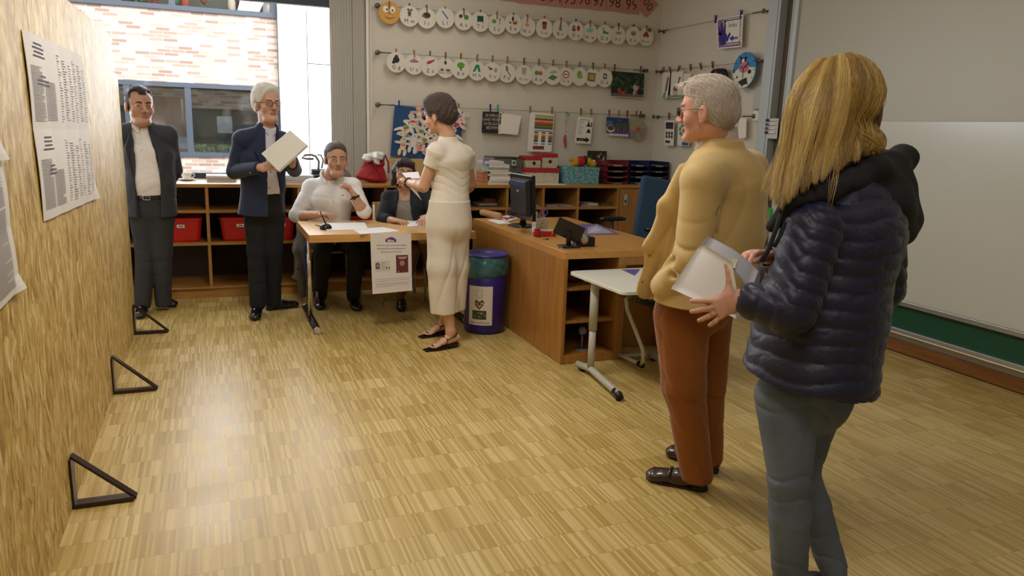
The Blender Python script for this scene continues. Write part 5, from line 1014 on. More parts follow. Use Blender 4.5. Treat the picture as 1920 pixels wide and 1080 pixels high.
# ---- office chair behind the desk
e = empty('office_chair', (3.4, 5.4, 0), 'office chair with blue back and black armrests behind the desk', 'office chair')
M_BLUE = mat('blue_fabric', '2E4A66', .9, bump=.3, bscale=300)
q = [J(a, c, 6.45) for a, c in ((1196, 438), (1244, 438), (1250, 360), (1212, 358))]
cx = (q[0]+q[1]+q[2]+q[3])/4; U = V(1, 0, 0); up = unit(V(.16, .1, 1)); U = unit(U-up*(U@up)); N = np.cross(U, up)
MB().use(M_BLUE).obox(cx+U*.04, (.21, .3, .03), (U, up, N)).build('backrest', parent=e, bevel=.028, bseg=3)
sc = V(cx[0]-.10, cx[1]-.28, .47); MB().use(M_BLUE).obox(sc, (.23, .23, .035)).build('seat', parent=e, bevel=.025, bseg=3)
ar = J(1148, 411, 6.36); MB().use(M_BLACK).tube([ar-V(.12, 0, 0), ar-V(.08, 0, -.003), ar+V(.08, 0, .003), ar+V(.13, 0, 0)], [.012, .02, .02, .012], 10).tube([ar, ar-V(0, 0, .16), V(sc[0]-.2, sc[1], .46)], .014, 8).build('armrest', parent=e)
ar = J(1200, 431, 6.05)+V(.15, 0, 0); MB().use(M_BLACK).tube([ar-V(.1, 0, 0), ar+V(.1, 0, 0)], .018, 10).tube([ar, ar-V(0, 0, .16), V(sc[0]+.18, sc[1], .46)], .014, 8).build('armrest', parent=e)
b = MB().use(M_BLACK).tube([sc-V(0, 0, .03), V(sc[0], sc[1], .1)], .028, 12); b.build('gas_lift', parent=e)
b = MB().use(M_BLACK)
for k in range(5): t = 2*pi*k/5; b.tube([V(sc[0], sc[1], .1), V(sc[0]+.28*cos(t), sc[1]+.28*sin(t), .075)], [.022, .014], 8).ball((sc[0]+.28*cos(t), sc[1]+.28*sin(t), .032), .03, 10)
b.build('star_base', parent=e); MB().use(M_BLACK).tube([sc+V(0, .2, 0), cx-up*.2], .02, 8).build('back_support', parent=e)

# ================================================================== pupil table and grey chair in front of the desk
ZS = .635
e = empty('pupil_table', (2.25, 4.1, 0), 'white topped school table on grey metal legs beside old man', 'table')
P4 = [at_z(1065, 506, ZS), at_z(1190, 500, ZS)]
A0 = V(2.075, 4.19, ZS); A1 = V(2.10, 3.54, ZS); A2 = V(2.78, 3.52, ZS); A3 = V(2.77, 4.195, ZS)
def rounded(pts, r, n=5):
    out = []
    for i, p in enumerate(pts):
        a, c = pts[i-1], pts[(i+1) % len(pts)]; u, v = unit(a-p), unit(c-p)
        for k in range(n+1): t = k/n; out.append((p+u*r)*(1-t)**2+2*p*t*(1-t)+(p+v*r)*t*t)
    return out
MB().use(mat('white_laminate', 'D6D8CE', .35)).poly(rounded([A0, A1, A2, A3], .05), .022, (0, 0, -1)).build('table_top', parent=e, bevel=.004)
L = at_z(1103, 700, .03); lx, ly = L[0], 3.93+.2
def leg(x, y, f0, f1):
    l = MB().use(M_GREYM).tube([(x, y, .30), (x, y, ZS-.022)], .027, 16).tube([(x, y, .05), (x, y, .302)], .022, 16).build('leg', parent=e)
    MB().use(M_GREYM).tube([f0, (x, y, .045), f1], .022, 12).build('foot_bar', parent=l)
    MB().use(M_BLACK).tube([np.array(f1)+unit(np.array(f1)-np.array(f0))*-.05, np.array(f1)+V(0, 0, -.003), np.array(f1)+unit(np.array(f1)-np.array(f0))*.02-V(0, 0, .02)], .0235, 10).tube([(f1[0], f1[1], .002), (f1[0], f1[1], .03)], .016, 10).build('foot_cap', parent=l)
    MB().use(M_BLACK).lathe((f0[0]+.02, f0[1]-.03, .026), [(.026, -.02), (.026, .02)], 14, ((0, 1, 0), (0, 0, 1), (1, 0, 0))).build('castor', parent=l)
F0, F1 = at_z(1083, 682, .04), at_z(1160, 738, .04); leg(2.155, 3.97, (F0[0], F0[1], .04), (F1[0], F1[1], .036))
leg(2.70, 3.95, (2.71, 4.16, .04), (2.69, 3.60, .036))
MB().use(M_GREYM).box(2.17, 2.69, 3.95, 3.99, ZS-.062, ZS-.023).box(2.17, 2.69, 4.12, 4.15, ZS-.062, ZS-.023).build('frame_rail', parent=e)
b = MB().use(M_BLACK)
for k in range(14): x = 2.24+k*.032; b.tube([(x, 3.62, ZS-.03), (x, 3.62, ZS-.085), (x, 3.9, ZS-.085), (x, 3.9, ZS-.03)], .0025, 5)
for y, z in ((3.62, -.04), (3.62, -.085), (3.7, -.088), (3.8, -.088), (3.9, -.085)): b.tube([(2.23, y, ZS+z), (2.67, y, ZS+z)], .003, 5)
b.build('wire_basket', parent=e)
sheet_on([(1166, 506), (1190, 517), (1200, 505)], '5A4A9A', 'purple paper corner on the white school table', z=ZS)
e = empty('cantilever_chair', (2.6, 3.9, 0), 'grey tubular cantilever chair frame under the white school table', 'chair')
pa = [J(a, c, 4.55) for a, c in ((1178, 548), (1171, 565), (1180, 590), (1210, 668))]
tb = [at_z(1152, 661, .03), at_z(1202, 684, .03)]; mid_ = lambda a, b_, t: a*(1-t)+b_*t
MB().use(M_GREYM).tube([V(2.66, 3.98, .44), *[J(a, c, d) for a, c, d in ((1184, 548, 4.52), (1174, 562, 4.52), (1176, 580, 4.51), (1205, 655, 4.48), (1206, 676, 4.47))], tb[1]], .012, 10).build('side_frame', parent=e); MB().use(M_GREYM).tube([tb[0], tb[1]], .014, 10).tube([mid_(tb[0], tb[1], .3), mid_(tb[0], tb[1], .3)+V(.28, -.03, 0)], .012, 10).build('floor_bar', parent=e); MB().use(M_BLACK).tube([tb[0]-unit(tb[1]-tb[0])*.015, tb[0]+unit(tb[1]-tb[0])*.015], .0165, 10).build('end_cap', parent=e); MB().use(M_BLACK).tube([tb[1]-unit(tb[1]-tb[0])*.03, tb[1]+unit(tb[1]-tb[0])*.02], .0175, 10).build('end_cap', parent=e); MB().use(mat('seat_dark', '2A2A2C', .6)).obox((2.58, 3.84, .455), (.1, .15, .012)).build('seat', parent=e, bevel=.01)
# ================================================================== polling table with its things
TX0, TX1, TY0, TY1, TZ = .612, 1.855, 5.37, 6.17, .73
e = empty('folding_table', ((TX0+TX1)/2, (TY0+TY1)/2, 0), 'light beech table with chrome legs where two people sit', 'table')
MB().use(M_BEECHE).box(TX0, TX1, TY0, TY1, TZ-.055, TZ-.0015).use(M_BEECH).box(TX0+.001, TX1-.001, TY0+.001, TY1-.001, TZ-.0015, TZ).build('table_top', parent=e)
for x in (TX0+.045, TX1-.06):
    l = MB().use(M_CHROME).tube([(x, 5.79, .03), (x, 5.79, TZ-.055)], .019, 16).tube([(x+.0, 5.83, .03), (x, 5.83, TZ-.055)], .012, 12).build('leg', parent=e)
    MB().use(M_BLACK).tube([(x, TY0+.02, .027), (x, TY1-.03, .027)], .024, 16).use(M_CHROME).tube([(x, TY0-.0, .027), (x, TY0+.03, .027)], .0265, 16).tube([(x, TY1-.04, .027), (x, TY1-.01, .027)], .0265, 16).build('foot_bar', parent=l)
MB().use(M_STEEL).box(TX0+.06, TX1-.06, 5.77, 5.80, TZ-.085, TZ-.056).build('frame_rail', parent=e)
# hanging sign
S0 = [at_y(a, c, TY0-.003) for a, c in ((698, 551), (772, 544), (771, 438), (694, 437))]
e = empty('table_sign', tuple((S0[2]+S0[3])/2), 'white notice with crest and passport picture taped to table front', 'sign')
class QF(Flat):
    def __init__(s, q, n): s.q = q; s.n = n
    def p(s, u, v, h=0): q = s.q; return (q[0]*(1-u)+q[1]*u)*(1-v)+(q[3]*(1-u)+q[2]*u)*v+s.n*(h+.012*(1-v)**2)
F = QF(S0, V(0, -1, 0)); b = MB().use(P('DCD6D2'))
for k in range(8): F.rect(b, 0, k/8, 1, (k+1)/8, h=0, th=.0012)
b.build('sheet', parent=e)
b = MB().use(P('5A1F6A')); F.rect(b, .365, .855, .625, .905, h=.0016)
for u, w, hh in ((.43, .035, .03), (.475, .03, .045), (.52, .035, .05), (.565, .03, .035)): F.pol(b, [(u-w, .9), (u+w, .9), (u+w*.7, .9+hh*.5), (u, .9+hh), (u-w*.7, .9+hh*.5)], h=.0017)
b.use(P('F0ECF0')); F.text(b, 'Mölner', .495, .878, .058, h=.003, xs=.98, bold=.02)
b.use(P('5E5A5C'))
for t, v in (("Veuillez s.v.p. préparer vos documents d'identité", .80), ('Bitte bereiten Sie Ihre Ausweisdokumente vor', .745), ('Please prepare your ID documents', .69)): F.text(b, t, .5, v, .033, h=.0022, xs=1.12, bold=.008)
for k, (v, u1) in enumerate(((.235, .95), (.205, .93), (.19, .4), (.16, .94), (.145, .9), (.12, .93), (.105, .5))): b.use(P('B4B0B0')); F.rect(b, .08, v, u1, v+.006, h=.0016)
b.use(P('C9C6C6')); F.rect(b, .09, .37, .46, .54, h=.0016); b.use(P('55504E')); F.rect(b, .1, .41, .2, .5, h=.0022); F.ell(b, .15, .48, .05, .035, h=.0024); b.use(P('A89A90')); F.ell(b, .15, .465, .025, .022, h=.003)
b.use(P('8A8686'))
for k in range(6): F.rect(b, .24, .4+.022*k, .24+.05+.04*(k % 3), .406+.022*k, h=.0022)
for u in (.37, .43): b.use(P('5A5654')); F.ell(b, u, .42, .016, .018, h=.0022)
b.build('printed_text', parent=e)
b = MB().use(P('62262A')); F.rect(b, .61, .33, .91, .63, h=.0024, th=.001); b.use(P('D8B8A8')); F.rect(b, .66, .585, .88, .6, h=.0038); F.rect(b, .69, .565, .85, .575, h=.0038)
for k in range(8): a = k*pi/4; F.ell(b, .76+.05*cos(a), .49+.035*sin(a), .014, .01, h=.0038)
F.ell(b, .76, .49, .02, .014, h=.004); F.rect(b, .65, .345, .68, .355, h=.0038); b.build('passport_picture', parent=e)
# wire-bound books
def spiral(px4, lab, n, th=.006, holes=True):
    q = [at_z(x, y, TZ) for x, y in px4]; e = empty('ring_binder', tuple(q[0]), lab, 'ring bound register')
    MB().use(P('E6E4E4')).poly([V(p[0], p[1], TZ+.0005) for p in q], th, (0, 0, 1)).build('pages', parent=e)
    b = MB().use(P('2A2A2C'))
    for k in range(n): p = q[3]+(q[2]-q[3])*(k+.5)/n; d = unit(q[0]-q[3]); b.obox(V(p[0], p[1], TZ+th+.001)+d*.006, (.0035, .006, .0012), (unit(q[2]-q[3]), d, (0, 0, 1)))
    b.build('binding', parent=e)
spiral([(612, 433), (690, 431), (684, 418), (607, 419)], 'ring bound register on the table behind the black holder', 20)
spiral([(676, 440), (750, 434), (716, 426), (660, 430)], 'open ring bound booklet at the front edge of the table', 22, .004)
spiral([(765, 426), (800, 424), (800, 411), (762, 412)], 'ring bound register in front of the seated woman', 13)
a = at_z(611, 430, TZ); e = empty('pen_holder', tuple(a), 'shiny black round pen holder with slanted pen on polling table', 'pen holder')
MB().use(M_BL2).lathe(a, [(.042, 0), (.046, .006), (.044, .02), (.034, .034), (.018, .042), (.004, .045)], 28).build('base', parent=e)
MB().use(M_BLACK).tube([a+V(0, 0, .04), J(600, 396, a@FH)], [.006, .004], 8).build('pen', parent=e)
MB().use(P('8A8478')).tube([a+V(.04, -.01, .003), a+V(.1, -.02, .002), a+V(.17, 0, .002), a+V(.12, .03, .002)], .0015, 5).build('cord', parent=e)
a, c = at_z(592, 423, TZ), at_z(604, 426, TZ); tag(MB().use(P('3A4A5A')).tube([a+V(0, 0, .005), c+V(0, 0, .005)], .004, 8).build('ballpoint_pen'), 'dark pen lying left of the black pen holder', 'pen')

# ================================================================== blue waste bin with sign
BC = at_z(915, 622, 0); BR = .155
BC = V(BC[0]+.0, 5.18, 0); BC[0] = 1.875
e = empty('waste_bin', tuple(BC), 'round dark blue waste bin with green bag and paper sign', 'waste bin')
M_BBL = mat('bin_blue', '2A1F7A', .35); M_BAG = mat('green_bag', '2E6670', .25, bump=.6, bscale=25, coat=.3)
MB().use(M_BBL).lathe(BC, [(BR-.012, .0), (BR-.01, .01), (BR, .02), (BR+.002, .34), (BR, .56)], 40).build('barrel', parent=e)
MB().use(M_BBL).lathe(BC, [(BR+.012, .582), (BR+.018, .586), (BR+.018, .594), (BR+.008, .600), (BR-.02, .598), (BR-.055, .580), (BR-.085, .545), (.01, .535)], 40).build('lid_ring', parent=e)
b = MB().use(M_BAG); b.sm = True; n = 72; vs = []; m_ = 14
for i in range(m_):
    t = i/(m_-1); z = .585-.165*t
    for k in range(n):
        a = 2*pi*k/n; rr = BR+.01+.012*sin(pi*t)*(1+.5*sin(a*3+1))+.002*sin(a*13+9*t)+.0025*sin(a*7-14*t+2)
        zz_ = z-.02*t*sin(a-.5)+.004*sin(9*a); 
        if i == m_-1: rr = BR+.004
        vs.append(BC+V(rr*cos(a), rr*sin(a), zz_))
b.add(vs, [(i*n+k, (i+1)*n+k, (i+1)*n+(k+1) % n, i*n+(k+1) % n) for i in range(m_-1) for k in range(n)]); b.build('bin_liner', parent=e)
class CylF(Flat):
    def __init__(s, c, r, a0, a1, z0, z1): s.c, s.r, s.a0, s.a1, s.z0, s.z1 = c, r, a0, a1, z0, z1; s.n = None
    def p(s, u, v, h=0): a = s.a0+(s.a1-s.a0)*u; return s.c+V((s.r+h)*cos(a), (s.r+h)*sin(a), s.z0+(s.z1-s.z0)*v)
    def rect(s, mb, u0, v0, u1, v1, h=.001, th=.0005, n=None):
        n = max(2, int(abs(u1-u0)*16)); vs = []
        for i in range(n+1): u = u0+(u1-u0)*i/n; vs += [s.p(u, v0, h), s.p(u, v1, h)]
        return mb.add(vs, [(2*i, 2*i+2, 2*i+3, 2*i+1) for i in range(n)])
    def pol(s, mb, pts, h=.001, th=.0005): return mb.add([s.p(a, b_, h) for a, b_ in pts], [tuple(range(len(pts)))])
a0 = math.atan2(-BC[1], -BC[0]); F = CylF(BC, BR+.003, a0-.83, a0+.36, .075, .37)
b = MB().use(P('D6D0C6')); F.rect(b, 0, 0, 1, 1, h=0)
b.use(P('8A8684'))
for u0, v0, u1, v1 in ((.34, .70, .36, .92), (.57, .70, .59, .92), (.34, .70, .59, .712), (.34, .91, .59, .92), (.42, .72, .425, .9), (.5, .72, .505, .9)): F.rect(b, u0, v0, u1, v1, h=.001)
b.use(P('6A4628')); F.pol(b, [(.3, .58), (.48, .46), (.64, .58), (.64, .52), (.48, .40), (.3, .5)][::-1], h=.001); b.use(P('4A2E18')); F.pol(b, [(.28, .56), (.33, .66), (.47, .6), (.6, .66), (.68, .58), (.48, .5)][::-1], h=.0014)
b.use(P('6A4628')); F.pol(b, [(.36, .56), (.48, .6), (.58, .56), (.48, .5)][::-1], h=.0018)
b.use(P('39402A')); F.rect(b, .18, .15, .76, .38, h=.001); r = random.Random(2)
for k in range(14): b.use(P(r.choice(['6A7048', '8A8A5A', '4A5A3A', '9A9A6A']))); u, v = r.uniform(.2, .66), r.uniform(.17, .33); F.rect(b, u, v, u+.08, v+.025, h=.0013+.0001*k)
b.use(P('4A4A50')); F.text(b, 'Papier und Karton', .48, .065, .095, h=.0016, xs=1.15)
b.build('paper_sign', parent=e)

# ================================================================== chairs of the two seated people
M_LEG = mat('light_grey_tube', 'B8B6AC', .35, .3)
def seat_chair(cx, cy, rot, lab):
    e = empty('stacking_chair', (cx, cy, 0), lab, 'chair'); c, s = cos(rot), sin(rot); T = lambda x, y, z: V(cx+x*c-y*s, cy+x*s+y*c, z)
    A = ((c, s, 0), (-s, c, 0), (0, 0, 1)); mw = wood('chair_shell_'+str(round(cx, 2)), 'A88450', 'BE9A62')
    MB().use(mw).obox(T(0, 0, .45), (.2, .2, .008), A).build('seat', parent=e, bevel=.006)
    MB().use(mw).obox(T(0, .225, .74), (.19, .008, .1), A).build('backrest', parent=e, bevel=.006)
    for x in (-.19, .19):
        for y in (-.19, .19): MB().use(M_LEG).tube([T(x, y, .0025), T(x*.93, y, .44)], .0125, 10).build('leg', parent=e)
        MB().use(M_LEG).tube([T(x*.93, .19, .43), T(x*.93, .215, .82)], .011, 8).build('back_upright', parent=e)
    return e
seat_chair(.93, 6.47, .12, 'chair with pale grey metal legs under the seated man'); seat_chair(1.49, 6.36, .0, 'chair with pale grey metal legs under the seated woman')
# grey coat over the man's chair
M_COAT = mat('grey_coat', '6E6C68', .95, bump=.4, bscale=150)
cp = [J(a, c, d) for a, c, d in ((566, 425, 6.30), (566, 470, 6.28), (563, 520, 6.27), (566, 555, 6.27))]
s = SDF(.008)
s.add(ecap(cp[0], cp[1], .06, .065, RH, .6)).add(ecap(cp[1], cp[2], .065, .055, RH, .6), .03).add(ecap(cp[2], cp[3], .05, .03, RH, .6), .03)
s.disp(lambda x, y, z: .006*np.sin(x*70+z*12)+.004*np.sin(x*40-z*30)); o = s.build('coat', M_COAT); tag(o, 'long grey coat hanging over the back of the seated mans chair', 'coat')
for a, c in ((559, 504), (555, 528)): MB().use(M_BLACK).ball(J(a, c, 6.21), .008, 8).build('coat_button', parent=o)
s = SDF(.008); cp = [J(a, c, 6.24) for a, c in ((578, 452), (577, 500), (579, 545))]
s.add(ecap(cp[0], cp[1], .035, .04, RH, .5)).add(ecap(cp[1], cp[2], .035, .03, RH, .5), .02); s.disp(lambda x, y, z: .005*np.sin(x*80+z*15)); tag(s.build('scarf', mat('blue_cloth', '3A4A78', .9)), 'blue garment hanging beside the grey coat at the chair', 'garment')
# ================================================================== people
def skin(name, col): return mat('skin_'+name, col, .5, noise=.06, nscale=25, sss=.15, bump=.05, bscale=200)
M_LIP = mat('lips', '9C6254', .5)
def cloth(name, col, rough=.85, bump=.25, bs=250, sheen=0, noise=.05): return mat('cloth_'+name, col, rough, noise=noise, nscale=9, bump=bump*.12, bscale=bs*2, sheen=sheen)
def wr(amp, *terms):
    """soft folds: terms (kx,ky,kz,phase)"""
    def f(x, y, z):
        o = 0
        w = np.sin(x*9+z*7+1)*.9+np.sin(y*11-z*5)*.7
        for kx, ky, kz, ph in terms: m_ = .5+.5*np.sin(x*13+y*9+z*11+ph*3); o = o+m_*((1-np.abs(np.sin(.5*(kx*x+ky*y+kz*z)+ph+w)))**3-.2)
        return amp*1.7*o
    return f
class HF:
    """head frame: right, forward, up of the head"""
    def __init__(s, c, fwd, tilt=0.0, scale=1.0, roll=0.0, wide=1.0):
        f = unit(fwd); r = unit(np.cross(f, ZZ)); u = np.cross(r, f)
        f2 = f*cos(tilt)+u*sin(tilt); u = -f*sin(tilt)+u*cos(tilt); f = f2
        r, u = r*cos(roll)+u*sin(roll), -r*sin(roll)+u*cos(roll)
        s.c, s.r, s.f, s.u, s.k, s.w = np.array(c, float), r, f, u, scale, wide; s.ax = (r, f, u)
    def p(s, x, y, z): return s.c+(s.r*x*s.w+s.f*y+s.u*z)*s.k
    def loc(s, P_): d = (P_-s.c)/s.k; return d@s.r/s.w, d@s.f, d@s.u
    def e(s, x, y, z, a, b, c): return ell(s.p(x, y, z), (a*s.k*s.w, b*s.k, c*s.k), s.ax)
    def cp(s, p, q, ra, rb, fl=1.0, fb=None, side=None): return ecap(s.p(*p), s.p(*q), ra*s.k, rb*s.k, s.r if side is None else side, fl, fb)
def head(S, h, neck, neck_r=.056, jowl=0.0, fem=False):
    S.add(h.e(0, -.016, .036, .076, .096, .088))
    S.add(h.cp((0, .036, .045), (0, .042, -.062), .063, .041-.003*fem+jowl*.3, .82), .03)
    S.add(h.e(0, .020, -.050, .054+jowl, .058, .046), .02)
    S.add(h.e(0, .072, -.092, .019-.003*fem+jowl*.5, .022, .017), .025)
    if jowl: S.add(h.e(0, .045, -.105, .05, .045, .03), .03)
    for s in (-1, 1):
        S.add(h.e(s*.043, .056, -.022, .022, .022, .024), .02); S.add(h.e(s*.028, .082, .034, .022, .008, .006), .012)
    S.sub(h.e(.032, .103, .010, .019, .017, .011), .014); S.sub(h.e(-.032, .103, .010, .019, .017, .011), .014)
    for s in (-1, 1):
        S.add(h.e(s*.031, .072, .009, .0165, .0145, .0125), .004)
        S.add(h.cp((s*.018, .0845, .0160), (s*.044, .0790, .0160), .0042, .0038), .004)
        S.add(h.cp((s*.020, .0830, .0015), (s*.043, .0785, .0015), .0034, .0030), .004)
    S.add(h.cp((0, .088, .022), (0, .108, -.020), .0085, .0125), .012); S.add(h.e(0, .108, -.024, .0125, .011, .009), .006)
    for s in (-1, 1): S.add(h.e(s*.012, .098, -.027, .008, .010, .008), .006)
    S.add(h.cp((-.019, .0865, -.0555), (.019, .0865, -.0555), .0036, .0036), .008); S.add(h.cp((-.015, .0860, -.0640), (.015, .0860, -.0640), .0044, .0044), .006)
    S.add(h.e(0, .0925, -.0555, .009, .004, .005), .004); S.add(h.e(0, .0925, -.0655, .012, .005, .005), .004)
    S.sub(h.cp((-.022, .0945, -.0602), (.022, .0945, -.0602), .0016, .0016), .004)
    for s in (-1, 1):
        S.add(h.e(s*.079, -.008, -.004, .009, .019, .032), .006); S.sub(h.e(s*.090, -.004, .0, .006, .010, .019), .004); S.add(h.cp((s*.077, -.004, -.034), (s*.072, .006, -.03), .007, .005), .004)
    S.add(ecap(h.p(0, -.028, -.045), neck, neck_r*.98, neck_r*1.08, h.r, .95), .025); S.add(ecap(neck, neck-ZZ*.07, neck_r*1.05, neck_r*1.25, h.r, .95), .02)
def head_mat(h, extra=None):
    def f(c):
        x, y, z = h.loc(c); m_ = np.zeros(len(c), int)
        lips = (np.abs(x) < .023) & (y > .080) & (z > -.0695) & (z < -.0515) & (np.abs(x) < .024-.9*np.abs(z+.0605)); m_[lips] = 1
        if extra is not None: m_ = extra(c, m_)
        return m_
    return f
def eyes(h, parent, iris='4A3A2A', brow='3A2E26', browt=.0042):
    k = h.k
    for s in (-1, 1):
        ec = h.p(s*.0315, .0805, .0085); b = MB().use(mat('eye_white', 'C8BDB4', .3)).ball(ec, (.0128*k, .0078*k, .0046*k), 16, h.ax); b.use(P(iris, .25)).ball(ec+h.f*.0050*k, (.0050*k, .0034*k, .0046*k), 12, h.ax); b.use(P('0A0A0A', .2)).ball(ec+h.f*.0066*k, (.0026*k, .0024*k, .0026*k), 8, h.ax); b.build('eye', parent=parent)
        MB().use(mat('brow_'+brow, brow, .9)).tube([h.p(s*.013, .0915, .0285), h.p(s*.024, .0925, .034), h.p(s*.036, .0885, .0355), h.p(s*.048, .0795, .030)], [browt*.8*k, browt*k, browt*.9*k, browt*.4*k], 6).build('eyebrow', parent=parent)
        MB().use(mat('lash_line', '3A2822', .8)).tube([h.p(s*.0195, .0860, .0105), h.p(s*.031, .0895, .0140), h.p(s*.0435, .0815, .0105)], [.0007*k, .0011*k, .0008*k], 5).build('eyelid', parent=parent)
def glasses(h, parent, col='2A2420', rim=.0016, w=.024, hh=.016, temple='2A2420'):
    m_ = mat('glasses_'+col, col, .3, .3); b = MB().use(m_); 
    for s in (-1, 1):
        cx = s*.032; pts = []
        for k in range(21):
            t = 2*pi*k/20; pts.append(h.p(cx+w*np.sign(cos(t))*abs(cos(t))**.75, .1025-.10*(abs(cx+w*cos(t)))**1.6, .008+hh*np.sign(sin(t))*abs(sin(t))**.75))
        b.tube(pts, rim, 6, False); b.tube([h.p(s*(.032+w), .097, .012), h.p(s*.073, .078, .013), h.p(s*.084, .02, .014), h.p(s*.084, -.012, .010), h.p(s*.084, -.02, -.006)], rim*.9, 6)
    b.tube([h.p(-.009, .104, .012), h.p(0, .107, .015), h.p(.009, .104, .012)], rim, 6); g = b.build('glasses', parent=parent)
    b = MB().use(gl)
    for s in (-1, 1): b.poly([h.p(s*.032+w*.95*cos(t), .100-.10*abs(s*.032+w*cos(t))**1.6, .008+hh*.95*sin(t)) for t in [2*pi*k/16 for k in range(16)]], .0006, h.f)
    b.build('lens', parent=g)
def short_hair(h, parent, m_, top=.010, hairline=.074, side=.004, nape=-.062, vox=.004, recede=0, dispamp=.0005, bulk=0, strands=0, mstr=None, seed=1):
    S = SDF(vox)
    S.add(h.e(0, -.018, .040+top*.4, .0765+side+bulk, .0975+side, .0865+top))
    S.add(h.e(0, -.034, .0, .069+side*.5, .084+side, .07), .02)
    S.add(h.e(0, .03, .085, .055, .05, .03+top), .03)
    if bulk: S.add(h.e(-.01, .02, .10, .055, .06, .035), .03)
    S.cut(h.p(0, hairline, .082), h.f*.90-h.u*.44)
    S.cut(h.p(0, .016, -.002), h.f*.56-h.u*.83)
    S.cut(h.p(0, -.05, nape), -h.u*.94+h.f*.3)
    for s in (-1, 1):
        S.sub(h.e(s*.084, -.002, -.004, .012, .022, .030), .004)
        if recede: S.sub(h.e(s*.050, .072, .088, .028, .05, .03), .012)
    fr, fu = h.r, h.u
    S.disp(lambda x, y, z: dispamp*(np.sin((x*fr[0]+y*fr[1]+z*fr[2])*420+np.sin((x+y)*60+z*40)*2)+np.sin((x*h.f[0]+y*h.f[1])*330+z*50)), .02)
    o = S.build('hair', m_, parent)
    if strands:
        r = random.Random(seed); vs, fs = S.mesh(); nv = vnormals(vs, fs); b = MB().use(mstr or m_)
        cnt = 0
        while cnt < strands:
            i = r.randrange(len(vs)); p = vs[i]; n_ = nv[i]; x, y, z = h.loc(p)
            if z < -.03 and y > -.02 and abs(x) < .05: continue
            g = -h.f*.55-h.u*(.9 if z < .06 else .25)+h.r*x*8; g = unit(g-n_*(g@n_)); L = r.uniform(.020, .040)
            b.tube([p-g*L*.5-n_*.0015, p+n_*.002+h.r*r.uniform(-.002, .002), p+g*L*.5+n_*r.uniform(.0, .0035)], [.0007, .0008, .0002], 4, False); cnt += 1
        b.build('hair_strands', parent=parent)
    return o
def hand(S, w, d, pn, thumb=1, k=1.0, curl=(.3, .35, .4, .45), spread=.12, tdir=None, tcurl=.3, flare=None):
    """wrist, finger direction, palm normal, side of the thumb; every finger its own bent chain"""
    w = np.array(w, float); d = unit(d); pn = unit(np.array(pn)-d*(d@np.array(pn))); sd = np.cross(d, pn)*thumb
    S.add(ecap(w-d*.012*k, w+d*.03*k, .027*k, .036*k, sd, .68, .46), .012); S.add(ecap(w+d*.028*k, w+d*.075*k, .036*k, .037*k, sd, .44, .36), .012)
    S.add(ecap(w+d*.02*k+sd*.022*k+pn*.006*k, w+d*.05*k+sd*.024*k+pn*.006*k, .014*k, .011*k), .012)
    Ls = (.070, .078, .073, .057); rad = (.0088, .009, .0086, .0076)
    tips = []
    for i in range(4):
        off = (.0275-.0185*i); b0 = w+(d*(.082-.004*abs(i-1.2))+sd*off)*k; dd = unit(d+sd*spread*(1.5-i)*.7); p = b0; ang = 0; r_ = rad[i]*k; q0 = b0-dd*.02*k
        S.add(ecap(q0, b0, r_*1.05, r_*1.08), .008)
        for j, (fr_, cu) in enumerate(((.46, .9), (.30, 1.15), (.24, .8))):
            ang += curl[i]*cu; dr = unit(dd*cos(ang)+pn*sin(ang)); q = p+dr*Ls[i]*fr_*k
            S.add(ecap(p, q, r_*(1.06-.08*j), r_*(.98-.09*j)), .003); p = q
        tips.append((p, unit(dd*cos(ang)+pn*sin(ang)), r_))
    td = unit(d*.62+sd*.72+pn*.30) if tdir is None else unit(tdir)
    tb = w+(d*.022+sd*.026+pn*.004)*k; t1 = tb+td*.042*k; t2d = unit(td*cos(tcurl)+(d*.7+pn*.5-sd*.3)*sin(tcurl)); t2 = t1+t2d*.03*k; t3 = t2+unit(t2d*cos(.2)+d*.2)*.022*k
    S.add(ecap(tb, t1, .0145*k, .0112*k), .012); S.add(ecap(t1, t2, .0108*k, .0102*k), .003); S.add(ecap(t2, t3, .0100*k, .0078*k), .003)
    return tips
def shoe(parent, heel, toe, m_, wide=.043, ankle_h=.075, sole=True, name='shoe', hl=.0):
    heel = np.array(heel, float); toe = np.array(toe, float); heel[2] = toe[2] = 0; d = unit(toe-heel); L = np.linalg.norm(toe-heel); sd = np.cross(d, ZZ); S = SDF(.004)
    S.add(ecap(heel+d*.035+ZZ*(.040+hl), heel+d*L*.45+ZZ*.040, .034, .036, sd, 1.0, .95)); S.add(ecap(heel+d*L*.45+ZZ*.036, toe-d*.045+ZZ*.028, .038, wide, sd, .95, .62), .02); S.add(ell(toe-d*.04+ZZ*.024, (wide*.95, .042, .024), (sd, d, ZZ)), .012)
    S.add(ecap(heel+d*.045+ZZ*.05, heel+d*.04+ZZ*ankle_h, .036, .034, sd, 1.1), .015)
    S.cut(heel+ZZ*.010, -ZZ)
    S.disp(lambda x, y, z: .0008*np.sin(((x-heel[0])*d[0]+(y-heel[1])*d[1])*120), .01)
    o = S.build('shoe', m_, parent)
    b = MB().use(mat('shoe_sole', '14100E', .6)); n = 28; pts = []
    for k in range(n):
        t = 2*pi*k/n; u = cos(t); ww = (wide*1.0 if u > 0 else .036); pts.append(heel+d*(L/2+u*L*.495)+sd*(ww*sin(t)*(1-.12*(abs(u) < .3)))+ZZ*.002)
    b.poly(pts, .011, ZZ); hh = heel+d*.045; b.poly([hh+d*(.042*cos(t))+sd*.034*sin(t)+ZZ*.002 for t in [2*pi*k/16 for k in range(16)]], .02, ZZ); b.build('sole', parent=o)
    return o
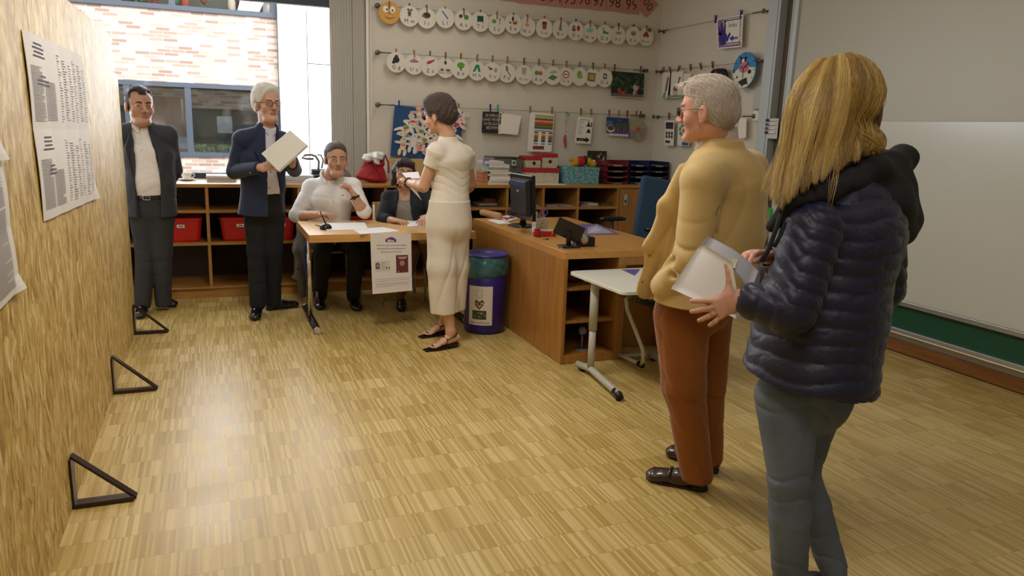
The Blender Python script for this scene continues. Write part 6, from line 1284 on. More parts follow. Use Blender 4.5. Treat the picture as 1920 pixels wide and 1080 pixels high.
def legs_prims(hip, knee, ank, rh, rk, ra, fl=1.0): return [add(ecap(hip, knee, rh, rk, RH, fl), .02), add(ecap(knee, ank, rk, ra, RH, fl), .02)]
def pants(parent, S, mats, name='trousers', post=None): return S.build(name, mats, parent)
def mid(a, b, t=.5): return np.array(a)*(1-t)+np.array(b)*t
def trap(T, neck, shL, shR, r0=.045, r1=.05, k=.04):
    for q in (shL, shR): T.add(ecap(neck-ZZ*.035, q, r0, r1), k)
def person(loc, label):
    return empty('person', (loc[0], loc[1], 0), label, 'person')
def collar(parent, m_, neck, fdir, r=.066, h=.034, drop=.02, name='collar', opening=.35, fl=1.0):
    """folded shirt collar ring, open at the front"""
    f = unit(np.array(fdir)*V(1, 1, 0)); sd = np.cross(f, ZZ); b = MB().use(m_); b.sm = True; n = 30; vs = []
    prof = [(-.002, 0, 0), (-.004, h, 0), (.004, h+.002, 0), (.012, h*.45, 1), (.010, h*.2, 1)]
    for i in range(n+1):
        a = opening+(2*pi-2*opening)*i/n; fr_ = abs(cos(a/2))**6 if True else 0
        front = max(0, cos(a))
        for (dr, dz, dn) in prof:
            rr = r+dr; dz2 = dz-drop*front-(.028*front**3 if dn else 0)
            vs.append(np.array(neck)+f*cos(a)*rr*1.02+sd*sin(a)*rr*fl+ZZ*dz2)
    m_n = len(prof); fs = [(i*m_n+j, i*m_n+j+1, (i+1)*m_n+j+1, (i+1)*m_n+j) for i in range(n) for j in range(m_n-1)]
    b.add(vs, fs); o = b.build(name, parent=parent); md = o.modifiers.new('solid', 'SOLIDIFY'); md.thickness = .002; return o

# ---------------------------------------------------------------- A: man in dark grey suit by the partition
def man_a():
    D = 5.74; r = person(at_z(292, 588)[:2], 'person in dark grey suit and open white shirt, hands behind his back, beside OSB wall')
    sk = skin('a', 'AE8068'); f = unit(-FH*cos(.75)+RH*sin(.75)); bf = unit(-FH*cos(.3)+RH*sin(.3)); S_ = np.cross(bf, ZZ)*-1; S_ = unit(S_)
    if S_@RH < 0: S_ = -S_
    h = HF(J(262, 200, D-.02), f, -.06, 1.10, 0, 1.08); neck = J(265, 233, D+.03)
    chest = J(280, 292, D+.03); waist = J(283, 340, D+.02); pel = J(285, 385, D+.03); shL = J(240, 250, D+.0); shR = J(314, 253, D+.08)
    elR = J(328, 318, D+.16); wrR = J(312, 352, D+.24); elL = J(226, 318, D+.1); wrL = J(262, 352, D+.26)
    B = SDF(.004); head(B, h, neck, .062, .008)
    B.add(ecap(shL, shR, .05, .05), .03); B.add(ecap(chest, pel, .13, .13, S_, .7), .04)
    for a, e_, w in ((shL, elL, wrL), (shR, elR, wrR)): B.add(ecap(a, e_, .045, .038), .02); B.add(ecap(e_, w, .038, .028), .01); hand(B, w, unit(J(288, 366, D+.26)-w), -bf, 1, 1.0)
    kL, kR = J(273, 470, D), J(304, 472, D+.04); aL, aR = J(267, 562, D-.05), J(306, 560, D+.05)
    for hp, kn, an in ((J(268, 395, D+.02), kL, aL), (J(300, 396, D+.04), kR, aR)): B.add(ecap(hp, kn, .07, .05), .03); B.add(ecap(kn, an, .048, .036), .01)
    B.build('body', [sk, M_LIP], r, colorf=head_mat(h))
    eyes(h, r, '2A1E16', '1E1814', .0048); short_hair(h, r, mat('hair_black', '221E1D', .5, bump=.5, bscale=300, stretch=(4, 4, 1)), .012, .078, .003, -.05, recede=1, strands=900, mstr=mat('hair_black_s', '2E2A28', .4), seed=3)
    # shirt
    ws = cloth('white_a', 'D8D2CE', .8); T = SDF(.005); T.add(ecap(neck-ZZ*.03, chest, .08, .155, S_, .85, .72)).add(ecap(chest, waist, .16, .17, S_, .74, .82), .04).add(ecap(waist, pel+ZZ*.03, .165, .155, S_, .82, .8), .03); T.add(ecap(shL, shR, .055, .055), .03); trap(T, neck, shL, shR)
    T.cut(neck+ZZ*.004, ZZ+bf*.45); T.cut(J(286, 368, D), -ZZ); T.disp(wr(.0022, (30, 20, 60, 0), (-25, 10, 90, 1)), .02)
    T.sub(ecap(neck+bf*.075-ZZ*.0, neck+bf*.13-ZZ*.06, .022, .006), .01)
    T.build('shirt', ws, r); collar(r, ws, neck-ZZ*.014, f*.6+bf*.4, .070, .034, .045, opening=.3)
    b = MB().use(P('E8E4DE'))
    for k in range(6): p0 = mid(neck, pel, .16+.14*k); b.ball(p0+bf*(.115 if k == 0 else .137)+S_*.0+ZZ*0, .0055, 8, (S_, ZZ, bf))
    b.build('shirt_button', parent=r)
    # jacket
    js = cloth('charcoal', '33353A', .9, .2); K = SDF(.006); trap(K, neck-ZZ*.016, shL, shR, .056, .070)
    K.add(ecap(neck-ZZ*.035, chest, .10, .175, S_, .8, .80)).add(ecap(chest, waist, .178, .172, S_, .84, .92), .04).add(ecap(waist, J(285, 410, D+.03), .172, .185, S_, .92, .88), .03)
    K.add(ecap(shL, mid(shL, shR, .35), .068, .075), .03); K.add(ecap(shR, mid(shL, shR, .65), .068, .075), .03)
    for a, e_, w in ((shL, elL, wrL), (shR, elR, wrR)): K.add(ecap(a, e_, .068, .056), .02); K.add(ecap(e_, w, .056, .043), .012)
    K.cut(J(285, 405, D), -ZZ)
    K.sub(ecap(neck-ZZ*.02+bf*.05, chest+bf*.15, .062, .085, S_, 1.2), .006); K.sub(ecap(chest+bf*.16, pel+bf*.2-ZZ*.1, .085, .095, S_, 1.6), .006)
    K.disp(wr(.0028, (20, 15, 34, 0), (-22, 18, 20, 2)), .02)
    K.build('jacket', js, r)
    b = MB().use(cloth('charcoal_lapel', '2A2C31', .9, .2))
    for s in (-1, 1):
        q = [neck+bf*.03+S_*s*.072+ZZ*.0, chest+bf*.135+S_*s*.135+ZZ*.06, chest+bf*.150+S_*s*.095-ZZ*.16, neck+bf*.08+S_*s*.055-ZZ*.03]; b.poly(q, .004, unit(bf+S_*s*.3))
    b.build('lapel', parent=r)
    # belt and trousers
    TR = SDF(.006); bt = J(286, 372, D+.03); TR.add(ecap(bt+ZZ*.0, pel-ZZ*.03, .155, .16, S_, .82, .78)); hl, hr = J(268, 402, D+.02), J(302, 402, D+.05)
    for hp, kn, an in ((hl, kL, aL), (hr, kR, aR)): TR.add(ecap(hp, kn, .100, .075, S_, 1.0), .03); TR.add(ecap(kn, an-ZZ*.035, .073, .060, S_, 1.0), .02)
    TR.cut(J(286, 363, D+.03), ZZ); TR.cut(V(0, 0, .035), -ZZ); TR.disp(wr(.0030, (25, 20, 14, 0), (-18, 12, 55, 1)), .02); TR.build('trousers', cloth('dark_grey_trousers', '2E2F32', .9, .2), r)
    BL = SDF(.004); BL.add(ecap(bt+ZZ*.02, bt-ZZ*.03, .160, .162, S_, .84)); BL.cut(J(286, 363, D+.03)+ZZ*.004, ZZ); BL.cut(J(286, 372, D+.03), -ZZ); BL.build('belt', mat('belt_black', '141212', .35), r)
    bk_ = bt+bf*.141-S_*.02+ZZ*.018; MB().use(M_CHROME).tube([bk_+S_*.024*a+ZZ*.016*c_+bf*.0 for a, c_ in ((-1, -1), (1, -1), (1, 1), (-1, 1), (-1, -1))], .003, 6).build('belt_buckle', parent=r)
    sm = mat('shoe_black', '121113', .22, coat=.4)
    t1 = at_z(340, 581); h1 = at_z(297, 566); shoe(r, h1, h1+unit((t1-h1)*V(1, 1, 0))*.28, sm); t2 = at_z(262, 597); h2 = V(aL[0], aL[1]+.02, 0); shoe(r, h2-unit(t2-h2)*.03, h2+unit(t2-h2)*.25, sm)
man_a()

# ---------------------------------------------------------------- B: white haired man in navy blazer with papers
def man_b():
    D = 5.80; r = person(at_z(500, 585)[:2], 'person with white hair, glasses and navy blazer standing and holding white papers')
    sk = skin('b', 'C69A84'); f = unit(-FH*cos(.82)+RH*sin(.82)); bf = unit(-FH*cos(.62)+RH*sin(.62)); S_ = unit(np.cross(ZZ, bf)); S_ = S_ if S_@RH > 0 else -S_
    h = HF(J(500, 197, D), f, .02, 1.08); neck = J(501, 235, D+.02)
    chest = J(494, 300, D); waist = J(494, 345, D); pel = J(496, 385, D); shL = J(455, 262, D-.08); shR = J(528, 264, D+.14)
    elL = J(438, 322, D-.06); wrL = J(489, 314, D-.30); elR = J(552, 318, D+.12); wrR = J(548, 308, D-.10)
    B = SDF(.004); head(B, h, neck, .056, .002)
    B.add(ecap(shL, shR, .05, .05), .03); B.add(ecap(chest, pel, .12, .12, S_, .7), .04); hd = []
    for a, e_, w in ((shL, elL, wrL), (shR, elR, wrR)): B.add(ecap(a, e_, .045, .036), .02); B.add(ecap(e_, w, .036, .026), .01)
    pn = unit(FH*.9+ZZ*-.2); hand(B, wrL, unit(J(518, 308, D-.33)-wrL), unit(FH*.7+RH*.2-ZZ*.5), thumb=-1, k=.95, curl=(.35, .4, .5, .5), tdir=unit(RH*.5+ZZ*.7+FH*.1))
    hand(B, wrR, unit(J(556, 288, D-.2)-wrR), unit(-RH*.8+FH*-.3+ZZ*.0), thumb=1, k=.95, curl=(.45, .5, .55, .6), tdir=unit(-RH*.5+ZZ*.6-FH*.3))
    kL, kR = J(481, 470, D-.03), J(512, 470, D+.05); aL, aR = J(483, 562, D-.06), J(512, 556, D+.10)
    for hp, kn, an in ((J(480, 395, D), kL, aL), (J(510, 396, D+.05), kR, aR)): B.add(ecap(hp, kn, .07, .05), .03); B.add(ecap(kn, an, .048, .036), .01)
    B.build('body', [sk, M_LIP], r, colorf=head_mat(h))
    eyes(h, r, '4A5560', 'A8A49C'); glasses(h, r, '2A1E1A', .0018)
    mw = mat('hair_white', 'E2E0DC', .6, bump=.5, bscale=260, stretch=(3, 3, 1)); short_hair(h, r, mw, 0.022, .076, .014, -.080, strands=1000, mstr=mat('hair_white_s', 'EEECE8', .5), bulk=.002, seed=4)
    ws = cloth('lavender_shirt', 'D6D2DE', .8); T = SDF(.005); T.add(ecap(neck-ZZ*.03, chest, .075, .15, S_, .85, .72)).add(ecap(chest, waist, .15, .15, S_, .74, .8), .04).add(ecap(waist, pel+ZZ*.02, .15, .145, S_, .8, .8), .03); T.add(ecap(shL, shR, .05, .05), .03)
    trap(T, neck, shL, shR); T.cut(neck+ZZ*.004, ZZ+bf*.45); T.cut(J(496, 362, D), -ZZ); T.disp(wr(.002, (30, 20, 60, 0), (-25, 10, 90, 1)), .02); T.sub(ecap(neck+bf*.075, neck+bf*.12-ZZ*.05, .020, .006), .01)
    T.build('shirt', ws, r); collar(r, ws, neck-ZZ*.014, f*.5+bf*.5, .064, .034, .045, opening=.28)
    js = cloth('navy_blazer', '1F2B48', .85, .25, sheen=.2); K = SDF(.0055); hem = J(490, 402, D); trap(K, neck-ZZ*.012, shL, shR, .060, .072)
    K.add(ecap(neck-ZZ*.035, chest, .095, .168, S_, .8, .80)).add(ecap(chest, waist, .17, .160, S_, .80, .84), .04).add(ecap(waist, hem-ZZ*.02, .160, .178, S_, .84, .86), .03)
    K.add(ecap(shL, mid(shL, shR, .35), .066, .075), .03); K.add(ecap(shR, mid(shL, shR, .65), .066, .075), .03)
    for a, e_, w in ((shL, elL, wrL), (shR, elR, wrR)): K.add(ecap(a, e_, .066, .056), .02); K.add(ecap(e_, mid(e_, w, .93), .056, .043, capf=.3), .012)
    K.cut(hem, -ZZ-RH*.04)
    K.sub(ecap(neck-ZZ*.02+bf*.06, chest+bf*.17-ZZ*.05, .05, .05, S_, 1.3), .006); K.sub(ecap(chest+bf*.17-ZZ*.02+S_*.03, pel+bf*.2-ZZ*.12+S_*.055, .048, .085, S_, 1.8), .006)
    K.disp(wr(.0026, (20, 15, 34, 0), (-22, 18, 20, 2)), .02); K.build('blazer', js, r)
    b = MB().use(cloth('navy_lapel', '1A2440', .85, .2))
    q = [neck+bf*.045-S_*.066+ZZ*.0, chest+bf*.125-S_*.105+ZZ*.085, chest+bf*.148-S_*.085+ZZ*.03, chest+bf*.158-S_*.028-ZZ*.10, neck+bf*.09-S_*.044-ZZ*.03]; b.poly(q, .004, unit(bf-S_*.3))
    q = [neck+bf*.045+S_*.066, chest+bf*.12+S_*.11+ZZ*.085, chest+bf*.14+S_*.09, chest+bf*.158+S_*.06-ZZ*.10, neck+bf*.09+S_*.044-ZZ*.03]; b.poly(q, .004, unit(bf+S_*.3)); b.build('lapel', parent=r)
    for px, py, dd in ((508, 322, D-.2), (506, 352, D-.19)): MB().use(P('B8A878', .4)).lathe(J(px, py, dd+.03), [(.008, -.004), (.0095, 0), (.0095, .003), (.006, .004)], 14, (S_, ZZ, bf)).build('blazer_button', parent=r)
    b = MB().use(P('B8A878', .4))
    for k in range(3): b.ball(J(469+5*k, 324-.6*k, D-.27), .0062, 8)
    b.build('cuff_button', parent=r)
    TR = SDF(.006); TR.add(ecap(pel+ZZ*.04, pel-ZZ*.03, .148, .15, S_, .8)); 
    for hp, kn, an in ((J(480, 402, D), kL, aL), (J(512, 402, D+.05), kR, aR)): TR.add(ecap(hp, kn, .095, .072, S_, 1.0), .03); TR.add(ecap(kn, an-ZZ*.03, .070, .062, S_, 1.0), .02)
    TR.cut(V(0, 0, .04), -ZZ); TR.disp(wr(.0028, (25, 20, 14, 0), (-18, 12, 50, 1)), .02); TR.build('trousers', cloth('black_trousers', '15171E', .9, .2), r)
    sm = MATS['shoe_black']; t = at_z(482, 592); hh = V(aL[0], aL[1]+.03, 0); d1 = unit((t-hh)*V(1, 1, 0)); s1 = shoe(r, hh-d1*.04, hh+d1*.24, sm); t = at_z(541, 577); hh = V(aR[0]-.03, aR[1]+.01, 0); d2 = unit((t-hh)*V(1, 1, 0)); s2 = shoe(r, hh-d2*.03, hh+d2*.25, sm)
    q = [J(a, c, dd) for a, c, dd in ((522, 321, D-.42), (576, 272, D-.34), (544, 244, D-.30), (490, 288, D-.38))]; n_ = unit(np.cross(q[1]-q[0], q[3]-q[0])); n_ = n_ if n_@FH < 0 else -n_
    for k in range(3):
        b = MB().use(P('DDDCD4')); off = n_*(-.004*k)+(V(.004, 0, -.003)*k); b.poly([p+off for p in q], .0012, n_); o = b.build('paper_folder', loc=tuple(q[0]+off)); tag(o, ('white paper folder held in front by the white haired man', 'white sheet directly behind the folder of the white haired man', 'hindmost white sheet held by the white haired man')[k], 'paper', 'papers held by the white haired man')
man_b()

# ---------------------------------------------------------------- C: seated man in white shirt
def man_c():
    D = 6.22; r = person((.93, 6.42), 'person with short grey hair and white shirt seated at table, hand raised to his chin')
    sk = skin('c', 'C29479'); f = unit(-FH*cos(.42)+RH*sin(.42)); bf = unit(-FH*cos(.1)+RH*sin(.1)); S_ = unit(np.cross(ZZ, bf)); S_ = S_ if S_@RH > 0 else -S_
    h = HF(J(630, 300, D-.06), f, -.04, 1.06, 0, 1.06); neck = J(621, 331, D+.04)
    chest = J(621, 378, D+.0); waist = J(618, 425, D+.02); pel = V(.93, 6.50, .56); shL = J(584, 352, D+.04); shR = J(661, 350, D+.03)
    elL = at_z(553, 408, .80); elL = J(556, 406, 6.10); wrL = J(597, 402, 5.98); elR = J(683, 399, 6.02); wrR = J(663, 366, 5.93)
    B = SDF(.004); head(B, h, neck, .058, .002)
    B.add(ecap(shL, shR, .055, .055), .03); B.add(ecap(chest, pel, .13, .13, S_, .7), .04)
    for a, e_, w in ((shL, elL, wrL), (shR, elR, wrR)): B.add(ecap(a, e_, .05, .044), .02); B.add(ecap(e_, mid(e_, w, .35), .043, .043), .01); B.add(ecap(mid(e_, w, .35), w, .043, .029), .012)
    hand(B, wrL, unit(J(634, 400, 5.95)-wrL-ZZ*.0), unit(-ZZ+RH*.1), thumb=1, k=1.0, curl=(.25, .35, .4, .45), spread=.2, tdir=unit(RH*.5-FH*.5-ZZ*.2))
    hand(B, wrR, unit(J(650, 340, 5.93)-wrR), unit(-RH*.9+FH*-.2-ZZ*.3), thumb=-1, k=1.0, curl=(.55, .75, .85, .9), tdir=unit(-RH*.6+ZZ*.5-FH*.3))
    kn = ((.80, 6.12, .50), (1.06, 6.08, .50)); an = ((.80, 6.32, .10), (1.06, 6.21, .10)); hp = ((.85, 6.48, .53), (1.02, 6.48, .53))
    for a, c_, d_ in zip(hp, kn, an): B.add(ecap(a, c_, .07, .055), .03); B.add(ecap(c_, d_, .05, .036), .01)
    B.build('body', [sk, M_LIP], r, colorf=head_mat(h))
    eyes(h, r, '4A5A5A', '4A4038'); short_hair(h, r, mat('hair_greybrown', '57504B', .6, bump=.5, bscale=280, stretch=(3, 3, 1)), .010, .068, .003, -.055, recede=0, strands=1000, mstr=mat('hair_greybrown_s', '6E6761', .5), seed=6)
    S2 = SDF(.004); ws = cloth('white_shirt', 'DEDAD6', .8); T = SDF(.005)
    T.add(ecap(neck-ZZ*.035, chest, .085, .17, S_, .85, .68)).add(ecap(chest, waist, .172, .165, S_, .70, .78), .04).add(ecap(waist, pel, .165, .17, S_, .78, .78), .03); T.add(ecap(shL, shR, .062, .062), .035)
    elLs = mid(elL, wrL, .12); elRs = mid(elR, wrR, .10)
    T.add(ecap(shL, elL+ZZ*.012, .068, .058), .03); T.add(ecap(shR, elR+ZZ*.012, .068, .056), .03); T.add(ecap(elL+ZZ*.01, elLs, .062, .058), .01); T.add(ecap(elR+ZZ*.01, elRs, .058, .056), .01)
    trap(T, neck, shL, shR, .05, .06); T.cut(neck+ZZ*.004, ZZ+bf*.5); T.disp(wr(.0020, (30, 20, 60, 0), (-35, 20, 45, 1), (50, -10, 20, 2)), .02); T.sub(ecap(neck+bf*.08+ZZ*.01, neck+bf*.175-ZZ*.13, .036, .012), .01)
    T.build('shirt', ws, r); collar(r, ws, neck+ZZ*.010, f*.3+bf*.7, .080, .036, .080, opening=.40)
    b = MB().use(P('C8C4BC'))
    for k in range(4): b.ball(mid(J(625, 375, 6.075), J(621, 412, 6.06), k/3), .0045, 8)
    b.build('shirt_button', parent=r); MB().use(P('2A3A6A')).obox(J(643, 366, 6.08), (.008, .002, .003)).build('chest_logo', parent=r)
    MB().use(M_BLACK).tube([wrR+(elR-wrR)*.12+unit(np.cross(elR-wrR, FH))*.034*cos(t)+FH*.033*sin(t) for t in [2*pi*k/16 for k in range(17)]], .0085, 8).ball(wrR+(elR-wrR)*.12-FH*.036-RH*.0, (.018, .01, .018), 10).build('wrist_watch', parent=r)
    tm = cloth('black_trousers_c', '111115', .9, .2); TR = SDF(.007); TR.add(ecap(pel+ZZ*.06, pel, .16, .165, S_, .8))
    for a, c_, d_ in zip(hp, kn, an): TR.add(ecap(a, c_, .098, .075), .03); TR.add(ecap(c_, V(*d_)+V(0, 0, -.02), .072, .056), .02)
    TR.disp(wr(.003, (25, 20, 14, 0), (-18, 12, 50, 1)), .02); TR.build('trousers', tm, r)
    sm = MATS['shoe_black']; t = at_z(600, 581); hh = V(*an[0])*V(1, 1, 0); d_ = unit((t-hh)*V(1, 1, 0)); shoe(r, hh-d_*.04, hh+d_*.22, sm); t = at_z(672, 585); hh = V(*an[1])*V(1, 1, 0); d_ = unit((t-hh)*V(1, 1, 0)); shoe(r, hh-d_*.04, hh+d_*.23, sm)
man_c()

# ---------------------------------------------------------------- D: seated woman with glasses
def woman_d():
    D = 6.28; r = person((1.62, 6.36), 'person with dark bob, glasses and dark blazer seated at table and looking up')
    sk = skin('d', 'C79A80'); f = unit(-FH*cos(.28)+RH*sin(.28)); bf = unit(-FH*cos(.1)-RH*sin(.05)); S_ = unit(np.cross(ZZ, bf)); S_ = S_ if S_@RH > 0 else -S_
    h = HF(J(757, 327, D-.06), f, .10, 1.0, .12); neck = J(760, 356, D+.02)
    chest = J(762, 392, D); waist = J(764, 430, D+.02); pel = V(1.62, 6.42, .55); shL = J(729, 371, D+.02); shR = J(798, 369, D+.02)
    elL = J(717, 411, 6.14); wrL = J(738, 413, 6.0); elR = J(818, 408, 6.14); wrR = J(806, 404, 5.98)
    B = SDF(.004); head(B, h, neck, .050, 0, True)
    B.add(ecap(shL, shR, .045, .045), .03); B.add(ecap(chest, pel, .115, .12, S_, .7), .04); B.add(ecap(neck-ZZ*.02, chest, .06, .10, S_, .8, .7), .03)
    for a, e_, w in ((shL, elL, wrL), (shR, elR, wrR)): B.add(ecap(a, e_, .042, .036), .02); B.add(ecap(e_, w, .036, .025), .01)
    hand(B, wrL, unit(J(765, 416, 5.93)-wrL), unit(-ZZ), thumb=1, k=.92, curl=(.2, .3, .35, .4), tdir=unit(RH*.6+FH*.6))
    hand(B, wrR, unit(J(790, 412, 5.90)-wrR), unit(-ZZ), thumb=-1, k=.92, curl=(.2, .3, .35, .4), tdir=unit(-RH*.4+FH*.6))
    kn = ((1.55, 6.02, .50), (1.62, 5.98, .58)); hp = ((1.54, 6.42, .53), (1.71, 6.42, .53)); an = ((1.42, 6.02, .10), (1.72, 6.12, .20))
    for a, c_, d_ in zip(hp, kn, an): B.add(ecap(a, c_, .07, .052), .03); B.add(ecap(c_, mid(c_, d_, .4), .05, .05), .01); B.add(ecap(mid(c_, d_, .4), d_, .05, .031), .01)
    def ex(c, m_): m_[(c[:, 2] < .56)] = 2; return m_
    B.build('body', [sk, M_LIP, mat('sheer_tights', '6A4636', .6)], r, colorf=head_mat(h, ex))
    eyes(h, r, '3A2A20', '33211E', .003); glasses(h, r, '241A1A', .002, .025, .018)
    hm = mat('hair_auburn', '2E1820', .45, bump=.5, bscale=260, stretch=(3, 3, 1)); S = SDF(.004)
    S.add(h.e(0, -.02, .045, .088, .108, .095)).add(h.cp((-.07, -.02, .02), (-.080, -.01, -.095), .034, .022, .9), .03).add(h.cp((.07, -.02, .02), (.078, -.01, -.085), .034, .020, .9), .03).add(h.e(0, -.05, -.03, .075, .065, .085), .03).add(h.cp((-.05, .062, .085), (.055, .066, .078), .026, .024), .03)
    S.sub(h.e(0, .095, -.035, .058, .075, .085), .012); S.cut(h.p(0, 0, -.118), -h.u); S.disp(lambda x, y, z: .0022*np.sin(x*260+np.sin(z*50)*2)+.0012*np.sin(x*500+z*30), .02); S.build('hair', hm, r)
    b = MB().use(hm); rr = random.Random(5)
    for k in range(46): u = -.055+.0025*k; b.tube([h.p(u*.6, .04, .132), h.p(u*.9, .092, .10), h.p(u+.006, .100, .052+rr.uniform(-.006, .012)+.006*abs(u)*10)], [.0022, .0026, .0006], 5)
    b.build('fringe', parent=r)
    b = MB().use(P('B8A88A', .3)); er = h.p(-.082, .005, -.045); b.tube([er, er-ZZ*.012], .001, 4).lathe(er-ZZ*.03, [(.001, -.002), (.018, -.001), (.018, .001), (.001, .002)], 16, (RH, ZZ, -FH)); b.build('earring', parent=r)
    T = SDF(.005); T.add(ecap(neck-ZZ*.055, chest, .085, .135, S_, .8, .72)).add(ecap(chest, waist, .135, .13, S_, .74, .8), .04).add(ecap(waist, pel, .13, .15, S_, .8, .8), .03)
    T.cut(neck-ZZ*.045, ZZ+bf*.5); T.disp(wr(.003, (40, 10, 50, 0), (-30, 10, 60, 1)), .02); T.build('top', cloth('grey_top', '8A857C', .85), r)
    K = SDF(.0055); trap(K, neck-ZZ*.02, shL, shR, .04, .055); K.add(ecap(neck-ZZ*.045, chest, .10, .150, S_, .75, .78)).add(ecap(chest, waist, .152, .145, S_, .80, .86), .04).add(ecap(waist, pel+ZZ*.02, .145, .165, S_, .86, .86), .03)
    K.add(ecap(shL, mid(shL, shR, .3), .058, .062), .03); K.add(ecap(shR, mid(shL, shR, .7), .058, .062), .03)
    for a, e_, w in ((shL, elL, wrL), (shR, elR, wrR)): K.add(ecap(a, e_, .060, .052), .02); K.add(ecap(e_, mid(e_, w, .6), .052, .046, capf=.3), .012)
    K.sub(ecap(neck-ZZ*.0+bf*.05, chest+bf*.15, .048, .062, S_, 1.4), .006); K.sub(ecap(chest+bf*.15, pel+bf*.2, .062, .10, S_, 1.7), .006); K.sub(ell(neck+ZZ*.0, (.058, .058, .05)), .01)
    K.disp(wr(.0026, (20, 15, 34, 0), (-32, 18, 30, 2)), .02); K.build('blazer', cloth('dark_navy', '171B26', .85, .25), r)
    SK = SDF(.007); SK.add(ecap(pel+ZZ*.05, pel, .15, .16, S_, .8)); 
    for a, c_ in zip(hp, kn): SK.add(ecap(a, mid(a, c_, .75), .095, .085), .05)
    SK.build('skirt', cloth('dark_skirt', '1E1A1C', .9), r)
    sm = mat('pump_dark', '2A2024', .4); hh = V(1.44, 6.06, 0); t = at_z(752, 588); d_ = unit((t-hh)*V(1, 1, 0)); shoe(r, hh-d_*.03, hh+d_*.19, sm, .037, .05)
    S = SDF(.004); a0 = V(1.72, 6.14, .17); S.add(ecap(a0, a0+V(.06, -.12, -.06), .032, .028, None, 1.0)); S.build('shoe', sm, r)
woman_d()

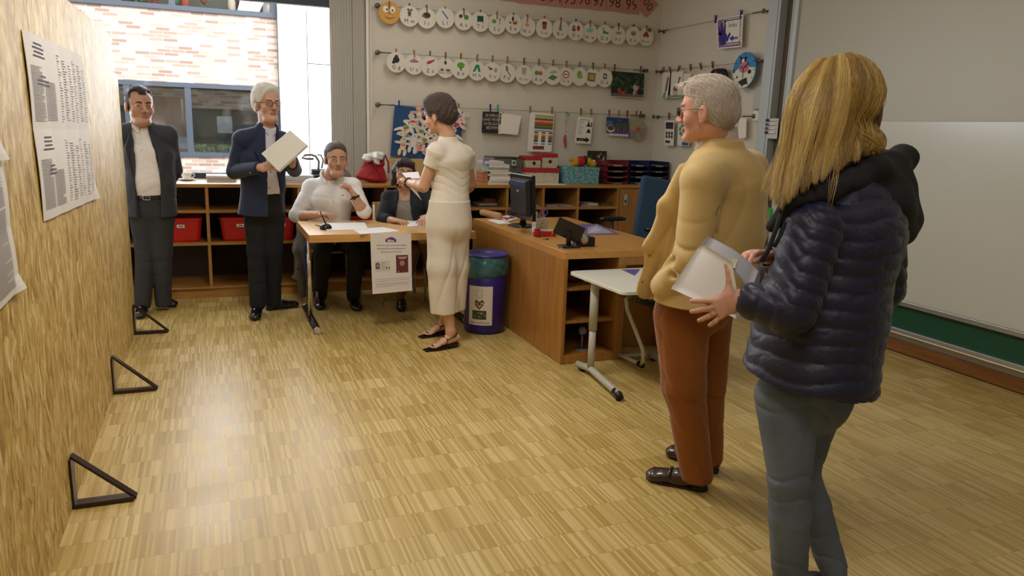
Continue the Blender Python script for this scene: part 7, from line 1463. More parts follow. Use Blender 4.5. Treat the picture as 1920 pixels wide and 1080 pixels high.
# ---------------------------------------------------------------- E: standing woman in cream top and culottes, seen from behind
def woman_e():
    D = 5.07; r = person(at_z(838, 640)[:2], 'person with short brown hair in cream top and wide trousers standing at the table')
    sk = skin('e', 'C99A7E'); f = unit(FH*.42-RH*.9); bf = unit(FH*.80-RH*.6); S_ = unit(np.cross(ZZ, bf)); S_ = S_ if S_@RH > 0 else -S_
    h = HF(J(824, 219, D), f, -.16, .99); neck = J(840, 257, D+.0)
    shL = J(819, 284, D-.08); shR = J(872, 290, D+.10); chest = J(846, 300, D); waist = J(846, 337, D+.02); hip = J(843, 385, D)
    elL = J(794, 350, D-.06); wrL = J(764, 342, D+.14); elR = J(882, 345, D+.18); wrR = J(872, 362, D+.40)
    B = SDF(.004); head(B, h, neck, .050, 0, True)
    B.add(ecap(shL, shR, .045, .045), .03); B.add(ecap(chest, hip, .09, .10, S_, .7), .04)
    for a, e_, w in ((shL, elL, wrL), (shR, elR, wrR)): B.add(ecap(a, e_, .046, .038), .02); B.add(ecap(e_, mid(e_, w, .3), .038, .039), .01); B.add(ecap(mid(e_, w, .3), w, .039, .025), .01)
    hand(B, wrL, unit(J(752, 334, D+.30)-wrL), unit(-ZZ-RH*.3), thumb=1, k=.92, curl=(.4, .5, .6, .6), tdir=unit(FH+ZZ*.3-RH*.2))
    hand(B, wrR, unit(J(850, 372, D+.55)-wrR), unit(-RH), thumb=1, k=.92)
    kL, kR = J(828, 490, D-.06), J(852, 490, D+.04); aL, aR = J(845, 622, 5.0), J(831, 606, 5.34)
    for hp, kn, an in ((J(832, 405, D-.02), kL, aL), (J(856, 405, D+.05), kR, aR)): B.add(ecap(hp, kn, .07, .05), .03); B.add(ecap(kn, mid(kn, an, .35), .05, .052), .01); B.add(ecap(mid(kn, an, .35), an, .052, .032), .01)
    # bare feet in the sandals
    feet = []
    for an, hp_, tp_ in ((aL, (862, 641), (804, 649)), (aR, (846, 620), (816, 625))):
        hl = at_z(*hp_); to = at_z(*tp_); d = unit((to-hl)*V(1, 1, 0)); L = .235; hl = V(an[0], an[1], 0)-d*.045; hk = V(hl[0], hl[1], .068); sd = np.cross(d, ZZ); feet.append((hl, d, sd))
        B.add(ecap(hk, hk+d*.09-ZZ*.012, .029, .030, sd, 1.0), .01); B.add(ecap(hk+d*.08-ZZ*.01, hk+d*.165-ZZ*.040, .031, .036, sd, .8, .45), .015); B.add(ecap(V(*an), hk+d*.05, .033, .03), .02)
        for k in range(5): q = hk+d*.165-ZZ*.042+sd*(.026-.013*k); B.add(ecap(q, q+d*(.042-.005*abs(k-1)), .0085 if k else .011, .007), .004)
    B.build('body', [sk, M_LIP], r, colorf=head_mat(h))
    eyes(h, r, '3A2A20', '3A2C24', .003); glasses(h, r, '3A4A7A', .0016)
    hm = mat('hair_brown', '42352E', .5, bump=.5, bscale=260, stretch=(3, 3, 1)); short_hair(h, r, hm, .020, .085, .012, -.075, dispamp=.002, bulk=.004, strands=1400, mstr=mat('hair_brown_s', '5A4A40', .42), seed=8)
    cm = cloth('cream_knit', 'D8D0C2', .85, .3, 400); T = SDF(.0045)
    T.add(ecap(neck-ZZ*.02, chest, .060, .135, S_, .9, .72)).add(ecap(chest, waist, .138, .122, S_, .74, .80), .04).add(ecap(waist, hip-ZZ*.02, .122, .150, S_, .80, .80), .04); T.add(ecap(shL, shR, .058, .056), .035)
    sl = mid(shL, elL, .42); sr = mid(shR, elR, .42); T.add(ecap(shL, sl, .062, .056, capf=.2), .02); T.add(ecap(shR, sr, .062, .056, capf=.2), .02); trap(T, neck-ZZ*.01, shL, shR, .042, .052)
    T.add(ecap(neck-ZZ*.02, neck+ZZ*.0, .057, .056, S_, 1.0), .015); T.cut(neck+ZZ*.008, ZZ-bf*.1); T.cut(hip-ZZ*.012, -ZZ); T.disp(lambda x, y, z: .0030*((1-np.abs(np.sin(z*62+x*9+np.sin(x*22+y*9)*1.6)))**2-.3)*np.exp(-((z-waist[2])/.10)**2)+.0014*((1-np.abs(np.sin(x*20+z*22+np.sin(z*20))))**4-.1), .02); T.build('top', cm, r)
    cr = mat('crease_cream', 'BDB29C', .9); hs_ = at_z(842, 586)[2]
    TR = SDF(.006); hz = J(840, 583, D)[2]; TR.add(ecap(hip+ZZ*.02, J(843, 420, D), .148, .160, S_, .82, .86)); 
    for hp, kn, an, rr_ in ((J(826, 415, D-.02), J(829, 500, D-.04), J(833, 592, D-.04), .100), (J(856, 415, D+.04), J(853, 500, D+.06), J(848, 592, D+.06), .095)): TR.add(ecap(hp, kn, rr_, rr_*.98, S_, 1.0), .03); TR.add(ecap(kn, an, rr_*.98, rr_*1.0, S_, 1.0), .03)
    TR.cut(J(840, 583, D)+ZZ*0, -ZZ+RH*.06); TR.cut(hip+ZZ*.035, ZZ); TR.sub(ecap(J(840, 583, D)-ZZ*.06, J(840, 583, D)+ZZ*.05, .10, .085, S_, .7), .01)
    TR.disp(lambda x, y, z: .0075*((1-np.abs(np.sin((x*S_[0]+y*S_[1])*24+np.sin(z*6)*1.4)))**3-.2)*np.clip((1.05-z)/.5, 0, 1), .02); TR.build('culottes', cloth('cream_linen', 'D4CCBE', .9, .25, 300), r)
    sm = mat('sandal_black', '131113', .3)
    for hl, d, sd in feet:
        b = MB().use(sm); 
        n = 12
        for seg in range(n):
            t0, t1 = seg/n, (seg+1)/n; z0, z1 = [(.034 if t < .3 else .034-.022*min(1, (t-.3)/.35)) for t in (t0, t1)]; w0, w1 = [.026+.014*sin(pi*min(1, t*1.05)) for t in (t0, t1)]
            p0, p1 = hl+d*(-.01+.255*t0), hl+d*(-.01+.255*t1); b.add([p0-sd*w0+ZZ*z0, p0+sd*w0+ZZ*z0, p1+sd*w1+ZZ*z1, p1-sd*w1+ZZ*z1, p0-sd*w0+ZZ*(z0-.010), p0+sd*w0+ZZ*(z0-.010), p1+sd*w1+ZZ*(z1-.010), p1-sd*w1+ZZ*(z1-.010)], [(0, 1, 2, 3), (7, 6, 5, 4), (0, 4, 5, 1), (1, 5, 6, 2), (2, 6, 7, 3), (3, 7, 4, 0)])
        b.obox(hl+d*.03+ZZ*.013, (.036, .024, .012), (d, sd, ZZ), .75)
        o = b.build('sandal_sole', parent=r)
        b = MB().use(sm)
        for t, hh in ((.19, .030), (.165, .038), (.13, .050)): b.tube([hl+d*t-sd*.039+ZZ*.016, hl+d*(t-.004)-sd*.030+ZZ*hh*.85, hl+d*(t-.006)+ZZ*(hh+.006), hl+d*(t-.004)+sd*.030+ZZ*hh*.85, hl+d*t+sd*.039+ZZ*.016], .0048, 6)
        b.tube([hl+d*.10-sd*.034+ZZ*.03, hl+d*.085-sd*.034+ZZ*.07, hl+d*.02-sd*.033+ZZ*.092, hl-d*.008+ZZ*.098, hl+d*.02+sd*.033+ZZ*.092, hl+d*.085+sd*.034+ZZ*.07, hl+d*.10+sd*.034+ZZ*.03], .004, 6)
        b.tube([hl+d*.085-sd*.034+ZZ*.07, hl+d*.10+ZZ*.088, hl+d*.085+sd*.034+ZZ*.07], .004, 6).tube([hl+d*.10+ZZ*.085, hl+d*.13+ZZ*.056, hl+d*.165+ZZ*.044], .004, 6); b.build('sandal_strap', parent=r)
    wp = mid(wrL, elL, .08); ax = unit(elL-wrL); u = unit(np.cross(ax, ZZ)); v = np.cross(ax, u); MB().use(M_BLACK).tube([wp+u*.029*cos(t)+v*.029*sin(t) for t in [2*pi*k/16 for k in range(17)]], .0085, 8).build('wrist_watch', parent=r)
    q = [J(a, c, dd) for a, c, dd in ((754, 324, D+.30), (785, 323, D+.34), (780, 340, D+.26), (766, 340, D+.22))]
    def strip(label, px): 
        q = [J(*k) for k in px]; n_ = unit(np.cross(q[1]-q[0], q[2]-q[0])); b = MB().use(P('E6E6EA')).poly(q, .001, n_); tag(b.build('paper_sheet', loc=tuple(q[0])), label, 'paper')
    strip('white paper held up by the woman in cream, in front of glasses', [(753, 324, D+.36), (784, 322, D+.32), (788, 334, D+.26), (764, 336, D+.28)])
    strip('white paper strip hanging below the hand of the woman in cream', [(762, 346, D+.30), (776, 350, D+.29), (791, 376, D+.34)])
woman_e()
# ---------------------------------------------------------------- F: old man in yellow jacket
def man_f():
    D = 3.0; r = person((1.90, 2.56), 'person with white hair and glasses in yellow jacket and rust trousers, seen from behind')
    sk = skin('f', 'C8937A'); f = unit(FH*.50-RH*.87); bf = unit(FH*.57-RH*.82); L_ = unit(np.cross(ZZ, bf))   # L_: his left, towards the camera
    h = HF(J(1326, 213, D), f, -.04, 1.03); neck = J(1350, 262, D+.02)
    shL = J(1318, 338, D-.19); shR = J(1402, 318, D+.19); chest = J(1356, 350, D+.02); waist = J(1342, 440, D+.0); pel = J(1322, 545, D)
    elL = J(1300, 484, D-.22); wrL = J(1246, 542, D-.13); elR = J(1412, 430, D+.25); wrR = J(1385, 500, D+.30)
    B = SDF(.0035); head(B, h, neck, .058, 0)
    B.add(ecap(shL, shR, .05, .05), .03); B.add(ecap(chest, pel, .13, .13, L_, .8), .04)
    for a, e_, w in ((shL, elL, wrL), (shR, elR, wrR)): B.add(ecap(a, e_, .048, .04), .02); B.add(ecap(e_, w, .04, .028), .01)
    hand(B, wrL, unit(J(1246, 568, D-.08)-wrL), unit(L_*-1), thumb=1, k=1.0, curl=(.5, .6, .6, .6)); hand(B, wrR, unit(J(1372, 540, D+.3)-wrR), unit(L_), thumb=-1, k=1.0)
    kL, kR = J(1282, 722, D-.05), J(1322, 715, D+.12); aL, aR = V(1.885, 2.462, .10), V(2.045, 2.60, .10)
    for hp, kn, an in ((J(1280, 580, D-.07), kL, aL), (J(1325, 585, D+.10), kR, aR)): B.add(ecap(hp, kn, .075, .055), .03); B.add(ecap(kn, an, .05, .036), .01)
    B.build('body', [sk, M_LIP], r, colorf=head_mat(h))
    eyes(h, r, '4A5A6A', 'B8B0A4'); glasses(h, r, '5A4A3A', .0016)
    wm_ = mat('hair_silver', 'B5A698', .55, bump=.4, bscale=200, stretch=(3, 3, 1)); short_hair(h, r, wm_, .010, .082, .004, -.068, vox=.0035, strands=2600, mstr=mat('hair_silver_m', 'CFC2B4', .5), bulk=.002, seed=12)
    rr = random.Random(12); bs = [MB().use(mat('hair_silver_s'+str(i), c, .5)) for i, c in enumerate(('D6CABC', 'B0A292', 'E4DCD0'))]
    for k in range(26):   # loose tuft over the forehead
        x = rr.uniform(-.05, .05); bs[2].tube([h.p(x, .06, .118), h.p(x, .090, .108+rr.uniform(0, .008)), h.p(x, .112+rr.uniform(0, .012), .098+rr.uniform(-.004, .01))], [.0012, .001, .0003], 4, False)
    for b in bs: b.build('hair_strands', parent=r)
    cs = cloth('check_shirt', 'C9AEA4', .8); S = SDF(.004); S.add(ecap(neck-ZZ*.05-bf*.0, neck+ZZ*.045+bf*.006, .080, .069, L_, 1.0)); S.add(ecap(neck-ZZ*.02+bf*.04, chest+bf*.09+ZZ*.02, .06, .09, L_, .8), .03); S.cut(neck+ZZ*.040+bf*.0, ZZ+bf*.22); S.build('shirt', dotmat('check_weave', 'D2C0B8', 'A88078', 260, .3), r)
    M_Y = cloth('yellow_cotton', 'C3A568', .6, .2, 200, sheen=.25, noise=.04)
    hem = J(1318, 566, D-.1)
    K = SDF(.0055); K.add(ecap(neck-ZZ*.10, chest, .11, .195, L_, .9, .80)).add(ecap(chest, waist, .200, .190, L_, .82, .95), .05).add(ecap(waist, hem-ZZ*.05-RH*.02, .190, .185, L_, .95, 1.0), .05)
    K.add(ecap(shL, mid(shL, shR, .4), .075, .09), .04); K.add(ecap(shR, mid(shL, shR, .6), .075, .09), .04)
    K.cut(hem, -ZZ); K.sub(ecap(neck-ZZ*.01+bf*.02, neck+ZZ*.06+bf*.02, .064, .07, L_, 1.0), .006); K.sub(ecap(neck+bf*.10+ZZ*.02, chest+bf*.21-ZZ*.02, .045, .075, L_, 1.2), .008)
    K.sub(ecap(chest+bf*.20-ZZ*.02, hem+bf*.24-ZZ*.1, .06, .08, L_, 1.3), .008)
    # left front panel hanging forward
    fp = [J(1292, 320, D-.02), J(1262, 392, D-.03), J(1232, 470, D-.05), J(1208, 548, D-.07)]
    pd_ = unit(RH*.80+FH*.55); K.add(ecap(fp[0], fp[1], .06, .07, pd_, .5), .03); K.add(ecap(fp[1], fp[2], .07, .066, pd_, .40, .30), .03); K.add(ecap(fp[2], fp[3], .066, .050, pd_, .28, .22, capf=2.5), .02)
    # sleeves
    K.add(ecap(shL, elL, .078, .074), .014); K.add(ecap(elL, wrL+ZZ*.0, .076, .062, capf=.6), .012); K.add(ecap(mid(elL, wrL, .35)+L_*.018-ZZ*.02, mid(elL, wrL, .8)+L_*.012-ZZ*.012, .062, .055), .02)
    K.add(ecap(shR, elR, .074, .066), .014); K.add(ecap(elR, wrR, .066, .052), .014)
    def crease(p, q, ra, s=1, k=.012): K.ops.append(('sub' if s < 0 else 'add', ecap(p, q, ra, ra*.7), k))
    trap(K, neck-ZZ*.045, shL, shR, .055, .072, .04)
    for (a, b_, d0), (a2, b2, d2), ra in (((1338, 365, -.225), (1336, 440, -.24), .010), ((1275, 484, -.235), (1240, 500, -.18), .010), ((1300, 532, -.24), (1262, 516, -.24), .008)): K.sub(ecap(J(a, b_, D+d0), J(a2, b2, D+d2), ra, ra*.8), .03)
    L1 = np.linalg.norm(elL-shL); u1 = (elL-shL)/L1; u2 = unit(wrL-elL)
    def fold(x, y, z):
        lat = x*L_[0]+y*L_[1]; dx, dy, dz = x-shL[0], y-shL[1], z-shL[2]; t1 = np.clip(dx*u1[0]+dy*u1[1]+dz*u1[2], -.05, L1); ex, ey, ez = x-elL[0], y-elL[1], z-elL[2]; t2 = np.maximum(ex*u2[0]+ey*u2[1]+ez*u2[2], 0)
        d1 = np.sqrt((dx-u1[0]*t1)**2+(dy-u1[1]*t1)**2+(dz-u1[2]*t1)**2); d2 = np.sqrt((ex-u2[0]*t2)**2+(ey-u2[1]*t2)**2+(ez-u2[2]*t2)**2); arm = np.exp(-(np.minimum(d1, d2)/.095)**6); t = t1+t2
        drape = ((1-np.abs(np.sin(lat*16+.9*np.sin(z*5+1)+.5*np.sin(z*11))))**3-.15)*.0075*(.45+.55*np.sin(z*6+lat*9))
        ring = ((1-np.abs(np.sin(t*27+1.3*np.sin(lat*24+z*9))))**3-.2)*.0085*(.22+np.exp(-((t-L1)/.10)**2))
        return drape*(1-arm)+ring*arm
    K.disp(fold, .02); K.build('jacket', M_Y, r)
    b = MB().use(M_Y); b.sm = True; n = 26; vs = []
    for i in range(n+1):   # turned-down collar
        a = 1.05+(2*pi-2.1)*i/n
        for dr, dz in ((.004, .012), (.011, .018), (.020, .004), (.030, -.022), (.042, -.046)): vs.append(neck-ZZ*.012+bf*cos(a)*(.068+dr)*1.05+L_*sin(a)*(.070+dr)*1.02+ZZ*(dz-.030*max(0, cos(a))))
    b.add(vs, [(i*5+j, i*5+j+1, (i+1)*5+j+1, (i+1)*5+j) for i in range(n) for j in range(4)]); o = b.build('jacket_collar', parent=r); md = o.modifiers.new('s', 'SOLIDIFY'); md.thickness = .004
    b = MB().use(P('8A6E34')); [b.ball(J(*q), .0065, 8) for q in ((1236, 425, D-.075), (1218, 478, D-.085), (1204, 528, D-.09))]; b.build('jacket_button', parent=r)
    TR = SDF(.0055); TR.add(ecap(waist-ZZ*.06, J(1305, 560, D), .15, .165, L_, .9, .95)); 
    for hp, kn, an, ra in ((J(1278, 590, D-.06), kL, aL, .068), (J(1322, 592, D+.10), kR, aR, .064)): TR.add(ecap(hp, kn, .108, .086, L_, 1.05), .025); TR.add(ecap(kn, an-ZZ*.03, .084, ra, bf, 1.0), .025)
    TR.cut(V(0, 0, .045), -ZZ); TR.cut(hem+ZZ*.10, ZZ)
    TR.disp(lambda x, y, z: .0065*((1-np.abs(np.sin(z*15+x*16-y*9+np.sin(x*18+y*12)*1.3)))**4-.15)*(.35+np.exp(-((z-.44)/.12)**2)+np.exp(-((z-.13)/.07)**2)+np.exp(-((z-.76)/.08)**2))+.004*((1-np.abs(np.sin((x+y)*14+z*3)))**5-.1), .02); TR.build('trousers', cloth('rust_corduroy', '8C5018', .8, .25, 200, sheen=.15), r)
    sm = mat('loafer_brown', '33201A', .28, coat=.35); out = []
    for hp, tp in (((1328, 921), (1210, 896)), ((1347, 889), (1250, 850))):
        hl, to = at_z(*hp), at_z(*tp); s_ = shoe(r, hl, to, sm, .047, .085); d = unit(to-hl); sd = np.cross(d, ZZ); m0 = hl+d*np.linalg.norm(to-hl)*.60
        MB().use(sm).tube([m0-sd*.044+ZZ*.045, m0-sd*.025+ZZ*.066, m0+ZZ*.072, m0+sd*.025+ZZ*.066, m0+sd*.044+ZZ*.045], .006, 8).tube([m0+d*.014-sd*.042+ZZ*.042, m0+d*.014+ZZ*.067, m0+d*.014+sd*.042+ZZ*.042], .004, 8).build('strap', parent=s_)
man_f()

# ---------------------------------------------------------------- G: blonde woman in dark blue quilted jacket
def woman_g():
    D = 2.25; r = person((1.70, 1.72), 'person with long blonde hair in dark blue quilted hooded jacket and jeans, nearest the camera')
    sk = skin('g', 'CB9880'); f = unit(FH*.12-RH*.99); bf = unit(FH*.55-RH*.83); L_ = unit(np.cross(ZZ, bf))
    h = HF(J(1560, 210, D), f, -.20, 1.0); neck = J(1575, 325, D+.02)
    shL = J(1522, 432, D-.13); shR = J(1648, 412, D+.17); chest = J(1582, 440, D+.02); waist = J(1538, 590, D+.0); hem = J(1517, 705, D-.03); pel = J(1525, 700, D)
    elL = J(1484, 582, D-.20); wrL = J(1394, 561, D-.14); elR = J(1655, 540, D+.24); wrR = J(1440, 482, D+.12)
    B = SDF(.0035); head(B, h, neck, .050, 0, True)
    B.add(ecap(shL, shR, .05, .05), .03); B.add(ecap(chest, pel, .11, .115, L_, .75), .04)
    for a, e_, w in ((shL, elL, wrL), (shR, elR, wrR)): B.add(ecap(a, e_, .044, .038), .02); B.add(ecap(e_, w, .038, .024), .01)
    kL, kR = V(1.62, 1.66, .47), V(1.77, 1.77, .42); aL, aR = at_z(1474, 1150)+V(0, 0, .10), at_z(1556, 1116)+V(0, 0, .10)
    for hp, kn, an in ((J(1482, 760, D-.07), kL, aL), (J(1530, 760, D+.08), kR, aR)): B.add(ecap(hp, kn, .07, .05), .03); B.add(ecap(kn, an, .046, .032), .01)
    B.build('body_core', [sk, M_LIP], r, colorf=head_mat(h)).name = 'body'
    # hands in a finer skin, joined at the wrists inside the cuffs
    HS = SDF(.0022); HS.add(ecap(wrL+unit(elL-wrL)*.02, wrL, .024, .0235)); 
    hand(HS, wrL+unit(wrL-elL)*.012, unit(-RH*.80-ZZ*.42+FH*.0), unit(FH*.95-ZZ*.1), thumb=-1, k=.90, curl=(.05, .20, .26, .30), spread=.42, tdir=unit(ZZ*.97-RH*.10+FH*.12), tcurl=.08)
    o = HS.build('hand', sk, r)
    HS = SDF(.0022); HS.add(ecap(wrR+unit(elR-wrR)*.03, wrR, .025, .0235)); hand(HS, wrR, unit(J(1392, 472, D+.06)-wrR), unit(-FH*.35-ZZ*.9-RH*.1), thumb=1, k=1.0, curl=(.45, .5, .55, .6), spread=.1, tdir=unit(J(1378, 503, D-.02)-J(1425, 488, D+.08)), tcurl=.05); HS.build('hand', sk, r)
    hd_ = unit(-RH*.80-ZZ*.42); w_ = wrL+unit(wrL-elL)*.012; pn_ = unit(FH*.95-ZZ*.1); pn_ = unit(pn_-hd_*(hd_@pn_)); sd_ = -np.cross(hd_, pn_); ra = unit(hd_-sd_*.147); rp = w_+(hd_*.079-sd_*.0095)*.9+ra*.020; u = unit(np.cross(ra, FH)); v = np.cross(ra, u); MB().use(mat('gold_ring', 'D8B04A', .2, 1)).tube([rp+u*.0090*cos(t)+v*.0090*sin(t) for t in [2*pi*k/14 for k in range(15)]], .0014, 6).build('finger_ring', parent=r)
    # quilted jacket
    M_P = mat('quilted_nylon', '101230', .5, bump=.2, bscale=60, sheen=.1)
    def quilt(sfun, lam, amp, mask=None):
        def f_(x, y, z):
            s = sfun(x, y, z); q = amp*(1-np.abs(np.sin(pi*s/lam))**.45); q = q*(1 if mask is None else mask(x, y, z)); return q
        return f_
    def arm_s(a, e_, w):
        L1 = np.linalg.norm(e_-a); u1 = (e_-a)/L1; L2 = np.linalg.norm(w-e_); u2 = (w-e_)/L2
        def g(x, y, z):
            t1 = np.clip((x-a[0])*u1[0]+(y-a[1])*u1[1]+(z-a[2])*u1[2], -.2, L1); t2 = (x-e_[0])*u2[0]+(y-e_[1])*u2[1]+(z-e_[2])*u2[2]
            return t1+np.maximum(t2, 0)
        return g
    K = SDF(.0055)
    K.add(ecap(neck-ZZ*.06, chest, .13, .188, L_, .9, .86)).add(ecap(chest, waist, .192, .190, L_, .88, .98), .05).add(ecap(waist, hem, .190, .205, L_, .98, 1.0), .05); K.add(ecap(shL, mid(shL, shR, .4), .075, .09), .04); K.add(ecap(shR, mid(shL, shR, .6), .075, .09), .04)
    K.cut(hem, -ZZ*.97-RH*.0+bf*.12)
    torso_lean = unit(chest-hem)
    K.disp(lambda x, y, z: .003*((1-np.abs(np.sin(x*30+y*20+np.sin(z*50)*1.2)))**5-.1), .02); K.disp(quilt(lambda x, y, z: z+.10*(x*L_[0]+y*L_[1])+.006*np.sin(x*40+y*30), .050, .0085), .03)
    K.sub(ecap(neck+bf*.11, hem+bf*.24, .02, .02, L_, 2.0), .01)
    K.build('jacket', M_P, r)
    for a, e_, w, nm in ((shL, elL, wrL, 1), (shR, elR, wrR, 0)):
        A = SDF(.005); A.add(ecap(a+ZZ*.0, e_, .088, .074)); w2 = mid(e_, w, .97); A.add(ecap(e_, w2, .074, .052, capf=.45), .03)
        A.sub(ecap(w2-(w-e_)*.0, w2+unit(w-e_)*.06, .028, .034), .004); A.disp(quilt(arm_s(a, e_, w), .047, .0078), .03); A.disp(lambda x, y, z: .003*((1-np.abs(np.sin(x*30+z*26+np.sin(z*40)*1.6)))**4-.1), .02); A.build('sleeve', M_P, r)
    M_H = mat('dark_hood_lining', '121216', .85, bump=.4, bscale=30, noise=.1)
    S = SDF(.0055)   # hood lying on the back, wrapping round the neck
    ring = [J(1448, 425, D-.10), J(1490, 372, D-.13), J(1560, 352, D-.12), J(1640, 318, D-.03), J(1690, 300, D+.10), J(1655, 305, D+.22), J(1560, 330, D+.22)]
    rads = (.020, .030, .036, .040, .042, .040, .03)
    for i in range(6): S.add(ecap(ring[i], ring[i+1], rads[i], rads[i+1]), .02)
    S.add(ecap(J(1530, 405, D-.07), J(1655, 372, D+.03), .045, .085), .05); S.add(ell(J(1652, 405, D+.04), (.105, .085, .115), (unit(RH*.8+FH*.6), unit(FH*.8-RH*.6), ZZ)), .04); S.add(ecap(J(1668, 330, D+.08), J(1690, 420, D+.08), .05, .06), .05); S.add(ecap(J(1560, 420, D-.06), J(1640, 470, D+.0), .05, .07), .05)
    S.disp(lambda x, y, z: .003*np.sin(x*42+z*30+np.sin(y*30)*2)+.002*np.sin(z*70+x*20), .02); S.build('hood', M_H, r)
    b = MB().use(M_BLACK)
    for q in ((1700, 322, D+.03), (1679, 340, D-.02)): b.ball(J(*q), .008, 8)
    b.build('hood_toggle', parent=r)
    b = MB().use(mat('drawstring', '0C0C10', .9)); b.tube([J(1463, 402, D-.16), J(1455, 430, D-.18), J(1440, 470, D-.20), J(1427, 490, D-.21)], .007, 8); b.tube([J(1472, 418, D-.17), J(1464, 440, D-.19), J(1452, 462, D-.205)], .006, 8); b.build('drawstring', parent=r)
    MB().use(P('8A8C98')).obox(J(1409, 664, D-.155), (.008, .002, .003)).build('logo_tag', parent=r)
    TR = SDF(.0045); JM = mat('blue_denim', '56606E', .85, noise=.25, nscale=6, bump=.05, bscale=600)
    TR.add(ecap(J(1526, 640, D), J(1512, 735, D), .158, .160, L_, .86, .88))
    for hp, kn, an, rh, rk, ra_ in ((J(1476, 745, D-.06), kL, aL, .098, .064, .052), (J(1530, 735, D+.08), kR, aR, .098, .060, .045)):
        kb = kn+V(0, 0, .0); TR.add(ecap(hp, kb, rh, rk, L_, 1.0), .015); TR.add(ecap(kb, mid(kb, an, .35), rk, rk*.99), .01); TR.add(ecap(mid(kb, an, .35), an, rk*.99, ra_), .01)
    TR.cut(V(0, 0, .05), -ZZ)
    for a, b_, ra_ in (((1432, 905, -.20), (1512, 912, -.20), .004), ((1436, 935, -.20), (1508, 925, -.20), .0035), ((1425, 775, -.18), (1505, 788, -.16), .004), ((1470, 715, -.20), (1475, 745, -.2), .003), ((1432, 885, -.19), (1500, 890, -.20), .003)): TR.sub(ecap(J(a[0], a[1], D+a[2]), J(b_[0], b_[1], D+b_[2]), ra_, ra_), .010)
    TR.disp(lambda x, y, z: .0052*((1-np.abs(np.sin(z*42+x*9+np.sin(x*30)*1.2)))**4-.15)*(np.exp(-((z-.46)/.07)**2)+np.exp(-((z-.14)/.10)**2)+.8*np.exp(-((z-.70)/.06)**2))+.003*((1-np.abs(np.sin(z*9+x*14+np.sin(z*5)*2)))**6-.1), .02); TR.build('jeans', JM, r)
    sm = mat('shoe_dark', '1C1A1A', .5); 
    for an, tx, ty in ((aL, 1380, 1140), (aR, 1478, 1108)): t_ = at_z(tx, ty); d_ = unit((t_-an)*V(1, 1, 0)); shoe(r, an*V(1, 1, 0)-d_*.05, an*V(1, 1, 0)+d_*.19, sm, .038, .08)
    # hair: inner mass and outer locks
    hm, n, bb = nodemat('hair_blonde'); tc = n.nodes.new('ShaderNodeTexCoord'); mp = n.nodes.new('ShaderNodeMapping'); mp.inputs['Scale'].default_value = (95, 95, 4); n.links.new(tc.outputs['Object'], mp.inputs[0]); tx = n.nodes.new('ShaderNodeTexNoise'); tx.inputs['Scale'].default_value = 1; tx.inputs['Detail'].default_value = 5; tx.inputs['Distortion'].default_value = .3; n.links.new(mp.outputs[0], tx.inputs[0])
    cr = n.nodes.new('ShaderNodeValToRGB'); e_ = cr.color_ramp.elements; e_[0].position = .3; e_[0].color = srgb('5A4020'); e_[1].position = .72; e_[1].color = srgb('C8A660'); x_ = e_.new(.5); x_.color = srgb('94723A'); n.links.new(tx.outputs[0], cr.inputs[0]); n.links.new(cr.outputs[0], bb.inputs['Base Color']); bb.inputs['Roughness'].default_value = .45
    bu = n.nodes.new('ShaderNodeBump'); bu.inputs['Strength'].default_value = .6; bu.inputs['Distance'].default_value = .004; n.links.new(tx.outputs[0], bu.inputs['Height']); n.links.new(bu.outputs[0], bb.inputs['Normal'])
    T = [((1535, 114), (1478, 180), (1462, 275), (1432, 352)), ((1548, 111), (1498, 180), (1476, 300), (1462, 390)), ((1562, 108), (1535, 190), (1508, 290), (1492, 362)), ((1578, 107), (1580, 190), (1560, 270), (1548, 330)), ((1592, 110), (1622, 190), (1612, 255), (1600, 300)), ((1604, 114), (1648, 190), (1645, 245), (1648, 278))]
    def Tp(u, far=False, inset=0.0):
        x = u*(len(T)-1); i = min(int(x), len(T)-2); k = x-i; pts = []
        for j in range(4):
            a = np.array(T[i][j], float)*(1-k)+np.array(T[i+1][j], float)*k
            bulge = (-.060, -.128, -.142, -.165)[j]*(sin(pi*min(max(u, .0), 1))*.72+.30)+.035*(u-.5)-(.05 if j == 3 else .02 if j == 2 else 0)*(1-u) if not far else (.03, .085, .09, .06)[j]*sin(pi*u)
            c_ = np.array([(1570, 190), (1560, 190), (1550, 260), (1540, 330)][j]); a = a+(c_-a)*inset
            pts.append(J(a[0], a[1], D+bulge*(1-inset*2.2)+.02))
        return pts
    def bez(p, t): return p[0]*(1-t)**3+3*p[1]*t*(1-t)**2+3*p[2]*t*t*(1-t)+p[3]*t**3
    def cat(p, t):
        x = t*3; i = min(int(x), 2); k = x-i; p0 = p[max(i-1, 0)]; p1 = p[i]; p2 = p[i+1]; p3 = p[min(i+2, 3)]
        return .5*((2*p1)+(-p0+p2)*k+(2*p0-5*p1+4*p2-p3)*k*k+(-p0+3*p1-3*p2+p3)*k**3)
    S = SDF(.0055); S.add(h.e(0, -.012, .045, .100, .122, .112))
    for u in np.linspace(.04, .96, 9):
        for far in (False, True):
            p = Tp(u, far, .16); q = [cat(p, t) for t in np.linspace(.12, .96, 7)]
            for i in range(6): S.add(ecap(q[i], q[i+1], .026-.0025*i, .024-.003*i), .012)
    S.add(ecap(J(1590, 250, D-.02), J(1632, 268, D-.02), .06, .045), .03); S.disp(lambda x, y, z: .003*np.abs(np.sin(x*70+y*50+np.sin(z*10)*1.5)), .02); S.build('hair', hm, r)
    rr = random.Random(21); cols = ['BE9C56', 'A98642', 'CEB06A', '917036', 'DEC686', '7C5C2C']
    bs = [MB().use(mat('blonde_strand_'+c, c, .38)) for c in cols]; N = 8500
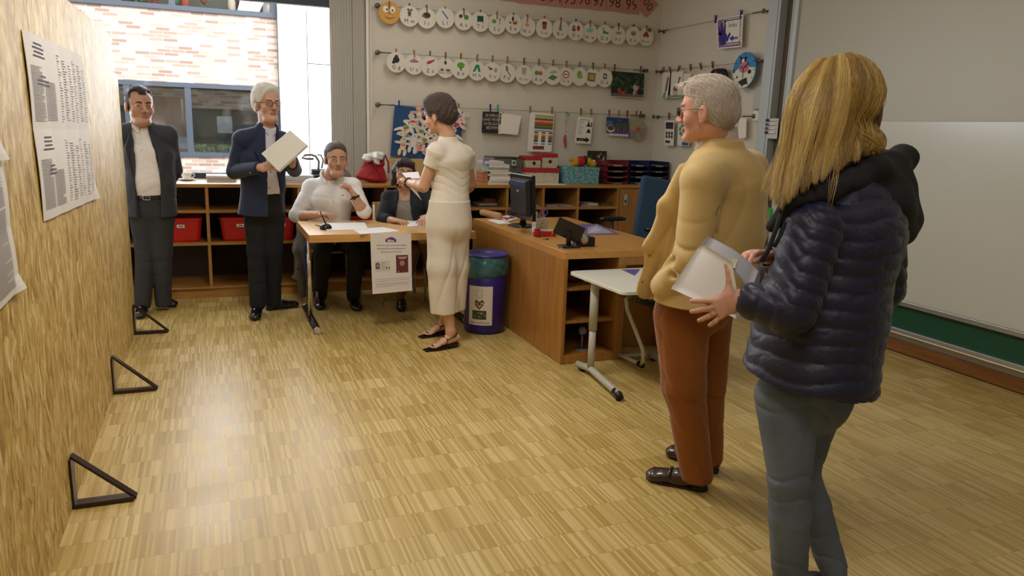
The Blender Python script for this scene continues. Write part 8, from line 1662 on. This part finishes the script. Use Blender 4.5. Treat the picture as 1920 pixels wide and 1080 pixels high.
    for i in range(N):
        far = i > N*.88; u = min(max(rr.random(), 0), 1); NL = 22; lc = (int(u*NL)+.5)/NL+.012*sin(int(u*NL)*2.4); ph = int(u*NL)*2.4; dep = rr.random()
        jr, jf, jz = rr.gauss(0, .0035), rr.uniform(-.003, .006)*(-1 if far else 1), rr.gauss(0, .003)
        t1 = rr.uniform(.86, 1.04) if rr.random() < .8 else rr.uniform(.45, .85); t0 = rr.uniform(0, .05) if rr.random() < .6 else rr.uniform(0, .45); pts = []; n = 9; wv = rr.uniform(0, 6.28)
        for k in range(n):
            t = t0+(t1-t0)*k/(n-1); ut = lc+(u-lc)*(1-.62*t*t); p = Tp(min(max(ut, 0), 1), far, .0); q = cat(p, min(t, 1.0))
            if t > 1: q = q+(p[3]-p[2])*.33*(t-1)*3
            lx, ly, lz = h.loc(q); ly += .012; lz -= .045; m_ = math.sqrt((lx/.104)**2+(ly/.127)**2+(lz/.117)**2)
            if m_ < 1+dep*.05 and lz > -.06: g_ = (1+dep*.05)/max(m_, .2); q = h.p(lx*g_, ly*g_-.012, lz*g_+.045)
            pts.append(q+(RH*jr-FH*jf+ZZ*jz)*(.3+.8*t)+RH*(.007*sin(4.5*t+ph)+.0015*sin(14*t+wv))*t+FH*.006*sin(4*t+ph*1.7)*t)
        if any(ly_ > .035 and abs(lx_) < .058 and -.14 < lz_ < .055 for lx_, ly_, lz_ in (h.loc(q_) for q_ in pts)): continue
        rad = rr.uniform(.0005, .0011); lcol = sin(ph*3.1)*.5+.5; x_ = lcol*.45+rr.random()*.55+(.5-u)*.45
        c_ = 4 if x_ > .95 else 2 if x_ > .72 else 0 if x_ > .5 else 1 if x_ > .3 else 3 if x_ > .12 else 5; bs[c_].tube(pts, [rad*.7]+[rad]*(n-3)+[rad*.6, rad*.2], 3, False)
    # a few long loose strands over the hood
    for k in range(9): x0 = 1575+rr.uniform(-10, 10); x1 = rr.uniform(-9, 9); b = bs[rr.choice((0, 2, 4))]; b.tube([J(x0, 262, D-.12), J(x0-6+x1*.4, 300, D-.135), J(1562+x1, 345, D-.158), J(1556+x1*.5, 372+rr.uniform(0, 22), D-.180)], [.0001, .0005, .0005, .0001], 4, False)
    for k in range(14): b = bs[rr.choice((0, 1, 3))]; u0 = rr.uniform(0, 34); v0 = rr.gauss(0, 5); b.tube([J(1600+u0, rr.uniform(195, 235), D-.10), J(1614+u0*.8, 252+v0, D-.112), J(1642+u0*.3, 268+v0, D-.125), J(1664+rr.uniform(-14, 4), 272+v0, D-.115)], [.0002, .0008, .0007, .0001], 4, False)
    for b in bs: b.build('hair_strands', parent=r)
    # papers she holds
    def sheetg(name, c4, lab, bulge, n_=8, col='E6E2E4'):
        q = [J(*k) for k in c4]; nrm = unit(np.cross(q[1]-q[0], q[3]-q[0])); nrm = nrm if nrm@FH < 0 else -nrm; vs = []
        for s_ in (0, -.0015):
            for i in range(n_+1):
                for j in range(n_+1): u, v = i/n_, j/n_; vs.append((q[0]*(1-u)+q[1]*u)*(1-v)+(q[3]*(1-u)+q[2]*u)*v+nrm*(bulge(u, v)+s_))
        k = (n_+1)**2; fs = []
        for i in range(n_):
            for j in range(n_): a = i*(n_+1)+j; t = (a, a+n_+1, a+n_+2, a+1); fs += [t, tuple(k+x for x in t[::-1])]
        bnd = [i*(n_+1) for i in range(n_+1)]+[n_*(n_+1)+j for j in range(1, n_+1)]+[i*(n_+1)+n_ for i in range(n_-1, -1, -1)]+[j for j in range(n_-1, 0, -1)]
        fs += [(bnd[i], bnd[(i+1) % len(bnd)], k+bnd[(i+1) % len(bnd)], k+bnd[i]) for i in range(len(bnd))]
        b = MB().use(P(col)); b.sm = True; b.add(vs, fs); tag(b.build(name, loc=tuple(q[0])), lab, 'paper')
    sheetg('envelope', [(1258, 541, 2.17), (1392, 603, 2.10), (1372, 494, 2.14), (1314, 456, 2.19)], 'large folded white ballot paper held in front by the blonde woman', lambda u, v: .012*sin(pi*u)+.02*v*u*u)
    sheetg('envelope', [(1314, 460, 2.21), (1408, 545, 2.20), (1422, 508, 2.24), (1328, 443, 2.25)], 'grey shaded white paper behind the folded one in the blonde womans hands', lambda u, v: .014*sin(pi*u), col='C9C6CC')  # shade on this rear sheet is put into its greyer colour
    sheetg('envelope', [(1358, 496, 2.19), (1378, 503, 2.18), (1384, 484, 2.22), (1366, 480, 2.22)], 'small beige card between thumb and fingers of the blonde woman', lambda u, v: 0, col='B8B09A')
woman_g()
